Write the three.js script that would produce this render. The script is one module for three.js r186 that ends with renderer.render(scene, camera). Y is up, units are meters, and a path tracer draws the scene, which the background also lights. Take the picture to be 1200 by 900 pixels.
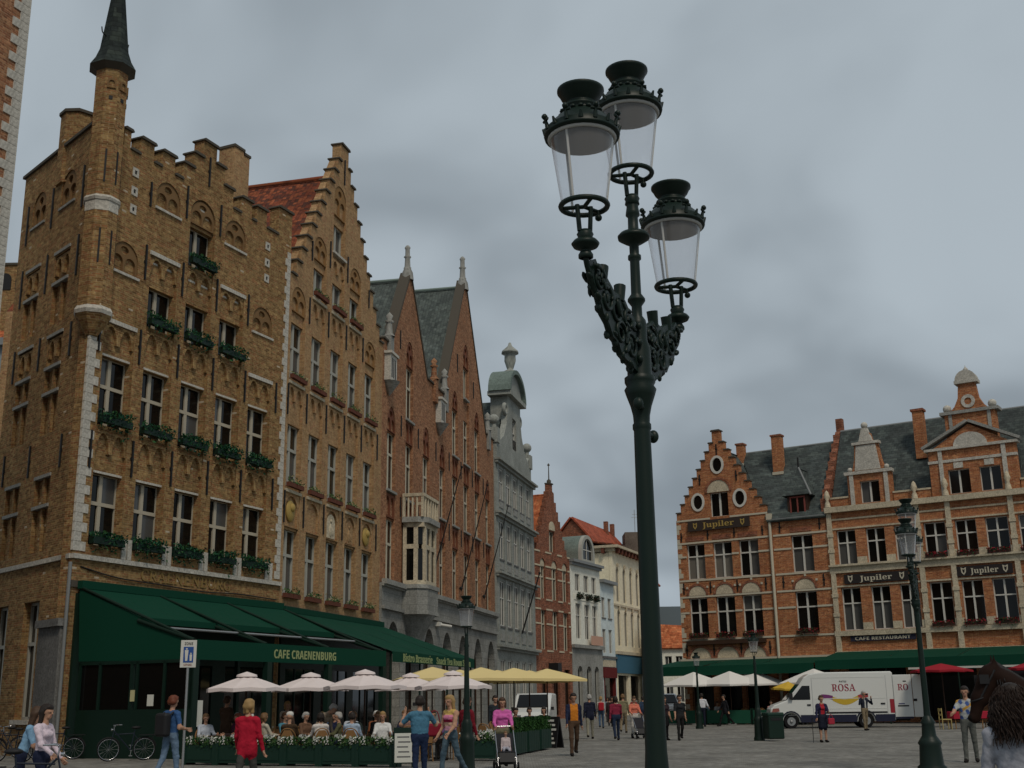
import * as THREE from 'three';
import { mergeGeometries } from 'three/addons/utils/BufferGeometryUtils.js';
import { FontLoader } from 'three/addons/loaders/FontLoader.js';
import { RoundedBoxGeometry } from 'three/addons/geometries/RoundedBoxGeometry.js';

const DEG = Math.PI / 180, PI = Math.PI;
const scene = new THREE.Scene();
function rng(seed) { let a = seed >>> 0; return () => { a = (a + 0x6D2B79F5) | 0; let t = Math.imul(a ^ (a >>> 15), 1 | a); t = (t + Math.imul(t ^ (t >>> 7), 61 | t)) ^ t; return ((t ^ (t >>> 14)) >>> 0) / 4294967296; }; }
const hash2 = (x, y, s = 0) => { let h = Math.imul(x | 0, 374761393) ^ Math.imul(y | 0, 668265263) ^ Math.imul(s | 0, 974634777); h = Math.imul(h ^ (h >>> 13), 1274126177); h ^= h >>> 16; return (h >>> 0) / 4294967296; };

// ---------- camera ----------
const camera = new THREE.PerspectiveCamera(2 * Math.atan(450 / 1390) / DEG, 4 / 3, 0.1, 900);
{
  const p = 14.943 * DEG, r = -0.8582 * DEG, cp = Math.cos(p), sp = Math.sin(p), c = Math.cos(r), s = Math.sin(r);
  const m = new THREE.Matrix4().makeBasis(new THREE.Vector3(c, s * cp, s * sp), new THREE.Vector3(-s, c * cp, c * sp), new THREE.Vector3(0, -sp, cp));
  camera.quaternion.setFromRotationMatrix(m);
  camera.position.set(0, 1.6, 0);
}

// ---------- sky: an overcast sky, grey-blue with softly broken cloud ----------
const pnoise = (x, y, per, seed) => {
  const xi = Math.floor(x), yi = Math.floor(y), fx = x - xi, fy = y - yi, u = fx * fx * (3 - 2 * fx), v = fy * fy * (3 - 2 * fy);
  const w = k => per ? ((k % per) + per) % per : k;
  const a = hash2(w(xi), w(yi), seed), b = hash2(w(xi + 1), w(yi), seed), c = hash2(w(xi), w(yi + 1), seed), d = hash2(w(xi + 1), w(yi + 1), seed);
  return a + (b - a) * u + (c - a) * v + (a - b - c + d) * u * v;
};
const fbm = (x, y, oct, seed, per = 0) => { let s = 0, a = 0.5, t = 0; for (let i = 0; i < oct; i++) { s += a * pnoise(x, y, per, seed + i * 17); t += a; a *= 0.5; x *= 2; y *= 2; per *= 2; } return s / t; };
{
  const W = 1024, H = 512, data = new Float32Array(W * H * 4);
  for (let j = 0; j < H; j++) for (let i = 0; i < W; i++) {
    const el = ((j + 0.5) / H - 0.5) * PI, az = ((i + 0.5) / W - 0.5) * 2 * PI;
    const dx = Math.cos(el) * Math.cos(az), dz = Math.cos(el) * Math.sin(az), dy = Math.max(Math.sin(el), 0);
    const k = 1 / (dy + 0.22), px = dx * k * 1.5, pz = dz * k * 1.5;
    const wx = fbm(px * 0.8 + 3, pz * 0.8, 3, 5), wz = fbm(px * 0.8, pz * 0.8 + 9, 3, 9);
    const big = fbm(px * 0.9 + wx * 1.7, pz * 0.9 + wz * 1.7, 5, 31), fine = fbm(px * 3.1 + wx * 2, pz * 3.1 + wz * 2, 5, 77);
    let t = Math.min(1, Math.max(0, (big * 0.74 + fine * 0.26 - 0.30) / 0.40));
    t = t * t * (3 - 2 * t);
    const lo = [0.208, 0.245, 0.278], hi = [0.388, 0.446, 0.492], o = (j * W + i) * 4, low = 1 + 0.22 * Math.exp(-dy * 4.5);
    for (let c = 0; c < 3; c++) data[o + c] = (lo[c] + (hi[c] - lo[c]) * t) * low;
    data[o + 3] = 1;
  }
  const t = new THREE.DataTexture(data, W, H, THREE.RGBAFormat, THREE.FloatType);
  t.mapping = THREE.EquirectangularReflectionMapping; t.magFilter = t.minFilter = THREE.LinearFilter; t.wrapS = THREE.RepeatWrapping; t.needsUpdate = true;
  scene.background = t; scene.environment = t;
}
const sun = new THREE.DirectionalLight(0xfff3e2, 1.5);
sun.position.set(26, 105, 22); sun.target.position.set(0, 0, -60); sun.castShadow = true; sun.shadow.radius = 24;
sun.shadow.mapSize.set(4096, 4096);
Object.assign(sun.shadow.camera, { left: -110, right: 110, top: 110, bottom: -110, near: 10, far: 400 });
scene.add(sun, sun.target);
const renderer = new THREE.WebGLRenderer({ antialias: true });
renderer.toneMapping = THREE.LinearToneMapping;
renderer.toneMappingExposure = 1.0;
renderer.shadowMap.enabled = true;

// ---------- naming ----------
const used = new Map();
function numbered(n) { const k = used.get(n) || 0; used.set(n, k + 1); return k ? n + '_' + String(k).padStart(3, '0') : n; }
function tag(o, label, category, group, kind) { o.userData.label = label; o.userData.category = category; if (group) o.userData.group = group; if (kind) o.userData.kind = kind; return o; }
function lit(o) { o.castShadow = true; o.receiveShadow = true; return o; }
function thing(name, label, category, pos = [0, 0, 0], turn = 0, group) {
  const g = new THREE.Group(); g.name = numbered(name); g.position.set(...pos); g.rotation.y = turn; scene.add(g); return tag(g, label, category, group);
}
function part(parent, name, geo, mat, pos, label) {
  const g = Array.isArray(geo) ? merge(geo) : geo;
  const m = lit(new THREE.Mesh(g, mat)); m.name = name; if (pos) m.position.set(...pos); if (label) m.userData.label = label; if (name === 'foliage' || name === 'flowers' || name === 'spokes' || name === 'leafwork' || name === 'crest') m.userData.kind = 'stuff'; parent.add(m); return m;
}
function single(name, label, category, geo, mat, pos, turn = 0, group) {
  const m = lit(new THREE.Mesh(Array.isArray(geo) ? merge(geo) : geo, mat)); m.name = numbered(name); if (pos) m.position.set(...pos); m.rotation.y = turn; scene.add(m); return tag(m, label, category, group);
}
function dup(root, pos, turn, label, group) {
  const r = root.clone(); r.name = numbered(root.name.replace(/_\d{3}$/, '')); r.userData = { ...root.userData }; scene.add(r);
  if (pos) r.position.set(...pos); if (turn !== undefined) r.rotation.y = turn; if (label) r.userData.label = label; if (group) r.userData.group = group; return r;
}
function structure(name, geo, mat) { const m = lit(new THREE.Mesh(Array.isArray(geo) ? merge(geo) : geo, mat)); m.name = numbered(name); m.userData.kind = 'structure'; scene.add(m); return m; }
const ordinal = ['first', 'second', 'third', 'fourth', 'fifth', 'sixth', 'seventh', 'eighth', 'ninth', 'tenth'];

// ---------- geometry ----------
function clean(g) { // position, normal, uv only and no index, so that anything merges with anything
  let q = g.index ? g.toNonIndexed() : g;
  for (const k of Object.keys(q.attributes)) if (!['position', 'normal', 'uv', 'color'].includes(k)) q.deleteAttribute(k);
  if (!q.attributes.normal) q.computeVertexNormals();
  if (!q.attributes.uv) q.setAttribute('uv', new THREE.BufferAttribute(new Float32Array(q.attributes.position.count * 2), 2));
  return q;
}
function merge(list) { const l = list.flat(9).filter(Boolean).map(clean); return l.length === 1 ? l[0] : mergeGeometries(l); }
function muv(geo) { // uv in metres, along the face's own plane
  const g = clean(geo), p = g.attributes.position, n = g.attributes.normal, uv = g.attributes.uv;
  for (let i = 0; i < p.count; i += 3) {
    const a = Math.abs(n.getX(i) + n.getX(i + 1) + n.getX(i + 2)), b = Math.abs(n.getY(i) + n.getY(i + 1) + n.getY(i + 2)), c = Math.abs(n.getZ(i) + n.getZ(i + 1) + n.getZ(i + 2));
    for (let k = i; k < i + 3; k++) {
      if (c >= a && c >= b) uv.setXY(k, p.getX(k), p.getY(k)); else if (a >= b) uv.setXY(k, p.getZ(k) + 0.37, p.getY(k)); else uv.setXY(k, p.getX(k), p.getZ(k));
    }
  }
  return g;
}
const boxCache = new Map();
function bx(u0, u1, v0, v1, w0, w1) { const g = new THREE.BoxGeometry(u1 - u0, v1 - v0, w1 - w0); g.translate((u0 + u1) / 2, (v0 + v1) / 2, (w0 + w1) / 2); return muv(g); }
function cyl(r0, r1, h, x = 0, y = 0, z = 0, seg = 14) { const g = new THREE.CylinderGeometry(r1, r0, h, seg); g.translate(x, y + h / 2, z); return clean(g); }
function ball(r, x, y, z, sx = 1, sy = 1, sz = 1, a = 14, b = 10) { const g = new THREE.SphereGeometry(r, a, b); g.scale(sx, sy, sz); g.translate(x, y, z); return clean(g); }
function lathe(pts, seg = 20, x = 0, y = 0, z = 0) { const g = new THREE.LatheGeometry(pts.map(p => new THREE.Vector2(p[0], p[1])), seg); g.translate(x, y, z); return clean(g); }
function bar(a, b, r0, r1 = r0, seg = 8) { // tapered round bar from a to b
  const A = new THREE.Vector3(...a), B = new THREE.Vector3(...b), d = B.clone().sub(A), L = d.length();
  const g = new THREE.CylinderGeometry(r1, r0, L, seg); g.translate(0, L / 2, 0);
  g.applyQuaternion(new THREE.Quaternion().setFromUnitVectors(new THREE.Vector3(0, 1, 0), d.normalize())); g.translate(...a); return clean(g);
}
function tube(pts, r, seg = 20, rs = 7, closed = false) { return clean(new THREE.TubeGeometry(new THREE.CatmullRomCurve3(pts.map(p => new THREE.Vector3(...p)), closed), seg, r, rs, closed)); }
function ring(R, r, x, y, z, rs = 8, ts = 28) { const g = new THREE.TorusGeometry(R, r, rs, ts); g.rotateX(PI / 2); g.translate(x, y, z); return clean(g); }
const rectPts = (a, b, c, d) => [[a, c], [b, c], [b, d], [a, d]];
function archPts(a, b, c, d, n = 12) { // round head: d is the crown
  const r = (b - a) / 2, cx = (a + b) / 2, h = Math.min(r, d - c), p = [[a, c], [b, c]];
  for (let i = 0; i <= n; i++) { const t = i / n * PI; p.push([cx + Math.cos(t) * r, d - h + Math.sin(t) * h]); }
  return p;
}
function pointedPts(a, b, c, d, n = 7) { // pointed head
  const w = (b - a), cx = (a + b) / 2, spring = Math.max(c, d - w * 0.95), p = [[a, c], [b, c]];
  for (let i = 0; i <= n; i++) { const t = i / n; p.push([b - (w / 2) * (1 - Math.cos(t * PI / 2)), spring + (d - spring) * Math.sin(t * PI / 2)]); }
  for (let i = n - 1; i >= 0; i--) { const t = i / n; p.push([a + (w / 2) * (1 - Math.cos(t * PI / 2)), spring + (d - spring) * Math.sin(t * PI / 2)]); }
  return p;
}
const ovalPts = (cx, cy, rx, ry, n = 22) => Array.from({ length: n }, (_, i) => [cx + rx * Math.cos(i / n * 2 * PI), cy + ry * Math.sin(i / n * 2 * PI)]);
function archRing(a, b, c, d, t, n = 14) { // a band of width t over a round head
  const o = archPts(a, b, c, d, n).slice(2), i = archPts(a + t, b - t, c, d - t, n).slice(2); return [...o, ...i.reverse()];
}
function sheet(outline, holes, w0, w1, bevel) { // a flat piece of wall with openings, w0..w1 thick
  const s = new THREE.Shape(outline.map(p => new THREE.Vector2(...p)));
  for (const h of holes || []) s.holes.push(new THREE.Path(h.map(p => new THREE.Vector2(...p))));
  const g = new THREE.ExtrudeGeometry(s, { depth: w1 - w0, bevelEnabled: !!bevel, bevelSize: bevel || 0, bevelThickness: bevel || 0, bevelSegments: 1, curveSegments: 8 });
  g.translate(0, 0, w0); return muv(g);
}
function quadSlab(a, b, c, d, t) { // a thick slab from four corners, t along its normal
  const A = [a, b, c, d].map(p => new THREE.Vector3(...p)), n = A[1].clone().sub(A[0]).cross(A[3].clone().sub(A[0])).normalize().multiplyScalar(t), B = A.map(p => p.clone().add(n));
  const f = [[A[3], A[2], A[1], A[0]], B, [A[0], A[1], B[1], B[0]], [A[1], A[2], B[2], B[1]], [A[2], A[3], B[3], B[2]], [A[3], A[0], B[0], B[3]]], pos = [], uv = [];
  for (const q of f) { const L = q[0].distanceTo(q[1]), M = q[1].distanceTo(q[2]), T = [[0, 0], [L, 0], [L, M], [0, M]]; for (const k of [0, 1, 2, 0, 2, 3]) { pos.push(...q[k].toArray()); uv.push(...T[k]); } }
  const g = new THREE.BufferGeometry(); g.setAttribute('position', new THREE.Float32BufferAttribute(pos, 3)); g.setAttribute('uv', new THREE.Float32BufferAttribute(uv, 2)); g.computeVertexNormals(); return g;
}
function sagSheet(A, B, C, D, { nu = 10, nv = 8, sag = 0.06, seed = 1, t = 0.012, scallop = 0 } = {}) { // cloth between A-B (fixed edge) and D-C (free edge)
  const P = (i, j, k) => { const u = i / nu, v = j / nv, p = [0, 1, 2].map(c => (A[c] * (1 - u) + B[c] * u) * (1 - v) + (D[c] * (1 - u) + C[c] * u) * v); p[1] -= sag * Math.sin(u * PI) * Math.sin(Math.min(1, v * 1.15) * PI * 0.6) + (fbm(u * 7 + seed * 3, v * 5, 3, seed) - 0.5) * 0.05 * Math.sin(v * PI * 0.9) + 0.012 * Math.sin(u * 31 + seed) * v + k * t; return p; };
  const pos = [], quad = (a, b, c, d) => pos.push(...a, ...b, ...c, ...a, ...c, ...d);
  for (let j = 0; j < nv; j++) for (let i = 0; i < nu; i++) { quad(P(i, j + 1, 0), P(i + 1, j + 1, 0), P(i + 1, j, 0), P(i, j, 0)); quad(P(i, j, 1), P(i + 1, j, 1), P(i + 1, j + 1, 1), P(i, j + 1, 1)); }
  for (let i = 0; i < nu; i++) quad(P(i, nv, 1), P(i + 1, nv, 1), P(i + 1, nv, 0), P(i, nv, 0));
  const g = new THREE.BufferGeometry(); g.setAttribute('position', new THREE.Float32BufferAttribute(pos, 3)); g.computeVertexNormals(); return clean(g);
}
function planPrism(pts, v0, v1) { // a prism over a plan outline [u, w]
  const g = sheet(pts.map(p => [p[0], -p[1]]), [], 0, v1 - v0); g.rotateX(-PI / 2); g.translate(0, v0, 0); return muv(g);
}
function prismRoof(u0, u1, ve, vr, w0, w1, uc = (u0 + u1) / 2) { // ridge along w
  return [quadSlab([u0, ve, w1], [uc, vr, w1], [uc, vr, w0], [u0, ve, w0], -0.18), quadSlab([uc, vr, w1], [u1, ve, w1], [u1, ve, w0], [uc, vr, w0], -0.18)];
}
function place(geo, x, y, z, ry = 0, rx = 0, rz = 0) { geo.applyMatrix4(new THREE.Matrix4().compose(new THREE.Vector3(x, y, z), new THREE.Quaternion().setFromEuler(new THREE.Euler(rx, ry, rz, 'YXZ')), new THREE.Vector3(1, 1, 1))); return geo; }

// ---------- textures ----------
function canvasTex(w, h, draw) { const c = document.createElement('canvas'); c.width = w; c.height = h; draw(c.getContext('2d'), w, h); const t = new THREE.CanvasTexture(c); t.colorSpace = THREE.SRGBColorSpace; t.magFilter = THREE.LinearFilter; return t; }
function dataTex(n, metres, fn, srgb = true) {
  const d = new Uint8Array(n * n * 4), o = [0, 0, 0];
  for (let j = 0; j < n; j++) for (let i = 0; i < n; i++) { fn(i, j, o); const k = (j * n + i) * 4; for (let c = 0; c < 3; c++) d[k + c] = Math.max(0, Math.min(255, o[c])); d[k + 3] = 255; }
  const t = new THREE.DataTexture(d, n, n, THREE.RGBAFormat); t.wrapS = t.wrapT = THREE.RepeatWrapping; t.magFilter = THREE.LinearFilter; t.minFilter = THREE.LinearMipmapLinearFilter; t.generateMipmaps = true;
  t.repeat.set(1 / metres, 1 / metres); if (srgb) t.colorSpace = THREE.SRGBColorSpace; t.needsUpdate = true; return t;
}
const toS = c => 255 * (c <= 0.0031308 ? c * 12.92 : 1.055 * Math.pow(c, 1 / 2.4) - 0.055);
function noiseField(n, cells, oct, seed) { const f = new Float32Array(n * n); for (let j = 0; j < n; j++) for (let i = 0; i < n; i++) f[j * n + i] = fbm(i / n * cells, j / n * cells, oct, seed, cells); return f; }
const TN = 768, TM = 7.2; // brick textures: 768 px for 7.2 m
const nBig = noiseField(TN, 6, 4, 11), nMid = noiseField(TN, 36, 3, 23), nFine = noiseField(TN, 150, 2, 41), nRun = new Float32Array(TN * TN);
for (let j = 0; j < TN; j++) for (let i = 0; i < TN; i++) nRun[j * TN + i] = 0.65 * pnoise(i / TN * 90, j / TN * 5, 0, 61) + 0.35 * pnoise(i / TN * 260, j / TN * 14, 0, 67); // water runs and grime, grain along the wall's height
function brickTex(cols, mortar, { vary = 0.25, patch = 0.25, rh = 0.08, bl = 0.24, seed = 1, joint = 0.16, light = 0 } = {}) {
  const rows = Math.round(TM / rh), per = Math.round(TM / bl);
  return dataTex(TN, TM, (i, j, o) => {
    const fy = j / TN * rows, r = Math.floor(fy), fx = i / TN * per + (r % 2) * 0.5, b = Math.floor(fx) % per, ly = fy - r, lx = fx - Math.floor(fx), k = j * TN + i;
    const inJ = ly < joint || lx < joint * 0.3, h = hash2(b, r, seed), h2 = hash2(b, r, seed + 7);
    let c;
    if (inJ) c = mortar;
    else { const q = Math.min(cols.length - 1, Math.floor(Math.min(0.999, Math.max(0, h * 0.72 + (nMid[k] - 0.5) * 0.7 + 0.14)) * cols.length)); c = cols[q]; if (light && h2 > 1 - light) c = [0.36, 0.30, 0.22]; }
    const m = (1 + (nRun[k] - 0.5) * 0.3) * (1 + (h2 - 0.5) * vary * 2) * (1 + (nBig[k] - 0.5) * patch * 2) * (1 + (nFine[k] - 0.5) * 0.5);
    for (let t = 0; t < 3; t++) o[t] = toS(c[t] * m);
  });
}
function stoneTex(col, { patch = 0.3, fine = 0.35, bw = 0, bh = 0, seed = 1, tint = [0, 0, 0] } = {}) {
  return dataTex(512, TM, (i, j, o) => {
    const k = Math.floor(j * TN / 512) * TN + Math.floor(i * TN / 512); let m = (1 + (nBig[k] - 0.5) * patch * 2) * (1 + (nFine[k] - 0.5) * fine * 2) * (1 + (nMid[k] - 0.5) * 0.25);
    if (bw) { const r = Math.floor(j / 512 * TM / bh), fx = i / 512 * TM / bw + (r % 2) * 0.5, b = Math.floor(fx) % Math.round(TM / bw); const ly = j / 512 * TM / bh - r, lx = fx - Math.floor(fx); m *= 0.88 + 0.24 * hash2(b, r, seed); if (ly < 0.045 || lx < 0.03) m *= 0.68; }
    for (let t = 0; t < 3; t++) o[t] = toS(Math.max(0, col[t] * m + tint[t] * (nMid[k] - 0.5)));
  });
}
function rowTex(cols, rh, bl, { gap = 0.12, seed = 3, patch = 0.35 } = {}) { // overlapping roof covering
  const rows = Math.round(TM / rh), per = Math.round(TM / bl);
  return dataTex(512, TM, (i, j, o) => {
    const fy = j / 512 * rows, r = Math.floor(fy), fx = i / 512 * per + (r % 2) * 0.5, b = Math.floor(fx) % per, ly = fy - r, lx = fx - Math.floor(fx), k = Math.floor(j * 1.5) * TN + Math.floor(i * 1.5);
    const c = cols[Math.floor(hash2(b, r, seed) * cols.length)]; let m = (0.8 + 0.4 * hash2(b, r, seed + 5)) * (1 + (nBig[k] - 0.5) * patch * 2) * (1 + (nMid[k] - 0.5) * 0.5) * (1 + (nFine[k] - 0.5) * 0.5);
    if (ly < gap || lx < gap * 0.5) m *= 0.6;
    for (let t = 0; t < 3; t++) o[t] = toS(c[t] * m);
  });
}
const bumpBrick = dataTex(512, TM, (i, j, o) => { const rows = 90, per = 30, fy = j / 512 * rows, r = Math.floor(fy), fx = i / 512 * per + (r % 2) * 0.5, ly = fy - r, lx = fx - Math.floor(fx), k = Math.floor(j * 1.5) * TN + Math.floor(i * 1.5); const v = (ly < 0.16 || lx < 0.05 ? 90 : 190 + 60 * (hash2(Math.floor(fx) % per, r, 2) - 0.5)) + 60 * (nMid[k] - 0.5); o[0] = o[1] = o[2] = v; }, false);
const bumpStone = dataTex(512, TM, (i, j, o) => { const k = Math.floor(j * 1.5) * TN + Math.floor(i * 1.5); o[0] = o[1] = o[2] = 128 + 120 * (nMid[k] - 0.5) + 90 * (nFine[k] - 0.5); }, false);
const std = (o) => new THREE.MeshPhysicalMaterial({ roughness: 0.9, specularIntensity: (o.roughness ?? 0.9) > 0.6 ? 0.2 : 0.6, ...o }); // porous surfaces hardly gloss
const rgb = (r, g, b) => new THREE.Color().setRGB(r, g, b);
const matte = (r, g, b, rough = 0.85, metal = 0) => std({ color: rgb(r, g, b), roughness: rough, metalness: metal });
const brickMat = (cols, mortar, opt) => std({ map: brickTex(cols, mortar, opt), bumpMap: bumpBrick, bumpScale: 0.012, roughness: 0.95 });
const stoneMat = (col, opt) => std({ map: stoneTex(col, opt), bumpMap: bumpStone, bumpScale: 0.01, roughness: 0.9 });
const M = {
  brownBrick: brickMat([[0.155, 0.086, 0.036], [0.218, 0.132, 0.055], [0.262, 0.166, 0.071], [0.222, 0.106, 0.047], [0.285, 0.188, 0.082]], [0.26, 0.188, 0.105], { vary: 0.22, patch: 0.2, seed: 3, light: 0.004 }),
  ochreBrick: brickMat([[0.29, 0.178, 0.086], [0.33, 0.206, 0.100], [0.36, 0.226, 0.112], [0.31, 0.162, 0.082]], [0.33, 0.23, 0.14], { vary: 0.12, patch: 0.16, seed: 5 }),
  redBrick: brickMat([[0.23, 0.100, 0.053], [0.28, 0.128, 0.066], [0.32, 0.165, 0.088], [0.20, 0.086, 0.047]], [0.29, 0.19, 0.12], { vary: 0.2, patch: 0.22, seed: 7 }),
  darkRedBrick: brickMat([[0.19, 0.066, 0.038], [0.24, 0.085, 0.047], [0.15, 0.055, 0.034]], [0.26, 0.17, 0.12], { vary: 0.25, patch: 0.25, seed: 9 }),
  orangeBrick: brickMat([[0.31, 0.112, 0.047], [0.36, 0.140, 0.058], [0.28, 0.095, 0.043], [0.40, 0.175, 0.076]], [0.36, 0.24, 0.15], { vary: 0.18, patch: 0.2, seed: 13 }),
  tracery: matte(0.16, 0.062, 0.036), traceryOchre: matte(0.26, 0.15, 0.065), traceryBrown: matte(0.19, 0.115, 0.055),
  whiteStone: stoneMat([0.44, 0.42, 0.37], { patch: 0.2 }), creamStone: stoneMat([0.47, 0.41, 0.30], { patch: 0.2 }), greyStone: stoneMat([0.235, 0.235, 0.215], { bw: 0.9, bh: 0.45, patch: 0.3 }),
  greyPlain: stoneMat([0.25, 0.25, 0.23], { patch: 0.35 }), dFront: stoneMat([0.26, 0.27, 0.245], { patch: 0.3 }), plinth: stoneMat([0.14, 0.14, 0.135], { patch: 0.35 }),
  white: stoneMat([0.70, 0.69, 0.60], { patch: 0.12, fine: 0.15 }), paleBlue: stoneMat([0.55, 0.62, 0.62], { patch: 0.12, fine: 0.15 }), cream: stoneMat([0.72, 0.65, 0.48], { patch: 0.12, fine: 0.15 }),
  slate: std({ map: rowTex([[0.062, 0.075, 0.072], [0.075, 0.090, 0.084], [0.055, 0.064, 0.062]], 0.2, 0.3), roughness: 0.65 }),
  greenSlate: std({ map: rowTex([[0.080, 0.096, 0.088], [0.094, 0.110, 0.100], [0.068, 0.080, 0.075]], 0.22, 0.3), roughness: 0.65 }),
  darkSlate: std({ map: rowTex([[0.026, 0.034, 0.031], [0.033, 0.042, 0.037], [0.022, 0.028, 0.027]], 0.22, 0.3), roughness: 0.8 }),
  redTile: std({ map: rowTex([[0.18, 0.052, 0.028], [0.13, 0.042, 0.026], [0.23, 0.072, 0.034], [0.085, 0.036, 0.026]], 0.2, 0.18, { patch: 0.4 }), roughness: 0.85 }),
  orangeTile: std({ map: rowTex([[0.40, 0.12, 0.05], [0.33, 0.095, 0.04], [0.45, 0.16, 0.07]], 0.3, 0.26, { patch: 0.25 }), roughness: 0.85 }),
  copper: stoneMat([0.15, 0.19, 0.17], { patch: 0.25 }), lead: matte(0.20, 0.21, 0.21, 0.6),
  coping: matte(0.085, 0.075, 0.06), iron: matte(0.012, 0.012, 0.012, 0.6), ironGreen: std({ color: rgb(0.006, 0.016, 0.0115), roughness: 0.45, specularIntensity: 0.5 }),
  glass: new THREE.MeshPhysicalMaterial({ color: rgb(0.005, 0.0052, 0.0048), roughness: 0.07, ior: 1.36 }), glassBrown: new THREE.MeshPhysicalMaterial({ color: rgb(0.020, 0.015, 0.009), roughness: 0.12, ior: 1.36 }),  // opaque panes: the darkness of unlit rooms behind is put into their colour
  curtain: new THREE.MeshPhysicalMaterial({ color: rgb(0.145, 0.135, 0.115), roughness: 0.28, ior: 1.5 }), curtainDim: new THREE.MeshPhysicalMaterial({ color: rgb(0.07, 0.072, 0.07), roughness: 0.2, ior: 1.5 }),
  frameStone: matte(0.40, 0.36, 0.28, 0.8), frameWhite: matte(0.55, 0.54, 0.49, 0.6), frameGrey: matte(0.36, 0.36, 0.32, 0.7), frameCream: matte(0.50, 0.46, 0.36, 0.7),
  awning: std({ color: rgb(0.005, 0.046, 0.027), roughness: 0.85 }), greenPaint: matte(0.004, 0.019, 0.012, 0.5), greenPlanter: matte(0.006, 0.030, 0.020, 0.6),
  terracotta: matte(0.125, 0.048, 0.032), gilt: matte(0.36, 0.25, 0.07, 0.6), oldGilt: matte(0.24, 0.16, 0.06, 0.7), darkWood: matte(0.045, 0.022, 0.012, 0.6), rattan: matte(0.25, 0.135, 0.055, 0.7), interior: matte(0.02, 0.017, 0.013, 0.9),
  parasol: std({ color: rgb(0.70, 0.62, 0.60), roughness: 0.9 }), yellow: std({ color: rgb(0.68, 0.55, 0.26), roughness: 0.9 }), parasolWhite: std({ color: rgb(0.70, 0.68, 0.64), roughness: 0.9 }),
  black: matte(0.012, 0.012, 0.013, 0.6), rubber: matte(0.014, 0.014, 0.015, 0.8), chrome: matte(0.55, 0.55, 0.56, 0.25, 1), steel: matte(0.32, 0.33, 0.33, 0.45, 0.6), paper: matte(0.62, 0.62, 0.56), yellowPaper: matte(0.50, 0.47, 0.26),
};
function leafMat(cols) { return std({ vertexColors: true, roughness: 0.7, side: THREE.DoubleSide }); }
const leafM = leafMat();
function foliage(rand, n, size, shape, cols) { // leaf-sized faces; shape(rand) gives a point
  const pos = [], col = [], q = new THREE.Quaternion(), e = new THREE.Euler(), v = new THREE.Vector3();
  for (let i = 0; i < n; i++) {
    const [x, y, z] = shape(rand), s = size * (0.6 + 0.8 * rand()), c = cols[Math.floor(rand() * cols.length)], k = 0.75 + 0.5 * rand();
    e.set(rand() * 6.3, rand() * 6.3, rand() * 6.3); q.setFromEuler(e);
    const P = [[-1, 0, 0], [0, -0.5, 0.15], [1, 0, 0], [0, 0.5, 0.15]].map(a => v.set(a[0] * s, a[1] * s, a[2] * s).applyQuaternion(q).toArray().map((t, j) => t + [x, y, z][j]));
    for (const t of [0, 1, 2, 0, 2, 3]) { pos.push(...P[t]); col.push(c[0] * k, c[1] * k, c[2] * k); }
  }
  const g = new THREE.BufferGeometry(); g.setAttribute('position', new THREE.Float32BufferAttribute(pos, 3)); g.setAttribute('color', new THREE.Float32BufferAttribute(col, 3)); g.computeVertexNormals(); g.setAttribute('uv', new THREE.Float32BufferAttribute(new Float32Array(pos.length / 3 * 2), 2)); return g;
}
const fontThin = await new FontLoader().loadAsync('fonts/droid/droid_serif_regular.typeface.json');
const font = await new FontLoader().loadAsync('fonts/droid/droid_serif_bold.typeface.json');
const fontSans = await new FontLoader().loadAsync('fonts/droid/droid_sans_bold.typeface.json');
function letters(text, width, height, t = 0.012, f = font) { // raised lettering, from its lower left corner
  const shapes = f.generateShapes(text, 1), g = new THREE.ExtrudeGeometry(shapes, { depth: 1, bevelEnabled: false, curveSegments: 3 });
  g.computeBoundingBox(); const b = g.boundingBox; g.translate(-b.min.x, -b.min.y, 0); g.scale(width / (b.max.x - b.min.x), height / (b.max.y - b.min.y), t); return clean(g);
}

// ---------- building helpers (local axes: x along the front, y up, z out of the front) ----------
function building(name, label, [x, z], deg) { return thing(name, label, 'building', [x, 0, z], (90 - deg) * DEG); }
const winCache = new Map();
function cached(key, make) { if (!winCache.has(key)) winCache.set(key, make()); return winCache.get(key); }
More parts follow.
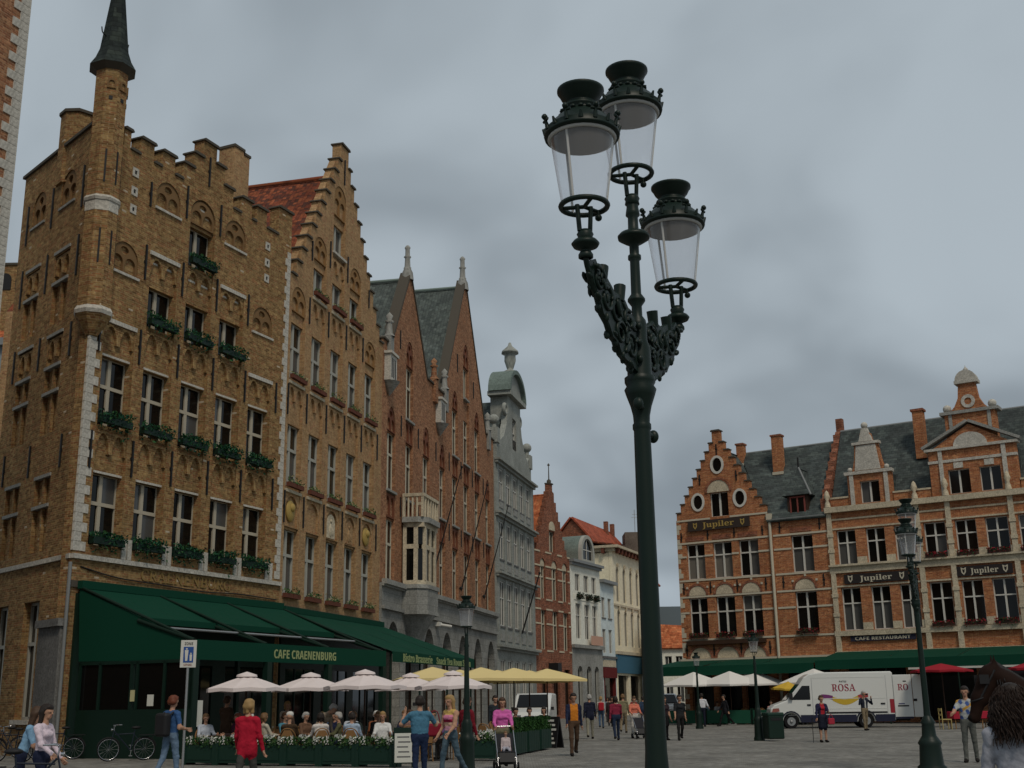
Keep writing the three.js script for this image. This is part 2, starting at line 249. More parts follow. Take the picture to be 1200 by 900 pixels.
// a window set in its opening: the mesh is the frame with its bars, its children are the panes and the sill
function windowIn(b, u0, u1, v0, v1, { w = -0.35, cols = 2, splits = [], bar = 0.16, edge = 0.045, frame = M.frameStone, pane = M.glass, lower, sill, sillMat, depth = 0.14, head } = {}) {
  const W = u1 - u0, H = v1 - v0, r = x => x.toFixed(2), key = [r(W), r(H), cols, splits.map(s => r(s - v0)).join(), bar, edge, depth].join('|');
  const xs = [0]; for (let i = 1; i < cols; i++) xs.push(W * i / cols); xs.push(W);
  const ys = [0, ...splits.map(s => s - v0), H];
  const geo = cached('f' + key, () => {
    const l = [bx(0, edge, 0, H, -depth, 0), bx(W - edge, W, 0, H, -depth, 0), bx(edge, W - edge, H - edge, H, -depth, 0), bx(edge, W - edge, 0, edge, -depth, 0)];
    for (let i = 1; i < cols; i++) l.push(bx(xs[i] - bar / 2, xs[i] + bar / 2, edge, H - edge, -depth, 0.01));
    for (let j = 1; j < ys.length - 1; j++) l.push(bx(edge, W - edge, ys[j] - bar * 0.4, ys[j] + bar * 0.4, -depth, 0.016));
    return merge(l);
  });
  const f = part(b, 'window', geo, frame, [u0, v0, w]);
  for (let i = 0; i < cols; i++) for (let j = 0; j < ys.length - 1; j++) {
    const a = xs[i] + (i ? bar / 2 : edge), c = xs[i + 1] - (i < cols - 1 ? bar / 2 : edge), d = ys[j] + (j ? bar * 0.4 : edge), e = ys[j + 1] - (j < ys.length - 2 ? bar * 0.4 : edge);
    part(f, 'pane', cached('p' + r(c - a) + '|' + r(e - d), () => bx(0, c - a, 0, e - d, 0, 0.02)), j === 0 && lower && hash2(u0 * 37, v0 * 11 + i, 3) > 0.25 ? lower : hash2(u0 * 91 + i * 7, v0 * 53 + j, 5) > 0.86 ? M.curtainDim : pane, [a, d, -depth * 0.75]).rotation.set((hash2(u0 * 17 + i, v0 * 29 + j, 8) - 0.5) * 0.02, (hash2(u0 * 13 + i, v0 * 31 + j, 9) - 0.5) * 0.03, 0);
  }
  if (sill) part(f, 'sill', cached('s' + r(W) + sill, () => bx(-0.08, W + 0.08, -0.13, -0.005, -0.1, -w + sill)), sillMat || M.whiteStone, [0, 0, 0]);
  if (head) part(f, 'lintel', cached('h' + r(W) + head, () => bx(-0.07, W + 0.07, H + 0.005, H + 0.085, -0.1, -w + head)), sillMat || M.whiteStone, [0, 0, 0]);
  return f;
}
function blindArches(b, u0, u1, v0, v1, w0, w1, mat, n = 2) { // a spandrel plate with arches cut up into it from below
  const W = u1 - u0, H = v1 - v0;
  part(b, 'blind_arch', cached(['ba', W.toFixed(2), H.toFixed(2), n, (w1 - w0).toFixed(2)].join('|'), () => {
    const o = [[0, H], [0, 0]], pw = W / n;
    for (let i = 0; i < n; i++) { const a = i * pw + 0.09, c = (i + 1) * pw - 0.09, r = (c - a) / 2; for (let k = 0; k <= 8; k++) { const t = PI - k / 8 * PI; o.push([(a + c) / 2 + r * Math.cos(t), Math.min(H - 0.08, 0.02 + (H - 0.1) * Math.sin(t))]); } if (i < n - 1) o.push([c, 0], [c + 0.18, 0]); }
    o.push([W, 0], [W, H]); return sheet(o.reverse(), [], 0, w1 - w0);
  }), mat, [u0, v0, w0]);
}
function archTracery(b, u0, u1, v0, v1, w, mat, pointed) { // stone or brick tracery filling an arched niche
  const W = u1 - u0, H = v1 - v0;
  part(b, 'tracery', cached(['tr', W.toFixed(2), H.toFixed(2), !!pointed].join('|'), () => {
    const f = pointed ? pointedPts : archPts, o = f(0, W, 0, H), k = 0.09, m = W / 2, hh = H * 0.55;
    return sheet(o, [f(k, m - k / 2, k * 0.6, hh), f(m + k / 2, W - k, k * 0.6, hh), ovalPts(m, hh + (H - hh) * 0.42, W * 0.16, Math.min(W * 0.16, (H - hh) * 0.3), 12)], 0, 0.1);
  }), mat, [u0, v0, w]);
}
function anchor(b, u, v0, v1, w = 0.002) { part(b, 'wall_anchor', cached('an' + (v1 - v0).toFixed(2), () => merge([bx(-0.035, 0.035, 0, v1 - v0, 0, 0.06), bx(-0.08, 0.08, (v1 - v0) / 2 - 0.05, (v1 - v0) / 2 + 0.05, 0, 0.03)])), M.iron, [u, v0, w]); }
function copingOn(b, u0, u1, v, w0, w1, mat = M.coping, t = 0.11, o = 0.07) { part(b, 'coping', cached(['cp', (u1 - u0).toFixed(2), (w1 - w0).toFixed(2), t, o].join('|'), () => { const W = u1 - u0, D = w1 - w0, g = sheet([[-o, 0], [W + o, 0], [W + o, t * 0.5], [W, t], [0, t], [-o, t * 0.5]], [], -o, D + o); return g; }), mat, [u0, v, w0]); }
// ================= ground =================
{
  const setts = dataTex(1024, 6, (i, j, o) => {
    const rows = 44, per = 40, fy = j / 1024 * rows, r = Math.floor(fy), fx = i / 1024 * per + (r % 2) * 0.5, b = Math.floor(fx) % per, ly = fy - r, lx = fx - Math.floor(fx);
    const k = Math.floor(j * 0.75) * TN + Math.floor(i * 0.75); let m = (0.84 + 0.32 * hash2(b, r, 4)) * (1 + (nBig[k] - 0.5) * 0.8) * (1 + (nMid[k] - 0.5) * 0.7); if (ly < 0.12 || lx < 0.12) m *= 0.75;
    const c = hash2(b, r, 9) > 0.6 ? [0.185, 0.178, 0.158] : [0.195, 0.190, 0.173]; for (let t = 0; t < 3; t++) o[t] = toS(c[t] * m);
  });
  const bump = dataTex(512, 6, (i, j, o) => { const fy = j / 512 * 44, r = Math.floor(fy), fx = i / 512 * 40 + (r % 2) * 0.5, ly = fy - r, lx = fx - Math.floor(fx); o[0] = o[1] = o[2] = ly < 0.14 || lx < 0.14 ? 60 : 170 + 60 * hash2(Math.floor(fx) % 40, r, 4); }, false);
  structure('ground', muv(new THREE.BoxGeometry(900, 0.5, 900).translate(0, -0.25, -100)), std({ map: setts, bumpMap: bump, bumpScale: 0.02, roughness: 0.82 }));
}

// ================= the turreted corner house =================
const rowBays = (n, first, pitch, width) => Array.from({ length: n }, (_, i) => [first + i * pitch, first + i * pitch + width]);
function shopfront(b, u0, u1, opens) { // dark timber café front with glazed bays
  const f = part(b, 'shopfront', sheet(rectPts(u0, u1, 0.02, 5.3), opens.map(([a, c]) => rectPts(a, c, 0.5, 3.05)), 0.003, 0.1), M.greenPaint);
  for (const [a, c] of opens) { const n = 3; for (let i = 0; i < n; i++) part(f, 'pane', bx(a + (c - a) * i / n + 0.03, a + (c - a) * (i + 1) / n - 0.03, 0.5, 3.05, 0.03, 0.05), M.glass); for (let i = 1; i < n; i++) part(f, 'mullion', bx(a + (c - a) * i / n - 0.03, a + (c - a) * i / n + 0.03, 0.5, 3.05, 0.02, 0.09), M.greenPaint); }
}
const boxSpots = []; // window boxes wanted: [building, u0, u1, v, w, style, label]
const HA = building('corner_house', 'tall brown brick corner house with battlements and a slate-capped corner turret', [-14.89, -40], 24.07);
{
  const b = HA, bays = rowBays(5, 0.67, 2.137, 1.57), prof = [[0, 22.05]];
  const up = [[0.95, 1.3, 22.75], [1.85, 2.6, 22.75], [3.08, 3.83, 22.75], [4.35, 4.95, 22.8], [4.95, 5.5, 23.5], [5.5, 6.36, 24.3], [6.36, 6.94, 23.6], [6.94, 7.58, 22.85], [8.17, 8.91, 22.8], [9.25, 9.99, 22.8], [10.9, 11.93, 23.4]];
  let cur = 0, low = [];
  for (const [a, c, v] of up) { if (a > cur) { prof.push([cur, 22.05], [a, 22.05]); low.push([cur, a]); } prof.push([a, v], [c, v]); cur = c; }
  const outline = [[11.93, 0], [0, 0], ...prof.slice(1)].filter((p, i, l) => !i || p[0] !== l[i - 1][0] || p[1] !== l[i - 1][1]);
  const niche = { 0: [17.1, 18.32], 1: [20.35, 21.57], 3: [20.35, 21.57], 4: [17.1, 18.32] }, topOf = [15.02, 18.3, 0, 18.3, 15.02];
  const holes = [], back = [];
  bays.forEach(([a, c], i) => {
    if (i === 2) holes.push(archPts(a, c, 7.0, 21.66)); else { holes.push(rectPts(a, c, 7.0, topOf[i])); holes.push(archPts(a + 0.08, c - 0.08, niche[i][0], niche[i][1])); }
    back.push(rectPts(a, c, 7.0, 9.53), rectPts(a, c, 11.27, 13.78)); if (i > 0 && i < 4) back.push(rectPts(a, c, 15.5, 17.08)); if (i === 2) back.push(rectPts(a, c, 18.7, 20.36));
  });
  const doors = [[1.0, 3.4], [4.2, 7.6], [8.4, 11.2]].map(d => rectPts(d[0], d[1], 0.02, 3.1));
  shopfront(b, 0.3, 11.6, doors.map(d => [d[0][0], d[1][0]]));
  part(b, 'wall', sheet(outline, [...holes, ...doors], -0.15, 0), M.brownBrick);
  part(b, 'inner_wall', sheet(rectPts(0.02, 11.9, 0, 21.95), [...back, ...doors], -0.5, -0.152), M.brownBrick);
  part(b, 'rear_wall', planPrism([[0.75, -0.52], [11.9, -0.52], [11.9, -7.3], [3.5, -7.3]], 0, 21.8), M.brownBrick);
  for (const [a, c, v] of up) copingOn(b, a, c, v, -0.5, 0.02);
  for (const [a, c] of low) if (c > 1) copingOn(b, a + 0.07, c - 0.07, 22.05, -0.4, 0.0);
  for (const [a, c, v] of up) part(b, 'merlon', cached('mer' + (c - a).toFixed(2) + (v - 22.05).toFixed(2), () => bx(0.003, c - a - 0.003, 0, v - 22.053, -0.35, 0)), M.brownBrick, [a, 22.05, -0.152]);
  const fl = ['first', 'second', 'third', 'fourth'];
  bays.forEach(([a, c], i) => {
    const o = { w: -0.36, bar: 0.16, edge: 0.025, depth: 0.1, head: -0.14 };
    windowIn(b, a, c, 7.0, 9.53, { ...o, splits: [8.5] }); windowIn(b, a, c, 11.27, 13.78, { ...o, splits: [12.73] });
    boxSpots.push([b, a, c, 7.0, 0, 'ivy', `trailing green window box on first floor of turreted house, ${ordinal[i]} from turret`], [b, a, c, 11.27, 0, 'ivy', `trailing green window box on second floor of turreted house, ${ordinal[i]} from turret`]);
    if (i > 0 && i < 4) { windowIn(b, a, c, 15.5, 17.08, o); boxSpots.push([b, a, c, 15.5, 0, 'ivy', `trailing green window box on third floor of turreted house, ${ordinal[i - 1]} from turret`]); }
    if (i === 2) { windowIn(b, a, c, 18.7, 20.36, o); boxSpots.push([b, a, c, 18.7, 0, 'ivy', 'trailing green window box under the topmost window of turreted house']); archTracery(b, a + 0.05, c - 0.05, 20.5, 21.6, -0.15, M.traceryBrown); blindArches(b, a, c, 17.75, 18.5, -0.15, -0.03, M.brownBrick); }
    else {
      archTracery(b, a + 0.08, c - 0.08, niche[i][0], niche[i][1], -0.15, M.traceryBrown);
      part(b, 'niche_sill', cached('ns', () => bx(-0.05, 1.46, -0.1, -0.004, -0.14, 0.07)), M.whiteStone, [a + 0.08, niche[i][0], 0]);
      part(b, 'lintel', cached('li', () => bx(-0.06, 1.63, 0.004, 0.16, -0.14, 0.06)), M.whiteStone, [a, topOf[i], 0]);
      blindArches(b, a, c, topOf[i] - 0.75, topOf[i] - 0.01, -0.15, -0.03, M.brownBrick);
    }
    blindArches(b, a, c, 10.25, 11.05, -0.15, -0.03, M.brownBrick); if (i > 0 && i < 4) blindArches(b, a, c, 14.5, 15.28, -0.15, -0.03, M.brownBrick);
    part(b, 'stone_block', cached('pb', () => merge([bx(-0.55, -0.32, 6.63, 7.35, -0.02, 0.05), bx(-0.26, -0.05, 6.63, 7.35, -0.02, 0.05)])), M.whiteStone, [c + 0.6, 0, 0]);
  });
  for (const u of [0.42, 2.52, 4.66, 6.8, 8.93]) { anchor(b, u, 9.6, 10.95); anchor(b, u, 13.85, 15.2); if (u > 2) anchor(b, u, 17.2, 18.6); }
  anchor(b, 11.15, 9.6, 10.95); anchor(b, 11.15, 13.85, 15.2); anchor(b, 4.66, 20.5, 21.9); anchor(b, 6.8, 20.5, 21.9); anchor(b, 5.93, 22.4, 23.7); anchor(b, 2.55, 20.2, 21.2);
  for (const u of [1.66, 10.14]) for (const v of [19.55, 20.28, 21.05]) { const s = part(b, 'stone_block', cached('hb', () => sheet(rectPts(-0.16, 0.16, 0, 0.36), [rectPts(-0.06, 0.06, 0.1, 0.26)], -0.03, 0.03)), M.whiteStone, [u, v, 0]); part(s, 'socket', cached('hbs', () => bx(-0.06, 0.06, 0.1, 0.26, -0.02, 0.012)), M.iron); }
  // white corner stones, long and short by turns
  for (let i = 0; i < 26; i++) part(b, 'quoin', cached('qa' + (i % 2), () => bx(-0.04, i % 2 ? 0.32 : 0.55, 0.006, 0.318, -0.06, 0.03)), M.whiteStone, [0, 6.72 + i * 0.324, 0]);
  for (let i = 0; i < 44; i++) part(b, 'quoin', cached('qb' + (i % 2), () => bx(i % 2 ? 0.06 : -0.08, 0.3, 0.006, 0.33, -0.06, 0.03)), M.whiteStone, [11.6, 6.72 + i * 0.336, 0]);
  part(b, 'string_course', [bx(-0.05, 11.93, 6.45, 6.61, -0.1, 0.12)], M.whiteStone);
  part(b, 'fascia', [bx(0, 11.93, 5.5, 5.72, 0.003, 0.06)], M.coping);
  part(b, 'lettering', letters('CRAENENBURG', 5.2, 0.40, 0.03, fontThin), M.oldGilt, [3.4, 5.98, 0.003]);
  part(b, 'cable', tube([[0.4, 6.2, 0.03], [2, 5.98, 0.05], [4.5, 5.9, 0.05], [7, 5.83, 0.05], [9, 5.9, 0.05], [11.7, 5.85, 0.05]], 0.025, 30, 5), M.iron);
  part(b, 'downpipe', [bar([-0.15, 0, 0.1], [-0.15, 6.3, 0.1], 0.06)], M.lead);
  // the corner turret: eight-sided, corbelled out above the second floor
  const oct = (r0, r1, h, y) => { const g = new THREE.CylinderGeometry(r1, r0, h, 8, 1); g.scale(0.68, 1, 0.68); g.rotateY(PI / 8); g.translate(0.12, y + h / 2, -0.05); return muv(g.toNonIndexed()); };
  const flat = g => { g.deleteAttribute('normal'); g.computeVertexNormals(); return muv(g); };
  const t = part(b, 'turret', [flat(oct(0.9, 0.9, 9.5, 15.3))], M.brownBrick);
  part(t, 'ledge', [flat(oct(0.97, 1.03, 0.13, 15.02)), flat(oct(1.03, 0.91, 0.15, 15.15))], M.whiteStone);
  part(t, 'corbel', [flat(oct(0.3, 0.95, 0.72, 14.3))], M.brownBrick);
  part(t, 'stone_band', [flat(oct(0.92, 0.92, 0.4, 18.9)), flat(oct(0.97, 1.02, 0.1, 19.3)), flat(oct(1.02, 0.91, 0.1, 19.4))], M.whiteStone);
  part(t, 'spire', [flat(oct(1.3, 1.02, 0.34, 24.75)), flat(oct(1.02, 0.82, 0.4, 25.09)), flat(oct(0.82, 0.03, 4.5, 25.49))], M.darkSlate);
  part(t, 'eaves', [flat(oct(0.9, 1.28, 0.2, 24.55))], M.coping);
  for (let k = 0; k < 4; k++) { const a = (k * 45 - 45) * DEG; for (const v of [20.0, 16.9]) part(t, 'arrow_slit', bx(-0.035, 0.035, 0, 1.3, 0, 0.02), M.iron, [0.12 + Math.sin(a) * 0.565, v, -0.05 + Math.cos(a) * 0.565]).rotation.y = a; part(t, 'peep_hole', bx(-0.07, 0.07, 0, 0.14, 0, 0.02), M.iron, [0.12 + Math.sin(a) * 0.568, 23.3, -0.05 + Math.cos(a) * 0.568]).rotation.y = a; part(t, 'blind_arch', sheet(archPts(-0.16, 0.16, 0, 0.4), [archPts(-0.1, 0.1, 0.02, 0.32)], 0, 0.05), M.traceryBrown, [0.12 + Math.sin(a) * 0.565, 23.75, -0.05 + Math.cos(a) * 0.565]).rotation.y = a; }
  for (const s of [-1, 1]) part(t, 'hook', tube([[0.12 + s * 0.48, 26.0, -0.05], [0.12 + s * 0.66, 26.05, -0.05], [0.12 + s * 0.72, 26.25, -0.05]], 0.025, 8, 5), M.iron);
  // chimneys
  const ch = part(b, 'chimney', [bx(8.6, 9.25, 21.8, 25.6, -1.7, -0.85), bx(9.25, 9.75, 21.8, 25.5, -1.5, -0.9)], M.ochreBrick); part(ch, 'chimney_cap', [bx(8.55, 9.3, 25.6, 25.72, -1.75, -0.8), bx(9.31, 9.8, 25.5, 25.62, -1.55, -0.85)], M.coping);
  // wall on the side street
    const L = 7.62, dir = (136.46 - 24.07) * DEG; // turned against the front
  const sh = [], cols = [[1.15, 2.45], [3.9, 5.25]];
  for (const [a, c] of cols) { sh.push(rectPts(a, c, 6.95, 9.65), rectPts(a, c, 11.25, 15.0), rectPts(a, c, 15.5, 18.3), archPts(a, c, 20.3, 21.7)); sh.push(rectPts(a, c, 1.2, 5.2)); }
  const sw = part(b, 'side_wall', sheet(rectPts(0, L - 0.075, 0, 22.9), sh, -0.16, 0), M.brownBrick, [-Math.cos(dir) * L, 0, Math.sin(dir) * L]);
  // local x of the side wall runs back-to-corner
  sw.rotation.y = -dir; sw.position.set(-Math.cos(dir) * L, 0, -Math.sin(dir) * L);
  part(sw, 'inner_wall', sheet(rectPts(0.02, L - 0.5, 0, 22.7), cols.map(([a, c]) => rectPts(a, c, 1.2, 5.2)), -0.5, -0.162), M.brownBrick);
  part(sw, 'coping', [bx(-0.1, L - 0.6, 22.9, 23.02, -0.5, 0.1)], M.coping);
  part(sw, 'string_course', [bx(-0.02, L - 0.02, 6.45, 6.61, -0.04, 0.1)], M.whiteStone);
  for (let i = 0; i < 26; i++) part(sw, 'quoin', cached('qs' + (i % 2), () => bx(i % 2 ? -0.2 : -0.32, 0.0, 0.006, 0.318, -0.03, 0.022)), M.whiteStone, [L, 6.72 + i * 0.324, 0]);
  for (const [a, c] of cols) {
    for (const v of [8.5, 9.6, 12.75, 13.75, 17.1, 18.35, 15.0]) part(sw, 'stone_bar', cached('sb', () => bx(-0.06, 1.38, 0, 0.12, -0.15, 0.05)), M.greyPlain, [a, v, 0]);
    for (const v of [10.9 - 0.65, 14.2, 17.5]) blindArches(sw, a, c, v, v + 0.75, -0.16, -0.03, M.brownBrick);
    archTracery(sw, a, c, 20.3, 21.7, -0.15, M.traceryBrown); part(sw, 'niche_sill', bx(-0.05, c - a + 0.05, -0.1, -0.004, -0.14, 0.06), M.greyPlain, [a, 20.3, 0]);
    for (const [v0, v1] of [[6.95, 9.6], [11.25, 13.7], [15.5, 17.1]]) part(sw, 'mullion', bx((a + c) / 2 - 0.09, (a + c) / 2 + 0.09, v0, v1, -0.15, -0.04), M.brownBrick);
    const win = part(sw, 'window', [bx(a, c, 1.2, 1.3, -0.4, -0.25), bx(a, c, 5.1, 5.2, -0.4, -0.25), bx(a, c, 3.7, 3.82, -0.4, -0.24), bx(a, a + 0.08, 1.3, 5.1, -0.4, -0.25), bx(c - 0.08, c, 1.3, 5.1, -0.4, -0.25), bx((a + c) / 2 - 0.06, (a + c) / 2 + 0.06, 1.3, 5.1, -0.4, -0.23)], M.frameGrey);
    for (const [p, q] of [[a + 0.08, (a + c) / 2 - 0.06], [(a + c) / 2 + 0.06, c - 0.08]]) for (const [r, s] of [[1.3, 3.7], [3.82, 5.1]]) part(win, 'pane', bx(p, q, r, s, -0.36, -0.34), M.glassBrown);
    part(win, 'sill', bx(a - 0.1, c + 0.1, 1.05, 1.198, -0.3, 0.12), M.whiteStone);
  }
  for (const u of [0.75, 3.2, 6.0]) { anchor(sw, u, 9.8, 11); anchor(sw, u, 13.9, 15.2); anchor(sw, u, 17.0, 18.6); anchor(sw, u, 19.7, 21.4); }
  part(sw, 'stone_pier', [bx(5.9, L + 0.02, 0, 4.2, 0.003, 0.22), bx(5.85, L + 0.1, 4.2, 4.45, 0.003, 0.34)], M.plinth);
  part(sw, 'downpipe', [bar([5.8, 0, 0.1], [5.8, 4.3, 0.1], 0.05)], M.lead);
  const oc = part(b, 'octagonal_chimney', flat(place(new THREE.CylinderGeometry(0.66, 0.66, 3.0, 8), 1.95, 22.9, -3.42).toNonIndexed()), M.brownBrick); part(oc, 'chimney_cap', flat(place(new THREE.CylinderGeometry(0.74, 0.74, 0.12, 8), 1.95, 24.46, -3.42).toNonIndexed()), M.coping);
}

// ================= the ochre stepped gable =================
const HB = building('gabled_house', 'ochre brick house with a steep stepped gable and red tiled roof', [-10.0, -50.93], 14.35);
{
  const b = HB, W = 11.84, n = 11, bays = rowBays(5, 0.2, 2.262, 1.54), out = [[W, 0], [0, 0]], L = [], R = [];
  for (let i = 0; i < n; i++) { const v = 20.62 + i * 0.8; L.push([0.05 + i * 0.5, v]); R.push([W - 0.05 - i * 0.5, v]); }
  for (let i = 0; i < n; i++) { out.push([L[i][0], i ? L[i - 1][1] : 20.62 - 0.01]); out.push([L[i][0], L[i][1]]); }
  out[2] = [0, 20.62]; out[3] = [0.0001, 20.62];
  out.push([5.42, L[n - 1][1]], [5.42, 29.6], [6.42, 29.6], [6.42, L[n - 1][1]]);
  for (let i = n - 1; i >= 0; i--) { out.push([R[i][0], R[i][1]]); out.push([R[i][0], i ? R[i - 1][1] : 20.61]); }
  out.push([W, 20.61]);
  const tops = [20.2, 23.55, 27.2, 23.55, 20.2], holes = bays.map(([a, c], i) => archPts(a, c, 6.0, tops[i])), back = [];
  bays.forEach(([a, c], i) => { back.push(rectPts(a, c, 6.1, 8.97), rectPts(a, c, 10.9, 13.68), rectPts(a, c, 15.8, 18.43)); if (i > 0 && i < 4) back.push(rectPts(a, c, 20.48, 21.88)); if (i === 2) back.push(rectPts(a, c, 23.46, 25.02)); });
  const doors = [[0.6, 3.6], [4.4, 7.4], [8.2, 11.2]].map(d => rectPts(d[0], d[1], 0.02, 3.1));
  shopfront(b, 0.1, 11.7, doors.map(d => [d[0][0], d[1][0]]));
  part(b, 'wall', sheet(out, [...holes, ...doors], -0.14, 0), M.ochreBrick);
  part(b, 'inner_wall', sheet([[0.02, 0], [W - 0.02, 0], [W - 0.02, 20.3], [6.7, 28.6], [5.1, 28.6], [0.02, 20.3]], [...back, ...doors], -0.5, -0.142), M.ochreBrick);
  part(b, 'rear_wall', bx(0.03, W - 0.03, 0, 20.2, -15, -0.52), M.ochreBrick);
  const rf = part(b, 'roof', prismRoof(0.05, W - 0.05, 20.2, 28.0, -15, -0.5), M.redTile); part(rf, 'ridge', bar([W / 2, 28.05, -15], [W / 2, 28.05, -0.5], 0.14), M.redTile);
  const wv = part(rf, 'roof_ornament', bar([5.9, 28, -7.2], [5.9, 29.6, -7.2], 0.03), M.iron);
  part(rf, 'hoop', (() => { const l = []; for (let k = 0; k < 3; k++) { const g = new THREE.TorusGeometry(0.42, 0.03, 5, 18, PI); g.rotateY(k * PI / 3); g.translate(5.9, 28.25, -7.2); l.push(g); } return l; })(), M.iron);
  for (let i = 0; i < n; i++) { const a = L[i], r = R[i], nx = i < n - 1 ? L[i + 1][0] : 5.42; copingOn(b, a[0], nx, a[1], -0.5, 0.02, M.coping, 0.1); copingOn(b, W - nx, r[0], r[1], -0.5, 0.02, M.coping, 0.1); part(b, 'gable_step', cached('gs', () => bx(0.01, 0.49, -0.8, -0.003, -0.36, 0)), M.ochreBrick, [a[0], a[1], -0.142]); part(b, 'gable_step', winCache.get('gs'), M.ochreBrick, [r[0] - 0.5, r[1], -0.142]); }
  part(b, 'gable_peak', bx(5.43, 6.41, 28.3, 29.597, -0.5, -0.143), M.ochreBrick); copingOn(b, 5.42, 6.42, 29.6, -0.5, 0.02);
  bays.forEach(([a, c], i) => {
    const o = { w: -0.26, bar: 0.17, depth: 0.14, head: -0.15, frame: M.frameGrey, pane: M.glassBrown, lower: M.curtainDim };
    windowIn(b, a, c, 6.1, 8.97, { ...o, splits: [7.88] }); windowIn(b, a, c, 10.9, 13.68, { ...o, splits: [12.57] }); windowIn(b, a, c, 15.8, 18.43, { ...o, splits: [17.32] });
    const lab = (f) => `brick-red plant box on ochre house, ${f} floor, ${ordinal[i]} window from turreted house`;
    boxSpots.push([b, a, c, 6.1, 0, 'red', lab('first')], [b, a, c, 10.9, 0, 'red', lab('second')], [b, a, c, 15.8, 0, 'red', lab('third')]);
    for (const [v, h] of [[10.72, 0.13], [15.62, 0.13]]) part(b, 'string_stone', cached('ss', () => bx(-0.05, 1.59, -0.13, 0, -0.13, 0.06)), M.creamStone, [a, v - 0.02, 0]);
    // round-headed panel over the first floor, with a carved boss in some
    part(b, 'blind_arch', cached('bB', () => sheet(rectPts(0, 1.54, 0, 1.5), [archPts(0.14, 1.4, 0.02, 1.38)], 0, 0.1)), M.ochreBrick, [a, 9.08, -0.14]);
    if (i === 0 || i === 4) part(b, 'medallion', cached('med', () => merge([ball(0.42, 0.77, 0.72, 0, 1, 1.15, 0.3), ball(0.2, 0.77, 0.86, 0.1, 1, 1, 0.6)])), M.gilt, [a, 9.08, -0.1]); else if (i === 2 || i === 3) part(b, 'carving', cached('carv', () => merge([sheet(archPts(0.3, 1.24, 0.08, 1.22), [], -0.03, 0.02), ball(0.17, 0.72, 0.45, 0.02, 1, 1.9, 0.35), ball(0.09, 0.75, 0.9, 0.03, 1, 1, 0.6), ball(0.12, 0.98, 0.4, 0.02, 1, 1.6, 0.3)])), i === 2 ? M.creamStone : M.ochreBrick, [a, 9.08, -0.1]);
    blindArches(b, a, c, 14.75, 15.45, -0.14, -0.03, M.ochreBrick);
    if (i === 0 || i === 4) archTracery(b, a + 0.02, c - 0.02, 18.95, 20.18, -0.14, M.traceryOchre);
    else {
      windowIn(b, a, c, 20.48, 21.88, o); boxSpots.push([b, a, c, 20.48, 0, 'red', `brick-red window box of small plants on gable of ochre house, ${ordinal[i - 1]} of three`]); part(b, 'string_stone', winCache.get('ss'), M.creamStone, [a, 20.28, 0]);
      blindArches(b, a, c, 19.4, 20.1, -0.14, -0.03, M.ochreBrick); if (i !== 2) archTracery(b, a + 0.02, c - 0.02, 22.3, 23.53, -0.14, M.traceryOchre);
    }
    if (i === 2) { windowIn(b, a, c, 23.46, 25.02, { ...o, sill: 0.08 }); archTracery(b, a + 0.02, c - 0.02, 25.5, 27.18, -0.14, M.traceryOchre); blindArches(b, a, c, 22.4, 23.1, -0.14, -0.03, M.ochreBrick); }
  });
  for (const u of [0.09, 2.1, 4.35, 6.6, 8.87, 11.15]) { anchor(b, u, 9.2, 10.6); anchor(b, u, 14.0, 15.4); if (u > 1 && u < 11) anchor(b, u, 18.8, 20.1); if (u > 4 && u < 7) anchor(b, u, 22.4, 23.8); }
  anchor(b, 2.2, 22.0, 23.0); anchor(b, 9.6, 22.0, 23.0); anchor(b, 5.9, 27.5, 28.9);
  part(b, 'fascia', [bx(0, W, 5.42, 5.66, 0.003, 0.1)], M.coping);
  part(b, 'chimney', [bx(9.6, 10.9, 22, 26.5, -5.8, -5.0)], M.redBrick);
}

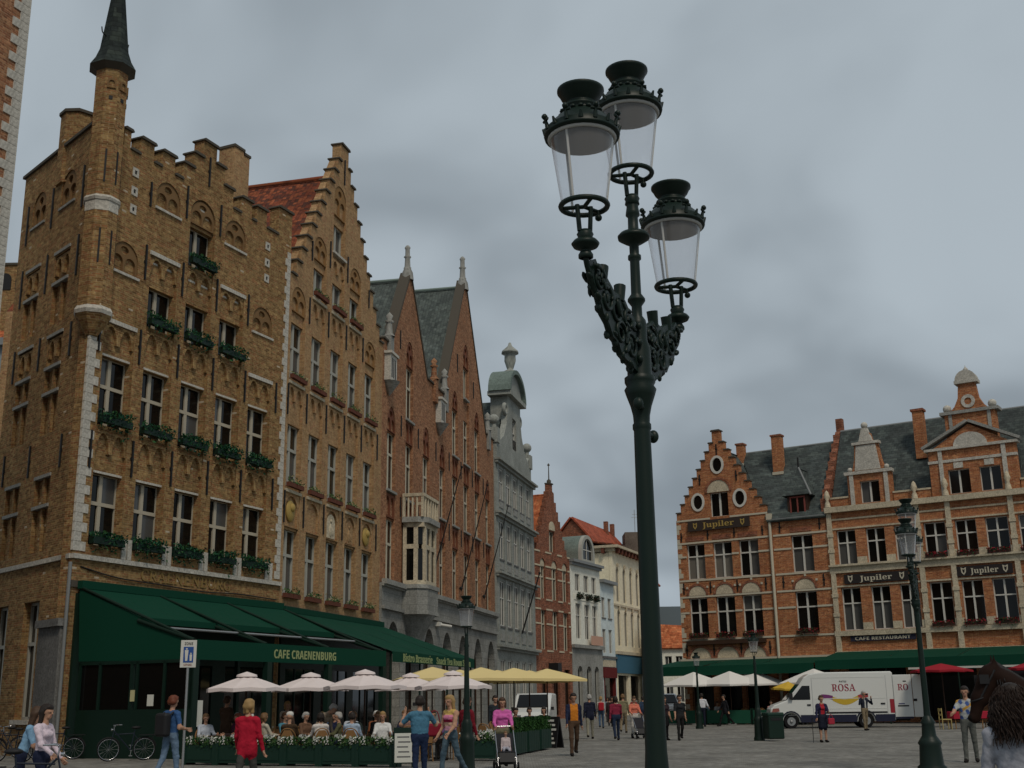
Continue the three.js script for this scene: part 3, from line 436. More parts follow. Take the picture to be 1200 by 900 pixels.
// ================= the red neo-gothic double gable =================
const HC = building('double_gabled_house', 'red brick house with two pointed gables, stone oriel and grey arcaded ground floor', [-7.06, -62.43], 11.45);
{
  const b = HC, W = 27.9, cols = [[0.95, 2.55], [4.45, 5.98], [8.1, 9.65], [11.95, 13.4], [15.2, 16.8], [18.3, 20.0], [21.6, 23.2], [25.0, 26.5]];
  const out = [[0, 7.7], [W, 7.7], [W, 21.0], [25.2, 21.0], [19.05, 31.0], [12.9, 21.0], [8.95, 21.0], [5.2, 26.6], [1.45, 21.0], [0, 21.0]];
  const tops = [17.5, 22.3, 17.9, 17.6, 22.0, 26.2, 22.0, 17.6], hasR3 = [0, 1, 0, 0, 1, 1, 1, 0];
  const holes = [], back = [];
  cols.forEach(([a, c], i) => { holes.push(pointedPts(a, c, 7.8, tops[i])); if (i !== 1) back.push(rectPts(a, c, 7.85, 11.2)); back.push(rectPts(a, c, 12.8, 16.02)); if (hasR3[i]) back.push(rectPts(a, c, 17.5, 20.65)); if (i === 5) back.push(rectPts(a + 0.25, c - 0.25, 22.2, 24.4)); });
  part(b, 'wall', sheet(out, holes, -0.14, 0), M.redBrick);
  part(b, 'inner_wall', sheet([[0.02, 7.7], [W - 0.02, 7.7], [W - 0.02, 20.9], [25, 20.9], [19.05, 30.6], [13.1, 20.9], [8.8, 20.9], [5.2, 26.2], [1.6, 20.9], [0.02, 20.9]], back, -0.5, -0.142), M.redBrick);
  part(b, 'rear_wall', bx(0.03, W - 0.03, 0, 20.6, -16, -0.52), M.redBrick);
  const r1 = part(b, 'roof', prismRoof(0.6, 9.8, 20.3, 26.2, -15, -0.5, 5.2), M.greenSlate); part(r1, 'ridge', bar([5.2, 26.25, -15], [5.2, 26.25, -0.5], 0.13), M.copper);
  const r2 = part(b, 'roof', prismRoof(12.3, 25.8, 20.3, 30.5, -15, -0.5, 19.05), M.greenSlate); part(r2, 'ridge', bar([19.05, 30.55, -15], [19.05, 30.55, -0.5], 0.13), M.copper);
  const rake = (a, c) => quadSlab([a[0], a[1], 0.06], [c[0], c[1], 0.06], [c[0], c[1], -0.6], [a[0], a[1], -0.6], 0.14);
  for (const [a, c] of [[[1.45, 21.0], [5.2, 26.6]], [[5.2, 26.6], [8.95, 21.0]], [[12.9, 21.0], [19.05, 31.0]], [[19.05, 31.0], [25.2, 21.0]]]) part(b, 'coping', rake(a, c), M.coping);
  for (const [a, c] of [[0, 1.4], [9.0, 12.85], [25.25, W]]) copingOn(b, a, c, 21.0, -0.5, 0.04);
  const finial = (u, v, k) => part(b, 'finial', [lathe([[0.42, 0], [0.36, 0.5], [0.24, 0.75], [0.26, 0.82], [0.2, 0.9], [0.17, 1.5], [0.25, 1.58], [0.16, 1.66], [0.15, 2.1], [0.2, 2.2], [0.1, 2.35], [0.001, 2.4]].map(p => [p[0] * k, p[1] * k]), 8)], M.greyPlain, [u, v, -0.2]);
  finial(5.2, 26.2, 0.95); finial(19.05, 30.3, 1.1);
  for (const [u, v] of [[1.1, 21.1], [13.2, 21.1], [25.9, 21.1], [10.6, 21.1]]) part(b, 'pinnacle', [bx(-0.32, 0.32, -1.2, 0.3, -0.4, 0.2), lathe([[0.34, 0.3], [0.2, 0.5], [0.16, 1.1], [0.28, 1.18], [0.12, 1.3], [0.22, 1.5], [0.001, 1.75]], 8)], u === 10.6 ? M.redBrick : M.greyPlain, [u, v, 0]);
  for (const u of [0.3, 11.0]) { const g = part(b, 'statue_niche', [bx(0, 1.2, 0, 1.5, 0, 0.35), bx(-0.1, 1.3, 1.5, 1.65, 0, 0.45)], M.whiteStone, [u, 18.7, 0.003]); part(g, 'corbel', [place(new THREE.ConeGeometry(0.6, 0.8, 8), 0.6, -0.4, 0.12, 0, PI)], M.greyPlain); for (const s of [0.3, 0.6, 0.9]) part(g, 'slot', bx(s - 0.08, s + 0.08, 0.2, 1.3, 0.34, 0.36), M.iron); }
  cols.forEach(([a, c], i) => {
    const o = { w: -0.2, bar: 0.17, depth: 0.1, edge: 0.03, frame: M.frameCream, sill: 0.1, sillMat: M.greyPlain };
    if (i !== 1) windowIn(b, a, c, 7.9, 11.2, { ...o, splits: [9.9] });
    windowIn(b, a, c, 12.8, 16.02, { ...o, splits: [14.85] });
    part(b, 'tracery', cached('tp' + (c - a).toFixed(2), () => sheet(rectPts(0, c - a, 0, 1.3), [pointedPts(0.1, (c - a) / 2 - 0.06, 0.1, 1.15), pointedPts((c - a) / 2 + 0.06, c - a - 0.1, 0.1, 1.15)], 0, 0.1)), M.tracery, [a, 11.3, -0.14]);
    if (hasR3[i]) { windowIn(b, a, c, 17.5, 20.65, { ...o, splits: [19.5] }); part(b, 'tracery', winCache.get('tp' + (c - a).toFixed(2)), M.tracery, [a, 16.1, -0.14]); }
    if (i === 5) windowIn(b, a + 0.25, c - 0.25, 22.2, 24.4, { ...o });
    const tv = i === 5 ? 24.5 : hasR3[i] ? 20.75 : 16.1; archTracery(b, a + 0.03, c - 0.03, tv, tops[i] - 0.06, -0.14, M.tracery, true);
  });
  for (const u of [3.5, 7.0, 11.0, 14.3, 17.5, 20.8, 24.2]) { anchor(b, u, 11.6, 12.7); anchor(b, u, 16.2, 17.4); } anchor(b, 16.6, 23.5, 24.8); anchor(b, 21.3, 22.8, 24); anchor(b, 3.2, 21.3, 22.4);
  // grey stone ground floor with pointed arches
  const arch = [2.1, 5.7, 9.25, 13.4, 17.5, 21.8, 25.9], ah = arch.map(u => pointedPts(u - 1.3, u + 1.3, 0.02, 5.78));
  part(b, 'arcade', sheet(rectPts(0, W, 0, 7.68), ah, -0.45, 0.12), M.greyStone);
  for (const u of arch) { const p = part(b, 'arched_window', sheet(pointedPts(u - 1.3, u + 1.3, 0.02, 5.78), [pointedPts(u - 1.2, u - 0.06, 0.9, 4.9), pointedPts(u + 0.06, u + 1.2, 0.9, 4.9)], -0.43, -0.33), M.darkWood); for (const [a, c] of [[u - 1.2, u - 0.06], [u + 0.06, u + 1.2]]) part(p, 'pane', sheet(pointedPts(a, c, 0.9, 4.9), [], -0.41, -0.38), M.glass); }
  part(b, 'cornice', [bx(-0.02, W, 7.6, 7.86, 0.121, 0.4), bx(-0.02, W, 7.5, 7.6, 0.121, 0.25)], M.greyPlain); part(b, 'string_course', [bx(-0.02, W, 6.32, 6.5, 0.121, 0.3)], M.greyPlain);
  // the oriel bay with its balcony
  const or = part(b, 'oriel', [planPrism([[3.75, 0.125], [6.75, 0.125], [6.75, 0.95], [6.3, 1.35], [4.2, 1.35], [3.75, 0.95]], 7.872, 8.1), bx(3.78, 4.0, 8.1, 11.3, 0.1, 0.3), bx(3.78, 4.0, 8.1, 11.3, 0.72, 0.95), bx(6.5, 6.72, 8.1, 11.3, 0.1, 0.95), bx(4.1, 4.35, 8.1, 11.3, 1.1, 1.33), bx(6.1, 6.35, 8.1, 11.3, 1.1, 1.33), bx(5.13, 5.37, 8.1, 11.3, 1.12, 1.31), bx(3.78, 6.72, 11.05, 11.3, 0.1, 1.3), bx(3.8, 3.98, 9.85, 10.1, 0.3, 0.72), bx(4.35, 6.1, 9.85, 10.1, 1.14, 1.3)], M.creamStone);
  for (const [y0, y1] of [[8.12, 9.85], [10.1, 11.05]]) { part(or, 'pane', bx(3.86, 3.9, y0, y1, 0.3, 0.74), M.glass); part(or, 'pane', bx(4.36, 5.12, y0, y1, 1.18, 1.22), M.glass); part(or, 'pane', bx(5.38, 6.1, y0, y1, 1.18, 1.22), M.glass); part(or, 'pane', bx(-0.2, 0.2, y0, y1, -0.02, 0.02), M.glass, [4.03, 0, 1.06]).rotation.y = -0.75; }
  part(or, 'corbel', [place(new THREE.CylinderGeometry(1.35, 0.45, 1.5, 10), 5.25, 5.5, 0.25), place(new THREE.CylinderGeometry(0.45, 0.1, 0.5, 10), 5.25, 4.5, 0.2)].map(g => muv(g.toNonIndexed())), M.greyPlain);
  const pl = [[3.6, 0.1], [6.9, 0.1], [6.9, 1.0], [6.4, 1.5], [4.1, 1.5], [3.6, 1.0]];
  for (const [v, h, k] of [[6.25, 0.2, 1], [7.65, 0.22, 1.0], [11.3, 0.3, 1.02]]) part(or, 'ledge', planPrism(pl.map(p => [5.25 + (p[0] - 5.25) * k, p[1] * k]), v, v + h), M.greyPlain);
  part(or, 'parapet', planPrism(pl.map(p => [5.25 + (p[0] - 5.25) * 0.95, p[1] * 0.96]), 6.452, 7.648), M.greyStone);
  const rail = part(or, 'balcony_rail', [bx(3.65, 6.85, 12.75, 12.93, 1.15, 1.35), bx(3.62, 3.82, 12.75, 12.93, 0.1, 1.34), bx(6.68, 6.88, 12.75, 12.93, 0.1, 1.34), bx(3.64, 3.8, 11.6, 12.75, 1.18, 1.32), bx(6.7, 6.86, 11.6, 12.75, 1.18, 1.32), bx(5.17, 5.33, 11.6, 12.75, 1.18, 1.32), bx(3.64, 3.8, 11.6, 12.75, 0.1, 0.24)], M.creamStone);
  for (const u of [4.2, 4.75, 5.8, 6.3]) part(rail, 'baluster', [bar([u, 11.6, 1.25], [u, 12.75, 1.25], 0.07)], M.creamStone); for (const w of [0.42, 0.66, 0.92]) part(rail, 'baluster', [bar([3.72, 11.6, w], [3.72, 12.75, w], 0.06)], M.creamStone);
  part(b, 'camera_lamp', [bx(10.5, 11.1, 6.0, 6.25, 0.121, 0.4), bar([10.8, 6.1, 0.3], [11.4, 6.0, 0.9], 0.09)], M.frameWhite);
}

// ================= the grey classical house =================
const HD = building('classical_house', 'grey stone classical house with curved green pediment and urn on top', [-1.4, -90.36], 13.43);
{
  const b = HD, W = 13.4, bays = rowBays(5, 1.1, 2.36, 1.38), holes = [];
  for (const [a, c] of bays) holes.push(rectPts(a, c, 16.76, 19.25), rectPts(a, c, 12.18, 15.1), rectPts(a, c, 7.1, 10.48), rectPts(a, c, 0.9, 4.6));
  part(b, 'wall', sheet(rectPts(0, W, 0, 19.9), holes, -0.4, 0), M.dFront);
  part(b, 'rear_wall', bx(0.03, W - 0.03, 0, 19.6, -16, -0.42), M.dFront);
  for (const v of [19.7, 15.55, 10.95, 5.5]) part(b, 'cornice', [bx(-0.1, W + 0.1, v, v + 0.16, 0.003, 0.45), bx(-0.05, W + 0.05, v - 0.2, v, 0.003, 0.22)], M.dFront);
  for (const [a, c] of bays) {
    const o = { w: -0.07, bar: 0.09, edge: 0.09, depth: 0.08, frame: M.frameWhite, pane: M.glass, sill: 0.06, sillMat: M.plinth };
    windowIn(b, a, c, 16.76, 19.25, { ...o, splits: [18.2] }); windowIn(b, a, c, 12.18, 15.1, { ...o, splits: [13.9] }); windowIn(b, a, c, 7.1, 10.48, { ...o, splits: [9.2] }); windowIn(b, a, c, 0.9, 4.6, { ...o, splits: [3.4] });
    for (const v of [16.3, 11.5, 6.0]) part(b, 'panel', cached('dp', () => bx(0, 1.3, 0, 0.5, 0.002, 0.05)), M.greyPlain, [a + 0.04, v - (v === 6 ? 0 : 0.15), 0]);
  }
  for (let i = 0; i <= 5; i++) part(b, 'pilaster', cached('dpi', () => merge([bx(0, 0.5, 5.7, 10.7, 0.003, 0.05), bx(0, 0.5, 11.15, 15.3, 0.003, 0.05), bx(0, 0.5, 15.75, 19.45, 0.003, 0.05)])), M.dFront, [0.34 + i * 2.36, 0, 0]);
  const vol = [[0.6, 19.9], [12.8, 19.9], [12.8, 21.2], [12.0, 21.4], [10.4, 22.2], [9.4, 23.4], [8.95, 24.8], [8.95, 25.9], [4.45, 25.9], [4.45, 24.8], [4.0, 23.4], [3.0, 22.2], [1.4, 21.4], [0.6, 21.2]];
  const g = part(b, 'gable', sheet(vol, [rectPts(6.0, 7.4, 21.7, 24.35)], -0.5, -0.02), M.dFront);
  part(g, 'gable_block', [bx(4.5, 5.95, 21.5, 25.88, -1.5, -0.502), bx(7.45, 8.9, 21.5, 25.88, -1.5, -0.502), bx(5.95, 7.45, 24.4, 25.88, -1.5, -0.502)], M.dFront);
  windowIn(b, 6.0, 7.4, 21.7, 24.35, { w: -0.2, bar: 0.07, frame: M.frameWhite, splits: [23.2] });
  for (const [R, u, v] of [[0.38, 9.25, 24.7], [0.38, 4.15, 24.7], [0.45, 12.1, 21.5], [0.45, 1.3, 21.5]]) part(g, 'volute', clean(place(new THREE.TorusGeometry(R, R * 0.45, 8, 18), u, v, -0.2)), M.dFront);
  part(g, 'railing', [bx(6.0, 7.4, 22.5, 22.56, -0.1, -0.06), ...Array.from({ length: 6 }, (_, i) => bx(6.1 + i * 0.24, 6.13 + i * 0.24, 21.75, 22.5, -0.1, -0.06))], M.iron);
  const arc = (r, h, v) => { const p = []; for (let i = 0; i <= 14; i++) { const t = PI - i / 14 * PI; p.push([6.7 + Math.cos(t) * r, v + Math.sin(t) * h]); } return p; };
  part(g, 'pediment', [sheet([...arc(2.6, 1.9, 26.25)], [], -0.5, 0.05), bx(3.9, 9.5, 25.9, 26.25, -1.6, 0.4)], M.dFront);
  part(g, 'pediment_roof', [sheet([...arc(2.95, 2.25, 26.25), ...arc(2.6, 1.9, 26.25).reverse()], [], -1.5, 0.4), sheet(arc(2.6, 1.9, 26.25), [], -1.5, -1.3)], M.copper);
  part(g, 'urn', lathe([[0.5, 0], [0.5, 0.2], [0.22, 0.35], [0.3, 0.45], [0.5, 1.1], [0.48, 1.7], [0.75, 1.75], [0.7, 1.95], [0.2, 2.4], [0.1, 2.7], [0.001, 2.75]], 12), M.dFront, [6.7, 28.4, -0.3]);
  for (const u of [0.9, 12.5]) part(g, 'ball_finial', [bx(-0.4, 0.4, 0, 1.2, -0.7, 0.1), ball(0.42, 0, 1.9, -0.3), bar([0, 1.2, -0.3], [0, 1.6, -0.3], 0.2)], M.dFront, [u, 21.2, 0]);
  part(b, 'roof', prismRoof(0.1, W - 0.1, 19.8, 26.0, -15, -0.6, 6.7), M.slate);
}

// ================= smaller houses down the street =================
const HE = building('narrow_gabled_house', 'narrow dark red brick house with white bands and small stepped gable', [1.71, -103.38], 25);
{
  const b = HE, W = 7.98, bays = [[1.15, 2.35], [3.7, 5.05], [6.15, 7.4]], out = [[W, 0], [0, 0], [0, 14.35]], n = 7;
  for (let i = 0; i < n; i++) { const u = 0.55 + i * 0.44, v = 14.95 + i * 0.82; out.push([u, i ? v - 0.82 : 14.35], [u, v]); }
  out.push([3.55, 20.0], [3.55, 20.6], [4.3, 20.6], [4.3, 20.0]); for (let i = n - 1; i >= 0; i--) { const u = 7.3 - i * 0.44, v = 14.95 + i * 0.82; out.push([u, v], [u, i ? v - 0.82 : 14.35]); }
  out.push([W, 14.35]);
  const pts = out.filter((p, i, l) => !i || p[0] !== l[i - 1][0] || p[1] !== l[i - 1][1]);
  const holes = [rectPts(3.3, 4.6, 14.45, 16.3)]; for (const [a, c] of bays) holes.push(archPts(a, c, 10.2, 13.7), rectPts(a, c, 5.85, 9.2), rectPts(a, c, 0.3, 4.2));
  part(b, 'wall', sheet(pts, holes, -0.4, 0), M.darkRedBrick); part(b, 'rear_wall', bx(0.03, W - 0.03, 0, 14.2, -12, -0.42), M.darkRedBrick);
  part(b, 'roof', prismRoof(0.1, W - 0.1, 14.2, 19.8, -12, -0.4), M.orangeTile);
  windowIn(b, 3.3, 4.6, 14.45, 16.3, { w: -0.2, bar: 0.12, frame: M.frameCream }); part(b, 'tympanum', sheet(archPts(3.3, 4.6, 16.4, 17.2), [], 0.002, 0.05), M.creamStone);
  for (const [a, c] of bays) { windowIn(b, a, c, 10.2, 13.0, { w: -0.2, bar: 0.14, splits: [12.1], frame: M.frameCream, pane: M.glassBrown }); part(b, 'tympanum', sheet(archPts(a, c, 13.02, 13.68), [], -0.3, -0.1), M.creamStone); windowIn(b, a, c, 5.85, 9.2, { w: -0.2, bar: 0.14, splits: [8.0], frame: M.frameCream, pane: M.glassBrown }); windowIn(b, a, c, 0.3, 4.2, { w: -0.2, bar: 0.1, frame: M.darkWood }); }
  for (const v of [14.2, 12.95, 11.95, 10.05, 9.2, 7.95, 5.65]) for (const [a, c] of [[0, bays[0][0]], [bays[0][1], bays[1][0]], [bays[1][1], bays[2][0]], [bays[2][1], W]]) part(b, 'stone_band', cached('eb' + (c - a).toFixed(2), () => bx(0, c - a, 0, 0.14, 0.002, 0.05)), M.creamStone, [a, v, 0]);
  part(b, 'finial', [bx(-0.42, 0.42, 0, 0.12, -0.42, 0.1), lathe([[0.2, 0.1], [0.22, 0.35], [0.06, 0.5], [0.04, 1.7], [0.14, 1.8], [0.001, 2.0]], 8, 0, 0, -0.15)], M.coping, [3.92, 20.6, 0]);
  part(b, 'sign_board', [bx(2.6, 3.4, 3.9, 4.7, 0.003, 0.9)], M.black);
}
const HF = building('white_house', 'white stuccoed house with arched lead dormer and dark flower baskets', [5.09, -110.64], 25);
{
  const b = HF, W = 7.62, bays = [[1.2, 2.37], [3.4, 4.6], [5.42, 6.55]], holes = [];
  for (const [a, c] of bays) holes.push(rectPts(a, c, 11.42, 13.0), rectPts(a, c, 7.05, 10.28), archPts(a, c, 0.1, 4.6));
  part(b, 'wall', sheet(rectPts(0, W, 6.2, 14.0), holes.filter(h => h[0][1] > 5), -0.35, 0), M.white); part(b, 'ground_floor', sheet(rectPts(0, W, 0, 6.2), holes.filter(h => h[0][1] < 5), -0.35, 0.05), M.greyPlain);
  part(b, 'rear_wall', bx(0.03, W - 0.03, 0, 13.9, -12, -0.38), M.white);
  part(b, 'cornice', [bx(-0.1, W + 0.1, 14.0, 14.25, -0.3, 0.5), bx(-0.05, W + 0.05, 13.75, 14.0, 0.003, 0.25)], M.lead); part(b, 'string_course', [bx(-0.05, W, 6.2, 6.5, 0.052, 0.35)], M.greyPlain); part(b, 'panel_band', [bx(0.8, W - 0.6, 10.6, 11.1, 0.003, 0.06)], M.white);
  bays.forEach(([a, c], i) => { windowIn(b, a, c, 11.42, 13.0, { w: -0.1, bar: 0.08, frame: M.frameWhite }); windowIn(b, a, c, 7.05, 10.28, { w: -0.1, bar: 0.08, frame: M.frameWhite, splits: [9.2] }); const d = part(b, 'arched_window', sheet(archPts(a, c, 0.1, 4.6), [archPts(a + 0.1, c - 0.1, 0.3, 4.45)], -0.3, -0.2), M.frameGrey); part(d, 'pane', sheet(archPts(a + 0.1, c - 0.1, 0.3, 4.45), [], -0.27, -0.25), M.glass); boxSpots.push([b, a, c, 11.2, 0.1, 'dark', `dark hanging flower basket under a top window of white house, ${ordinal[i]} from red house`]); });
  const d = part(b, 'dormer', [sheet(archPts(3.2, 6.6, 14.25, 17.0, 16), [archPts(3.6, 6.2, 14.6, 16.65, 16)], -0.4, -0.05)], M.frameGrey); part(d, 'pane', sheet(archPts(3.6, 6.2, 14.6, 16.65, 16), [], -0.3, -0.26), M.glass); part(d, 'glazing_bar', [bx(4.87, 4.95, 14.6, 16.6, -0.25, -0.2), bx(3.65, 6.15, 15.5, 15.58, -0.25, -0.2)], M.frameWhite); part(d, 'dormer_roof', sheet(archPts(3.2, 6.6, 14.25, 17.0, 16), [], -4, -0.41), M.copper);
  part(b, 'roof', [quadSlab([0, 14.2, -0.5], [W, 14.2, -0.5], [W, 15.4, -6], [0, 15.4, -6], 0.15), quadSlab([0, 14.2, -12], [W, 14.2, -12], [W, 15.4, -6], [0, 15.4, -6], -0.15)], M.orangeTile);
  part(b, 'banner', bx(4.0, 7.0, 6.55, 7.4, 0.36, 0.4), matte(0.50, 0.30, 0.22));
}
const HG = building('pale_blue_house', 'narrow pale blue house two windows wide over a dark red shopfront', [8.32, -117.56], 22);
{
  const b = HG, W = 4.33, bays = [[0.3, 1.4], [2.3, 3.4]], holes = []; for (const [a, c] of bays) holes.push(rectPts(a, c, 9.35, 11.3), rectPts(a, c, 5.95, 8.24)); holes.push(rectPts(0.3, 4.0, 0.1, 3.6));
  part(b, 'wall', sheet(rectPts(0, W, 0, 12.8), holes, -0.35, 0), M.paleBlue); part(b, 'rear_wall', bx(0.03, W - 0.03, 0, 12.7, -10, -0.38), M.paleBlue); part(b, 'cornice', [bx(-0.1, W + 0.05, 12.7, 13.0, -0.3, 0.5)], M.lead); part(b, 'string_course', [bx(0, W, 5.45, 5.65, 0.003, 0.2)], M.plinth);
  for (const [a, c] of bays) { windowIn(b, a, c, 9.35, 11.3, { w: -0.1, bar: 0.07, frame: M.frameWhite, sill: 0.08, sillMat: M.plinth }); windowIn(b, a, c, 5.95, 8.24, { w: -0.1, bar: 0.07, frame: M.frameWhite }); }
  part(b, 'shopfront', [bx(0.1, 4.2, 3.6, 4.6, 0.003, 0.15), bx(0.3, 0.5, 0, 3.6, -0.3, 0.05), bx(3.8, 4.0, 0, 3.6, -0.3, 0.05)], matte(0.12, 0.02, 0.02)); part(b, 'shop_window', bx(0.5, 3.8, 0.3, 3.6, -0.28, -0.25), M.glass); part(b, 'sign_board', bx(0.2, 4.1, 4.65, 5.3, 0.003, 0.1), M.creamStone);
}
const HH = building('cream_house', 'cream house with rows of arched windows, bracketed cornice and blue shopfront', [9.95, -121.59], 22);
{
  const b = HH, W = 13.2, n = 5, holes = [], bays = rowBays(n, 1.0, 2.37, 1.1); for (const [a, c] of bays) holes.push(archPts(a, c, 11.2, 14.75), archPts(a, c, 6.8, 10.4)); for (let i = 0; i < 3; i++) holes.push(rectPts(0.6 + i * 4.3, 4.1 + i * 4.3, 0.1, 3.9));
  part(b, 'wall', sheet(rectPts(0, W, 0, 16.2), holes, -0.35, 0), M.cream); part(b, 'rear_wall', bx(0.03, W - 0.03, 0, 16.1, -8, -0.38), M.cream);
  part(b, 'cornice', [bx(-0.6, W + 0.2, 16.55, 16.8, -8.5, 0.8), bx(-0.2, W + 0.1, 16.2, 16.55, -8.2, 0.3)], M.creamStone); for (let i = 0; i < 11; i++) part(b, 'bracket', cached('hbr', () => bx(0, 0.3, 16.0, 16.54, 0.302, 0.7)), M.terracotta, [0.2 + i * 1.2, 0, 0]); for (let i = 0; i < 6; i++) part(b, 'bracket', cached('hbr2', () => bx(-0.55, -0.01, 16.0, 16.54, 0, 0.3)), M.terracotta, [0, 0, -1 - i * 1.3]);
  for (const [a, c] of bays) for (const [v0, v1] of [[11.2, 14.75], [6.8, 10.4]]) { const f = part(b, 'window', cached('hw' + v0, () => sheet(archPts(0, 1.1, 0, v1 - v0), [archPts(0.08, 0.51, 0.08, v1 - v0 - 0.18), archPts(0.59, 1.02, 0.08, v1 - v0 - 0.18)], -0.1, 0)), M.frameCream, [a, v0, -0.1]); for (const x of [0.08, 0.59]) part(f, 'pane', cached('hp' + v0, () => sheet(archPts(0, 0.43, 0.08, v1 - v0 - 0.18), [], -0.06, -0.04)), M.curtainDim, [x, 0, 0]); part(f, 'keystone', cached('hk', () => bx(0.42, 0.68, 0, 0.4, 0.18, 0.3)), M.creamStone, [0, v1 - v0 - 0.02, 0]); }
  part(b, 'string_course', [bx(0, W, 5.95, 6.25, 0.003, 0.3), bx(0, W, 10.75, 10.95, 0.003, 0.15)], M.creamStone); part(b, 'shop_sign', bx(0, W, 4.1, 5.9, 0.003, 0.2), matte(0.05, 0.13, 0.19)); for (let i = 0; i < 3; i++) part(b, 'shop_window', bx(0.6 + i * 4.3, 4.1 + i * 4.3, 0.1, 3.9, -0.3, -0.26), M.glass);
  part(b, 'roof', [quadSlab([0, 16.82, 0.2], [W, 16.82, 0.2], [W, 17.6, -4], [0, 17.6, -4], 0.15), quadSlab([0, 16.82, -8], [W, 16.82, -8], [W, 17.6, -4], [0, 17.6, -4], -0.15)], M.redTile);
}
// roofs that stand up behind them
{
  const b = building('red_roofed_house', 'steep red tiled roof rising behind the white house', [12.4, -137.75], 22);
  part(b, 'wall', bx(0, 15, 0, 15.4, -12, 0), M.brownBrick); part(b, 'gable', sheet([[-12, 15.4], [0, 15.4], [-6, 22.3]], [], -0.3, 0).rotateY(-PI / 2), M.darkRedBrick); part(b, 'roof', [quadSlab([-0.3, 15.2, 0.3], [15, 15.2, 0.3], [15, 22.4, -6], [-0.3, 22.4, -6], 0.2), quadSlab([-0.3, 15.2, -12.3], [15, 15.2, -12.3], [15, 22.4, -6], [-0.3, 22.4, -6], -0.2)], std({ map: rowTex([[0.34, 0.085, 0.045], [0.28, 0.07, 0.038]], 0.3, 0.26), roughness: 0.85 }));
  for (const u of [11, 13.6]) part(b, 'chimney', [bx(u, u + 0.5, 20, 23.4, -5.6, -5.1)], M.darkRedBrick);
  const c = building('stepped_dark_gable', 'dark weathered stepped gable with antenna behind the cream house', [13.2, -150], 90);
  part(c, 'wall', [bx(0, 3.2, 0, 18.6, -8, 0), bx(0.2, 3.0, 18.6, 20.3, -6, 0), bx(0.8, 2.6, 20.3, 22.0, -4, 0)], stoneMat([0.13, 0.11, 0.09], { patch: 0.4 })); part(c, 'antenna', [bar([2.2, 22, -1], [2.2, 25, -1], 0.04), bar([1.8, 24, -1], [2.6, 24, -1], 0.025), bar([1.9, 24.4, -1], [2.5, 24.4, -1], 0.025)], M.steel);
}

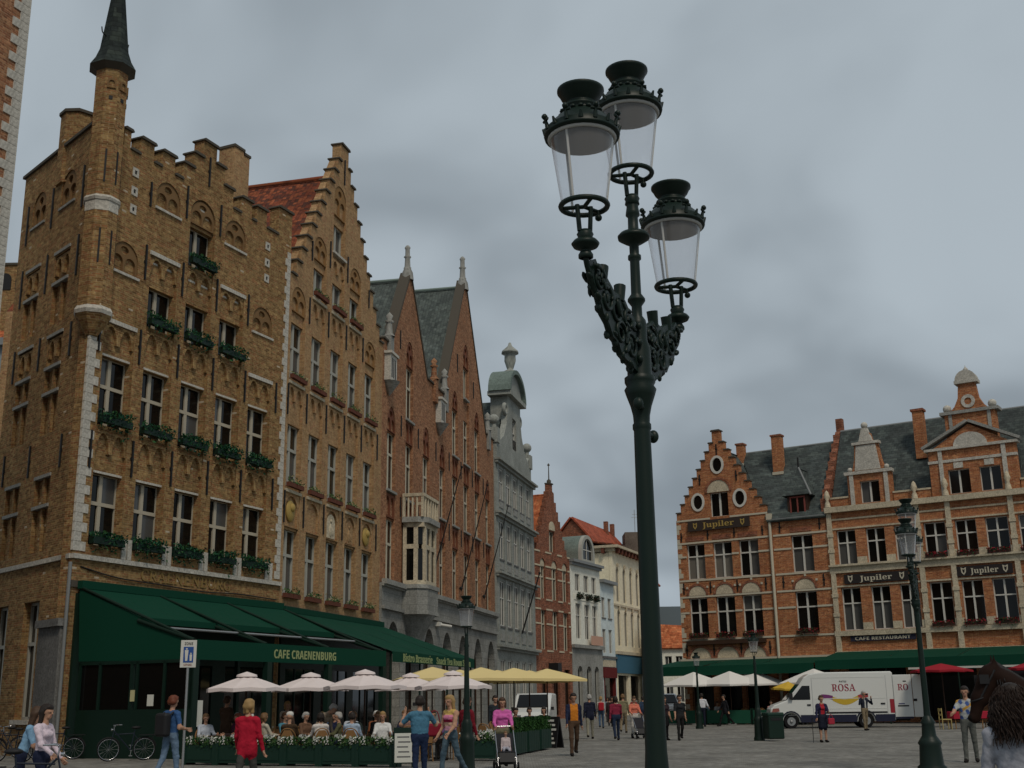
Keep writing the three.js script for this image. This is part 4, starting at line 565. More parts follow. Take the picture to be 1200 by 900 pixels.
// ================= the houses on the right of the street =================
const HJ = building('orange_gabled_house', 'orange-red brick house with stepped gable, oval windows and slate-roofed wing', [11.28, -82], 123.3);
{
  const b = HJ, cx = 3.27, out = [[6.62, 0], [0, 0], [0, 13.4]], st = []; for (let i = 0; i < 9; i++) { const u = 0.02 + i * 0.335, v = 13.95 + i * 0.58; st.push([u, v]); out.push([u, i ? v - 0.58 : 13.4], [u, v]); }
  out.push([2.98, 18.59], [2.98, 19.4], [3.56, 19.4], [3.56, 18.59]); for (let i = 8; i >= 0; i--) { const [u, v] = st[i]; out.push([6.54 - u, v], [6.54 - u, i ? v - 0.58 : 13.4]); } out.push([6.62, 13.4]);
  const bays = [[0.62, 1.97], [2.58, 3.95], [4.45, 5.84]], wing = [8.1, 9.55], holes = [ovalPts(3.25, 17.05, 0.36, 0.5), ovalPts(1.68, 14.6, 0.36, 0.5), ovalPts(4.76, 14.6, 0.36, 0.5), rectPts(2.56, 3.9, 13.5, 15.15)];
  for (const [a, c] of bays) holes.push(rectPts(a, c, 9.37, 11.76), rectPts(a, c, 5.45, 8.12), archPts(a - 0.1, c + 0.1, 0.1, 3.4));
  part(b, 'wall', sheet(out.filter((p, i, l) => !i || p[0] !== l[i - 1][0] || p[1] !== l[i - 1][1]), holes, -0.4, 0), M.orangeBrick);
  part(b, 'wing_wall', sheet([[6.622, 0], [10.6, 0], [10.6, 12.75], [6.622, 12.75]], [rectPts(wing[0], wing[1], 9.37, 11.76), rectPts(wing[0], wing[1], 5.45, 8.12), rectPts(7.2, 10, 0.1, 3.4)], -0.4, -0.02), M.orangeBrick);
  part(b, 'rear_wall', bx(0.03, 10.57, 0, 12.6, -9.5, -0.42), M.orangeBrick); part(b, 'shop_window', [bx(0.5, 10.2, 0.1, 3.4, -0.35, -0.3)], M.glass);
  for (const [i, [u, v]] of st.entries()) { copingOn(b, u, u + 0.335, v, -0.4, 0.02, M.coping, 0.08, 0.05); copingOn(b, 6.54 - u - 0.335, 6.54 - u, v, -0.4, 0.02, M.coping, 0.08, 0.05); } copingOn(b, 2.98, 3.56, 19.4, -0.4, 0.02);
  const rf = part(b, 'roof', [quadSlab([6.64, 12.7, 0.15], [10.6, 12.7, 0.15], [10.6, 18.3, -4], [3.4, 18.3, -4], 0.16), quadSlab([0.2, 12.6, -9.5], [10.6, 12.6, -9.5], [10.6, 18.3, -4], [3.4, 18.3, -4], -0.16), ...prismRoof(0.1, 6.5, 13.3, 18.3, -4, -0.4)], M.slate); part(rf, 'ridge', bar([3.2, 18.4, -4], [10.6, 18.4, -4], 0.09), M.lead);
  part(b, 'gutter', [bx(6.65, 10.6, 12.75, 12.93, 0.0, 0.22)], M.lead);
  for (const [cxx, cy] of [[3.25, 17.05], [1.68, 14.6], [4.76, 14.6]]) { const f = part(b, 'oval_window', sheet(ovalPts(cxx, cy, 0.5, 0.64), [ovalPts(cxx, cy, 0.34, 0.48)], -0.1, 0.06), M.frameWhite); part(f, 'pane', sheet(ovalPts(cxx, cy, 0.34, 0.48), [], -0.08, -0.06), M.glass); }
  windowIn(b, 2.56, 3.9, 13.5, 15.15, { w: -0.2, bar: 0.12, frame: M.frameWhite }); part(b, 'tympanum', [sheet(archPts(2.4, 4.06, 15.17, 15.98), [], 0.002, 0.05)], M.creamStone); part(b, 'arch_moulding', sheet(archRing(2.25, 4.21, 15.17, 16.15, 0.16), [], 0.002, 0.08), M.darkRedBrick);
  const wins = [...bays, wing], edges = [0, ...bays.flat(), 6.62];
  const bandsAt = (v, h = 0.12, gaps = [], mat = M.frameCream) => { let c = 0; for (const g of [...gaps, [6.62, 6.62]]) { if (g[0] > c) part(b, 'stone_band', bx(c, g[0], v, v + h, 0.002, 0.045), mat); c = g[1]; } c = 6.92; for (const g of [...(gaps.length ? [wing] : []), [10.6, 10.6]]) { if (g[0] > c) part(b, 'stone_band', bx(c, g[0], v, v + h, -0.018, 0.025), mat); c = g[1]; } };
  bandsAt(11.78); bandsAt(10.86, 0.12, bays); bandsAt(9.24); bandsAt(8.14); bandsAt(7.09, 0.12, bays); bandsAt(5.3); for (const [p, q] of [[0, 2.5], [3.96, 6.62]]) part(b, 'stone_band', bx(p, q, 13.35, 13.47, 0.002, 0.05), M.frameCream);
  wins.forEach(([a, c], i) => {
    const w = i === 3 ? -0.22 : -0.2, o = { w, bar: 0.11, edge: 0.06, frame: M.frameWhite };
    windowIn(b, a, c, 9.37, 11.76, { ...o, splits: [10.92], lower: i < 2 ? M.curtain : M.curtainDim }); windowIn(b, a, c, 5.45, 8.12, { ...o, splits: [7.15] });
    part(b, 'tympanum', sheet(archPts(a + 0.05, c - 0.05, 8.28, 8.92), [], w + 0.202, w + 0.24), M.creamStone); part(b, 'arch_moulding', sheet(archRing(a - 0.1, c + 0.1, 8.28, 9.07, 0.14), [], w + 0.202, w + 0.27), M.darkRedBrick);
    part(b, 'brick_panel', bx(a, c, 11.98, 12.25, w + 0.202, w + 0.24), M.darkRedBrick); boxSpots.push([b, a, c, 5.45, w + 0.3, 'bloom', i < 3 ? `flower box with dark red blooms on gabled orange house, ${ordinal[i]} window from street corner` : 'flower box with dark red blooms on the slate-roofed wing']);
    for (const s of [a - 0.12, c + 0.02, (a + c) / 2]) part(b, 'stone_block', bx(s, s + 0.12, s === (a + c) / 2 ? 9.08 : 8.75, (s === (a + c) / 2 ? 9.08 : 8.75) + 0.14, w + 0.202, w + 0.28), M.frameCream);
  });
  for (const u of [0.3, 2.27, 4.2, 6.2]) { anchor(b, u, 8.4, 9.15); anchor(b, u, 12.0, 12.6); anchor(b, u, 4.3, 5.1); } anchor(b, 7.4, 12.0, 12.7, -0.018); anchor(b, 10.1, 12.0, 12.7, -0.018); anchor(b, 7.4, 8.4, 9.15, -0.018); anchor(b, 10.1, 8.4, 9.15, -0.018); anchor(b, 3.27, 17.75, 18.5); anchor(b, 1.9, 15.8, 16.5); anchor(b, 4.6, 15.8, 16.5);
  for (let i = 0; i < 40; i++) part(b, 'quoin', cached('qj' + (i % 2), () => bx(-0.03, i % 2 ? 0.16 : 0.3, 0.006, 0.325, -0.05, 0.03)), i % 3 ? M.frameCream : M.orangeBrick, [0, 0.2 + i * 0.332, 0]);
  part(b, 'downpipe', [bar([6.77, 0.1, 0.1], [6.77, 13.2, 0.1], 0.1), bx(6.6, 6.95, 12.9, 13.3, 0.003, 0.25)], M.frameCream);
  const sg = part(b, 'sign_board', bx(0.9, 5.4, 12.62, 13.3, 0.1, 0.18), matte(0.045, 0.035, 0.03)); part(sg, 'lettering', letters('Jupiler', 2.3, 0.5, 0.02), M.gilt, [2.0, 12.68, 0.181]); for (const u of [1.3, 4.75]) part(sg, 'emblem', sheet([[0, 0.42], [0.15, 0.34], [0.3, 0.42], [0.28, 0.12], [0.15, -0.04], [0.02, 0.12]], [[[0.07, 0.32], [0.15, 0.28], [0.23, 0.32], [0.21, 0.15], [0.15, 0.06], [0.09, 0.15]]], 0, 0.02), M.gilt, [u, 12.76, 0.181]);
  for (const [a, c] of bays) { part(b, 'arch_moulding', sheet(archRing(a - 0.25, c + 0.25, 4.12, 5.0, 0.15), [], 0.002, 0.1), M.darkRedBrick); part(b, 'tympanum', sheet(archPts(a - 0.09, c + 0.09, 4.12, 4.84), [], 0.002, 0.04), M.creamStone); } part(b, 'panel_band', [bx(-0.1, 6.65, 3.72, 4.1, 0.003, 0.3), bx(6.9, 10.6, 3.72, 4.1, 0.0, 0.3)], M.frameCream);
  part(b, 'planter_rail', [bx(0.4, 6.0, 5.02, 5.28, 0.05, 0.3)], M.darkWood);
  for (const [u, w, v0, v1, hw] of [[3.6, -3.6, 17.5, 18.95, 0.25], [6.7, -2.6, 16.4, 19.0, 0.33]]) { const c = part(b, 'chimney', [bx(u - hw, u + hw, v0 - 1.2, v1, w - 0.3, w + 0.3)], M.orangeBrick); part(c, 'chimney_cap', [bx(u - hw - 0.06, u + hw + 0.06, v1, v1 + 0.12, w - 0.36, w + 0.36)], M.darkRedBrick); part(c, 'flashing', [bx(u - hw - 0.05, u + hw + 0.05, v0 - 0.1, v0 + 0.1, w - 0.35, w + 0.35)], M.frameCream); }
  const dm = part(b, 'dormer', [bx(8.02, 9.43, 12.95, 14.45, -2, -0.12)], M.darkWood); part(dm, 'dormer_roof', [quadSlab([7.75, 14.35, 0.05], [8.72, 16.3, -0.75], [8.72, 16.3, -2.9], [7.75, 14.35, -1.6], -0.1), quadSlab([9.7, 14.35, 0.05], [8.72, 16.3, -0.75], [8.72, 16.3, -2.9], [9.7, 14.35, -1.6], 0.1), quadSlab([7.75, 14.35, 0.05], [9.7, 14.35, 0.05], [8.74, 16.3, -0.75], [8.7, 16.3, -0.75], 0.06)], M.slate); windowIn(dm, 8.2, 9.25, 13.1, 14.3, { w: -0.05, depth: 0.06, bar: 0.1, frame: matte(0.2, 0.06, 0.05), edge: 0.1 }); part(dm, 'bargeboard', bar([9.72, 14.3, 0.1], [8.74, 16.3, -0.72], 0.07), M.lead); part(dm, 'vent_pipe', [bar([8.72, 16.2, -0.75], [8.72, 17.0, -0.75], 0.06)], M.iron);
  part(b, 'party_wall', sheet([[-0.05, 12.7], [-0.05, 13.6], [4.2, 19.15], [4.2, 18.0]], [], 10.32, 10.72).rotateY(PI / 2).translate(0, 0, 0), M.darkRedBrick); for (let i = 0; i < 8; i++) part(b, 'gable_step', bx(10.28, 10.76, 13.3 + i * 0.7, 13.95 + i * 0.7, -0.45 - i * 0.53, -0.0 - i * 0.53), M.darkRedBrick); part(b, 'chimney', [bx(10.3, 10.74, 18, 20.1, -4.9, -4.45)], M.darkRedBrick);
}
const HK = building('renaissance_house', 'orange brick house with white stone trim, pediment gable and dark name boards', [20.16, -76.17], 123.6);
{
  const b = HK, W = 17, bays = [[0.52, 1.75], [2.4, 3.6], [4.2, 5.35], [6.0, 7.3], [7.87, 9.1], [9.62, 10.92], [11.5, 12.8], [13.6, 14.9], [15.4, 16.6]], holes = [];
  for (const [a, c] of bays) holes.push(rectPts(a, c, 9.62, 11.8), rectPts(a, c, 5.53, 8.17)); for (let i = 0; i < 4; i++) holes.push(rectPts(0.5 + i * 4.1, 4.1 + i * 4.1, 0.1, 3.5));
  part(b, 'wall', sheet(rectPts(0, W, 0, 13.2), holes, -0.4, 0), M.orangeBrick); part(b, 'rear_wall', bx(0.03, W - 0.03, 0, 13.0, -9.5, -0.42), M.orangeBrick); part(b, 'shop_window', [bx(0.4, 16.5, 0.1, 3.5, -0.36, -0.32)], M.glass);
  const rf = part(b, 'roof', [quadSlab([0.15, 13.3, -0.65], [W, 13.3, -0.65], [W, 18.95, -4], [0.15, 18.95, -4], 0.16), quadSlab([0.15, 13.1, -9.5], [W, 13.1, -9.5], [W, 18.95, -4], [0.15, 18.95, -4], -0.16)], M.slate); for (const [p, q] of [[0.3, 1.5], [4.35, 6.7], [11.9, W]]) { part(b, 'parapet', bx(p, q, 13.3, 13.85, -0.45, -0.1), M.orangeBrick); part(b, 'coping', bx(p - 0.02, q, 13.85, 13.96, -0.5, -0.05), M.creamStone); }; part(rf, 'ridge', bar([0.1, 19.05, -4], [W, 19.05, -4], 0.1), M.lead);
  for (const [v, h, w] of [[12.95, 0.35, 0.3], [9.1, 0.4, 0.14], [9.5, 0.12, 0.3], [5.2, 0.3, 0.2], [3.95, 0.3, 0.35]]) part(b, 'cornice', bx(-0.05, W, v, v + h, 0.003, w), M.creamStone);
  for (const v of [11.85, 8.22, 12.45]) part(b, 'stone_band', bx(0.3, W, v, v + 0.1, 0.003, 0.05), M.creamStone);
  for (const u of [0.0, 5.55, 7.42, 11.05, 13.1]) { const p = part(b, 'pilaster', [bx(u, u + 0.3, 3.9, 5.2, 0.003, 0.19), bx(u, u + 0.3, 5.5, 9.1, 0.003, 0.13), bx(u, u + 0.3, 9.62, 12.95, 0.003, 0.13)], M.creamStone); for (const v of [6.4, 7.6, 10.4, 11.4]) part(p, 'stone_block', bx(u - 0.04, u + 0.34, v, v + 0.22, 0.004, 0.17), M.creamStone); part(p, 'finial', lathe([[0.2, 13.32], [0.16, 13.6], [0.08, 13.75], [0.2, 14.0], [0.12, 14.3], [0.001, 14.45]], 10, u + 0.15, 0, 0.1), M.creamStone); }
  bays.forEach(([a, c], i) => {
    const o = { w: -0.2, bar: 0.1, edge: 0.06, frame: M.frameWhite };
    windowIn(b, a, c, 9.62, 11.8, { ...o, splits: [11.0], lower: i === 0 ? M.curtainDim : undefined }); windowIn(b, a, c, 5.53, 8.17, { ...o, splits: [7.2], lower: i < 3 ? M.curtainDim : undefined });
    if (i < 8) { part(b, 'stone_block', bx(c + 0.02, Math.max(c + 0.05, bays[i + 1][0] - 0.02), 9.63, 10.05, 0.003, 0.06), M.creamStone); part(b, 'stone_block', bx(c + 0.02, Math.max(c + 0.05, bays[i + 1][0] - 0.02), 5.54, 5.98, 0.003, 0.06), M.creamStone); }
    if (i > 2 && i < 7) { boxSpots.push([b, a, c, 9.62, 0.1, 'bloom', `flower box with dark red blooms on upper row of pediment house, ${ordinal[i - 3]} of its boxes`]); boxSpots.push([b, a, c, 5.53, 0.1, 'bloom', `flower box with dark red blooms on lower row of pediment house, ${ordinal[i - 3]} of its boxes`]); }
  });
  for (const [u0, u1] of [[0.83, 4.85], [7.72, 10.9]]) { const w = u1 - u0, s = part(b, 'sign_board', bx(u0, u1, 8.4, 8.98, 0.06, 0.13), matte(0.03, 0.026, 0.026)); part(s, 'lettering', letters('Jupiler', w * 0.5, 0.44, 0.02), M.frameCream, [u0 + w * 0.25, 8.42, 0.131]); for (const u of [u0 + 0.25, u1 - 0.55]) part(s, 'emblem', sheet([[0, 0.42], [0.15, 0.34], [0.3, 0.42], [0.28, 0.12], [0.15, -0.04], [0.02, 0.12]], [[[0.07, 0.32], [0.15, 0.28], [0.23, 0.32], [0.21, 0.15], [0.15, 0.06], [0.09, 0.15]]], 0, 0.02), M.frameCream, [u, 8.5, 0.131]); }
  const s2 = part(b, 'sign_board', bx(0.9, 4.9, 4.85, 5.18, 0.02, 0.1), matte(0.03, 0.03, 0.05)); part(s2, 'lettering', letters('CAFE RESTAURANT', 3.4, 0.2, 0.015, fontSans), M.frameCream, [1.2, 4.91, 0.101]);
  // small renaissance dormer gable
  const d1 = part(b, 'dormer_gable', sheet([[1.55, 13.3], [4.3, 13.3], [4.3, 15.25], [3.95, 15.4], [3.75, 16.2], [3.6, 17.2], [3.3, 17.4], [3.2, 17.9], [2.62, 17.9], [2.52, 17.4], [2.2, 17.2], [2.1, 16.2], [1.9, 15.4], [1.55, 15.25]], [rectPts(2.32, 3.55, 13.4, 14.8)], -0.6, 0), M.orangeBrick);
  windowIn(d1, 2.32, 3.55, 13.4, 14.8, { w: -0.2, bar: 0.1, frame: M.frameWhite }); part(d1, 'gable_cheek', [bx(1.6, 2.3, 13.3, 15.2, -3, -0.602), bx(3.6, 4.25, 13.3, 15.2, -3, -0.602), bx(2.2, 3.6, 14.9, 16, -3, -0.602)], M.slate);
  part(d1, 'stone_trim', [bx(1.4, 4.45, 15.25, 15.45, -0.4, 0.15), bx(2.05, 3.8, 17.15, 17.32, -0.4, 0.12), bx(1.7, 1.95, 13.3, 15.25, 0.002, 0.1), bx(3.9, 4.15, 13.3, 15.25, 0.002, 0.1), sheet([[2.1, 15.5], [3.75, 15.5], [3.55, 17.1], [2.3, 17.1]], [], 0.002, 0.05), sheet([[2.5, 17.35], [3.35, 17.35], [3.1, 18.2], [2.75, 18.2]], [], -0.3, 0.06), ...[[1.75, 15.6], [4.1, 15.6]].map(p => ball(0.16, p[0], p[1], -0.1)), ball(0.22, 2.92, 18.4, -0.1)], M.whiteStone);
  // great pediment gable with bell cap
  const d2 = part(b, 'pediment_gable', [sheet([[6.75, 13.3], [11.85, 13.3], [11.85, 16.2], [6.75, 16.2]], [rectPts(7.8, 9.08, 13.4, 14.88), rectPts(9.65, 10.88, 13.4, 14.88)], -0.6, 0), sheet([[6.9, 16.2], [11.7, 16.2], [9.3, 17.6]], [], -0.5, -0.01), bx(7.85, 10.85, 16.2, 18.4, -1.2, -0.52)], M.orangeBrick);
  windowIn(d2, 7.8, 9.08, 13.4, 14.88, { w: -0.2, bar: 0.1, frame: M.frameWhite, pane: M.glass }); windowIn(d2, 9.65, 10.88, 13.4, 14.88, { w: -0.2, bar: 0.1, frame: M.frameWhite });
  part(d2, 'gable_cheek', [bx(6.8, 11.8, 13.3, 16, -4, -1.22)], M.slate);
  part(d2, 'stone_trim', [bx(6.7, 11.9, 15.35, 15.52, -0.3, 0.06), bx(6.55, 12.05, 16.12, 16.28, -0.5, 0.16), bx(7.35, 7.58, 13.3, 16.1, 0.002, 0.1), bx(11.05, 11.3, 13.3, 16.1, 0.002, 0.1), sheet(archPts(8.3, 10.3, 16.3, 17.1), [], -0.008, 0.04), bx(8.2, 8.75, 14.95, 15.3, 0.002, 0.04), bx(10.0, 10.55, 14.95, 15.3, 0.002, 0.04)], M.whiteStone);
  part(d2, 'raking_cornice', [quadSlab([6.45, 16.28, 0.2], [9.3, 17.72, 0.2], [9.3, 17.72, -0.5], [6.45, 16.28, -0.5], 0.17), quadSlab([9.3, 17.72, 0.2], [12.15, 16.28, 0.2], [12.15, 16.28, -0.5], [9.3, 17.72, -0.5], 0.17)], M.greyPlain);
  part(d2, 'upper_cornice', [bx(7.6, 11.1, 18.4, 18.6, -1.4, -0.35), bx(8.1, 8.3, 17.2, 18.4, -0.6, -0.45), bx(10.4, 10.6, 17.2, 18.4, -0.6, -0.45)], M.greyPlain);
  part(d2, 'bell_gable', sheet([[8.2, 18.6], [10.5, 18.6], [10.2, 18.9], [9.95, 19.4], [9.85, 20.3], [8.85, 20.3], [8.75, 19.4], [8.5, 18.9]], [], -1.1, -0.6), M.orangeBrick); part(d2, 'bell_cap', [bx(8.65, 10.05, 20.3, 20.5, -1.25, -0.45), sheet(archPts(8.7, 10.0, 20.5, 21.15), [], -1.2, -0.5), lathe([[0.12, 0], [0.16, 0.15], [0.03, 0.3], [0.001, 0.45]], 8, 9.35, 21.1, -0.85)], M.whiteStone); part(d2, 'roundel', sheet(ovalPts(9.35, 19.15, 0.42, 0.42), [ovalPts(9.35, 19.15, 0.22, 0.22)], -0.598, -0.54), M.whiteStone); for (const u of [8.0, 10.7]) part(d2, 'ball_finial', ball(0.26, u, 18.85, -0.8), M.whiteStone);
  const ch = part(b, 'chimney', [bx(5.5, 6.15, 16.2, 19.3, -2.6, -2.0)], M.orangeBrick); part(ch, 'chimney_cap', bx(5.42, 6.23, 19.3, 19.45, -2.68, -1.92), M.darkRedBrick);
}

// ================= beyond the street corner, and at the left =================
{
  const a = building('orange_roofed_house', 'white house with orange tiled roof far down the side street', [13.8, -126], 95);
  part(a, 'wall', sheet(rectPts(0, 9, 0, 6.6), [0.5, 1.6, 2.7, 3.8, 4.9].flatMap(u => [rectPts(u, u + 0.7, 4.2, 5.8), rectPts(u, u + 0.7, 1.2, 3)]), -0.3, 0), M.white); part(a, 'rear_wall', bx(0.02, 8.98, 0, 6.5, -6, -0.32), M.white); part(a, 'roof', [quadSlab([-0.2, 6.5, 0.3], [9, 6.5, 0.3], [9, 8.6, -3], [-0.2, 9.2, -3], 0.15), quadSlab([-0.2, 6.5, -6], [9, 6.5, -6], [9, 8.6, -3], [-0.2, 9.2, -3], -0.15)], M.orangeTile);
  for (const u of [0.5, 1.6, 2.7, 3.8, 4.9]) for (const [v0, v1] of [[4.2, 5.8], [1.2, 3]]) windowIn(a, u, u + 0.7, v0, v1, { w: -0.15, bar: 0.06, frame: M.frameWhite });
  const s = building('slate_roofed_hall', 'long blue-grey slate roof behind the orange roofed house', [14, -152], 90); part(s, 'wall', bx(0, 14, 0, 8, -10, 0), M.greyPlain); part(s, 'roof', [quadSlab([-0.3, 7.8, 0.4], [14, 7.8, 0.4], [14, 13.0, -5], [-0.3, 13.0, -5], 0.2), quadSlab([-0.3, 7.8, -10.4], [14, 7.8, -10.4], [14, 13.0, -5], [-0.3, 13.0, -5], -0.2)], std({ color: rgb(0.085, 0.105, 0.115), roughness: 0.7 }));
  // house across the side street, only its end seen
  const n = building('quoined_house', 'tall red brick house end with white toothed corner stones', [-20.35, -23.0], 24.07);
  part(n, 'wall', sheet(rectPts(0, 12, 0, 26), [rectPts(9.2, 10.9, 18.3, 21.8), rectPts(9.2, 10.9, 12.5, 16), rectPts(6, 7.7, 18.3, 21.8)], -0.4, 0), M.redBrick); part(n, 'rear_wall', bx(0.03, 11.97, 0, 25.9, -9, -0.42), M.redBrick); windowIn(n, 9.2, 10.9, 18.3, 21.8, { splits: [20.4], frame: M.frameWhite, w: -0.2 }); windowIn(n, 9.2, 10.9, 12.5, 16, { splits: [14.6], frame: M.frameWhite, w: -0.2 }); windowIn(n, 6, 7.7, 18.3, 21.8, { splits: [20.4], frame: M.frameWhite, w: -0.2 });
  for (let i = 0; i < 72; i++) part(n, 'quoin', cached('qn' + (i % 2), () => bx(i % 2 ? -0.34 : -0.62, 0.03, 0.006, 0.3, -0.1, 0.035)), M.whiteStone, [12, 3 + i * 0.306, 0]);
  const f = building('side_street_house', 'brick house with orange roof down the side street beside the corner house', [-41, -76], 90);
  part(f, 'wall', [bx(0, 11, 0, 25.5, -8, 0), bx(3.5, 8.6, 25.5, 31, -6, -0.5)], M.brownBrick); part(f, 'roof', [quadSlab([2, 25.4, 0.3], [11, 25.4, 0.3], [11, 28.2, -3], [2, 28.2, -3], 0.15)], M.orangeTile); part(f, 'coping', bx(3.4, 8.7, 31, 31.15, -6.1, -0.4), M.coping); part(f, 'cornice', bx(0, 11.1, 25.0, 25.5, 0.002, 0.5), M.lead); part(f, 'blue_wall', bx(0, 11.05, 20, 25, 0.002, 0.06), matte(0.22, 0.25, 0.28)); for (const u of [4.6, 6.4, 7.6]) part(f, 'blind_arch', sheet(archPts(u - 0.45, u + 0.45, 29.2, 30.4), [], -0.5, -0.44), M.iron);
}
// ================= window boxes =================
{
  const greens = [[0.012, 0.055, 0.030], [0.018, 0.075, 0.036], [0.010, 0.042, 0.026], [0.03, 0.09, 0.03]], bloom = [[0.20, 0.012, 0.02], [0.26, 0.02, 0.035], [0.02, 0.05, 0.02], [0.025, 0.06, 0.022]], few = [[0.05, 0.11, 0.035], [0.08, 0.14, 0.05], [0.03, 0.07, 0.03], [0.30, 0.28, 0.16]];
  const made = {}; let n = 0;
  for (const [b, u0, u1, v, w, style, label] of boxSpots) {
    const W = u1 - u0, key = style + W.toFixed(1) + (n++ % 8), rand = rng(100 + n * 7), m = made[key] || (made[key] = {});
    const g = new THREE.Group(); g.name = numbered('window_box'); b.updateMatrixWorld(); scene.add(g);
    g.position.copy(new THREE.Vector3(u0, v, w).applyMatrix4(b.matrixWorld)); g.rotation.y = b.rotation.y;
    tag(g, label, 'window box', 'window boxes of flowers and leaves');
    if (style === 'ivy') { m.box ||= bx(0.02, W - 0.02, 0.02, 0.26, 0.02, 0.24); m.leaf ||= foliage(rand, 260 + (n % 4) * 40, 0.066, r => { const x = r() * (W + 0.1) - 0.05, d = r() * r(), e = fbm(x * 3 + n * 5, n, 3, 4); return [x, 0.30 + e * 0.25 - d * (0.35 + 0.9 * e) + (r() - 0.5) * 0.14, 0.12 + (r() - 0.3) * 0.34]; }, greens); part(g, 'box', m.box, M.greenPaint); part(g, 'foliage', m.leaf, leafM); }
    else if (style === 'red') { m.box ||= bx(0.02, W / 2 - 0.03, -0.1, 0.09, 0.02, 0.2); m.leaf ||= foliage(rand, 110, 0.055, r => [r() * W, 0.10 + r() * r() * 0.32 * (0.4 + fbm(n * 3.3, 1, 2, 5)), 0.13 + (r() - 0.5) * 0.2], few); part(g, 'box', m.box, M.terracotta); part(g, 'box', m.box, M.terracotta, [W / 2 + 0.01, 0, 0]); part(g, 'foliage', m.leaf, leafM); }
    else if (style === 'bloom') { m.box ||= bx(0.02, W - 0.02, 0.0, 0.2, 0.01, 0.22); m.leaf ||= foliage(rand, 200, 0.065, r => [r() * W, 0.32 - r() * r() * 0.45, 0.12 + (r() - 0.3) * 0.3], bloom); part(g, 'box', m.box, M.darkWood); part(g, 'foliage', m.leaf, leafM); }
    else { m.box ||= bx(0.25, W - 0.25, -0.4, -0.15, 0.02, 0.3); m.leaf ||= foliage(rand, 160, 0.09, r => [W / 2 + (r() - 0.5) * W * 0.9, -0.25 + (r() - 0.5) * 0.6, 0.2 + (r() - 0.5) * 0.5], [[0.008, 0.02, 0.012], [0.012, 0.03, 0.015]]); part(g, 'box', m.box, M.darkWood); part(g, 'foliage', m.leaf, leafM); }
  }
}

// ================= street lamps =================
const lampGlass = new THREE.MeshPhysicalMaterial({ color: rgb(0.95, 0.95, 0.96), roughness: 0.08, transmission: 0.9, thickness: 0, ior: 1.4 });
const paleBar = matte(0.50, 0.50, 0.48, 0.5), reflector = matte(0.085, 0.075, 0.062, 0.6);
function lanternOn(root, x, y, z, k = 1) { // y: its lower ring
  const sc = g => { g.scale(k, k, k); return g; };
  const P = (name, geo, mat) => part(root, name, cached('ln' + name + k, () => sc(merge(geo()))), mat, [x, y, z]);
  const G = part(root, 'lantern', cached('lnring' + k, () => sc(merge([ring(0.142, 0.017, 0, 0, 0), ...[0.3, 0.3 + 2 * PI / 3, 0.3 + 4 * PI / 3].map(a => bar([0, -0.005, 0], [Math.cos(a) * 0.142, 0, Math.sin(a) * 0.142], 0.013)), ball(0.022, 0.1, -0.05, 0.05), bar([0.1, 0, 0.05], [0.1, -0.07, 0.05], 0.008)]))), M.ironGreen, [x, y, z]);
  const C = (name, geo, mat) => part(G, name, cached('lc' + name + k, () => sc(merge(geo()))), mat);
  C('glass', () => [lathe([[0.138, 0.012], [0.197, 0.44]], 32)], lampGlass);
  for (const a of [0.95, 0.95 + 2 * PI / 3, 0.95 + 4 * PI / 3]) C('glazing_bar', () => [bar([0.134, 0.0, 0], [0.192, 0.44, 0], 0.009, 0.009, 6)], paleBar).rotation.y = a;
  C('reflector', () => [lathe([[0.19, 0.44], [0.186, 0.425], [0.12, 0.43], [0.001, 0.435]], 28)], reflector);
  C('rim', () => [ring(0.201, 0.013, 0, 0.445, 0)], paleBar);
  C('cap', () => [lathe([[0.205, 0.450], [0.232, 0.454], [0.236, 0.470], [0.225, 0.482], [0.228, 0.502], [0.205, 0.522], [0.182, 0.554], [0.145, 0.590], [0.11, 0.618], [0.103, 0.638], [0.118, 0.646], [0.114, 0.662], [0.088, 0.674], [0.094, 0.690], [0.122, 0.722], [0.139, 0.758], [0.147, 0.766], [0.147, 0.780], [0.132, 0.784], [0.120, 0.766], [0.001, 0.762]], 32)], M.ironGreen);
  C('crest', () => { const l = []; for (let i = 0; i < 16; i++) { const a = i / 16 * 2 * PI, c = Math.cos(a), s = Math.sin(a), big = i % 2 === 0; l.push(bar([c * 0.222, 0.485, s * 0.222], [c * 0.242, big ? 0.56 : 0.525, s * 0.242], 0.017, 0.006, 5)); if (big) l.push(ball(0.02, c * 0.243, 0.562, s * 0.243, 1, 1, 1, 6, 5), bar([c * 0.236 - s * 0.032, 0.54, s * 0.236 + c * 0.032], [c * 0.236 + s * 0.032, 0.54, s * 0.236 - c * 0.032], 0.01, 0.01, 5)); l.push(ball(0.018, c * 0.125, 0.615, s * 0.125, 1, 0.8, 1, 6, 5)); } return l; }, M.ironGreen);
  return G;
}
function forkUnder(root, x, y, z, k = 1) { part(root, 'lantern_fork', cached('fk' + k, () => merge([bar([0.03, 0, 0.03], [0.03, -0.17, 0.02], 0.015), bar([-0.04, 0, -0.03], [-0.035, -0.17, -0.02], 0.015), lathe([[0.03, -0.235], [0.05, -0.225], [0.045, -0.2], [0.052, -0.185], [0.04, -0.16], [0.001, -0.16]], 14)].map(g => { g.scale(k, k, k); return g; }))), M.ironGreen, [x, y, z]); }
const bigLamp = thing('street_lamp', 'dark green cast-iron lamp post with three glass lanterns on scrolled arms', 'street lamp', [0.83, 0, -7.43], 63 * DEG);
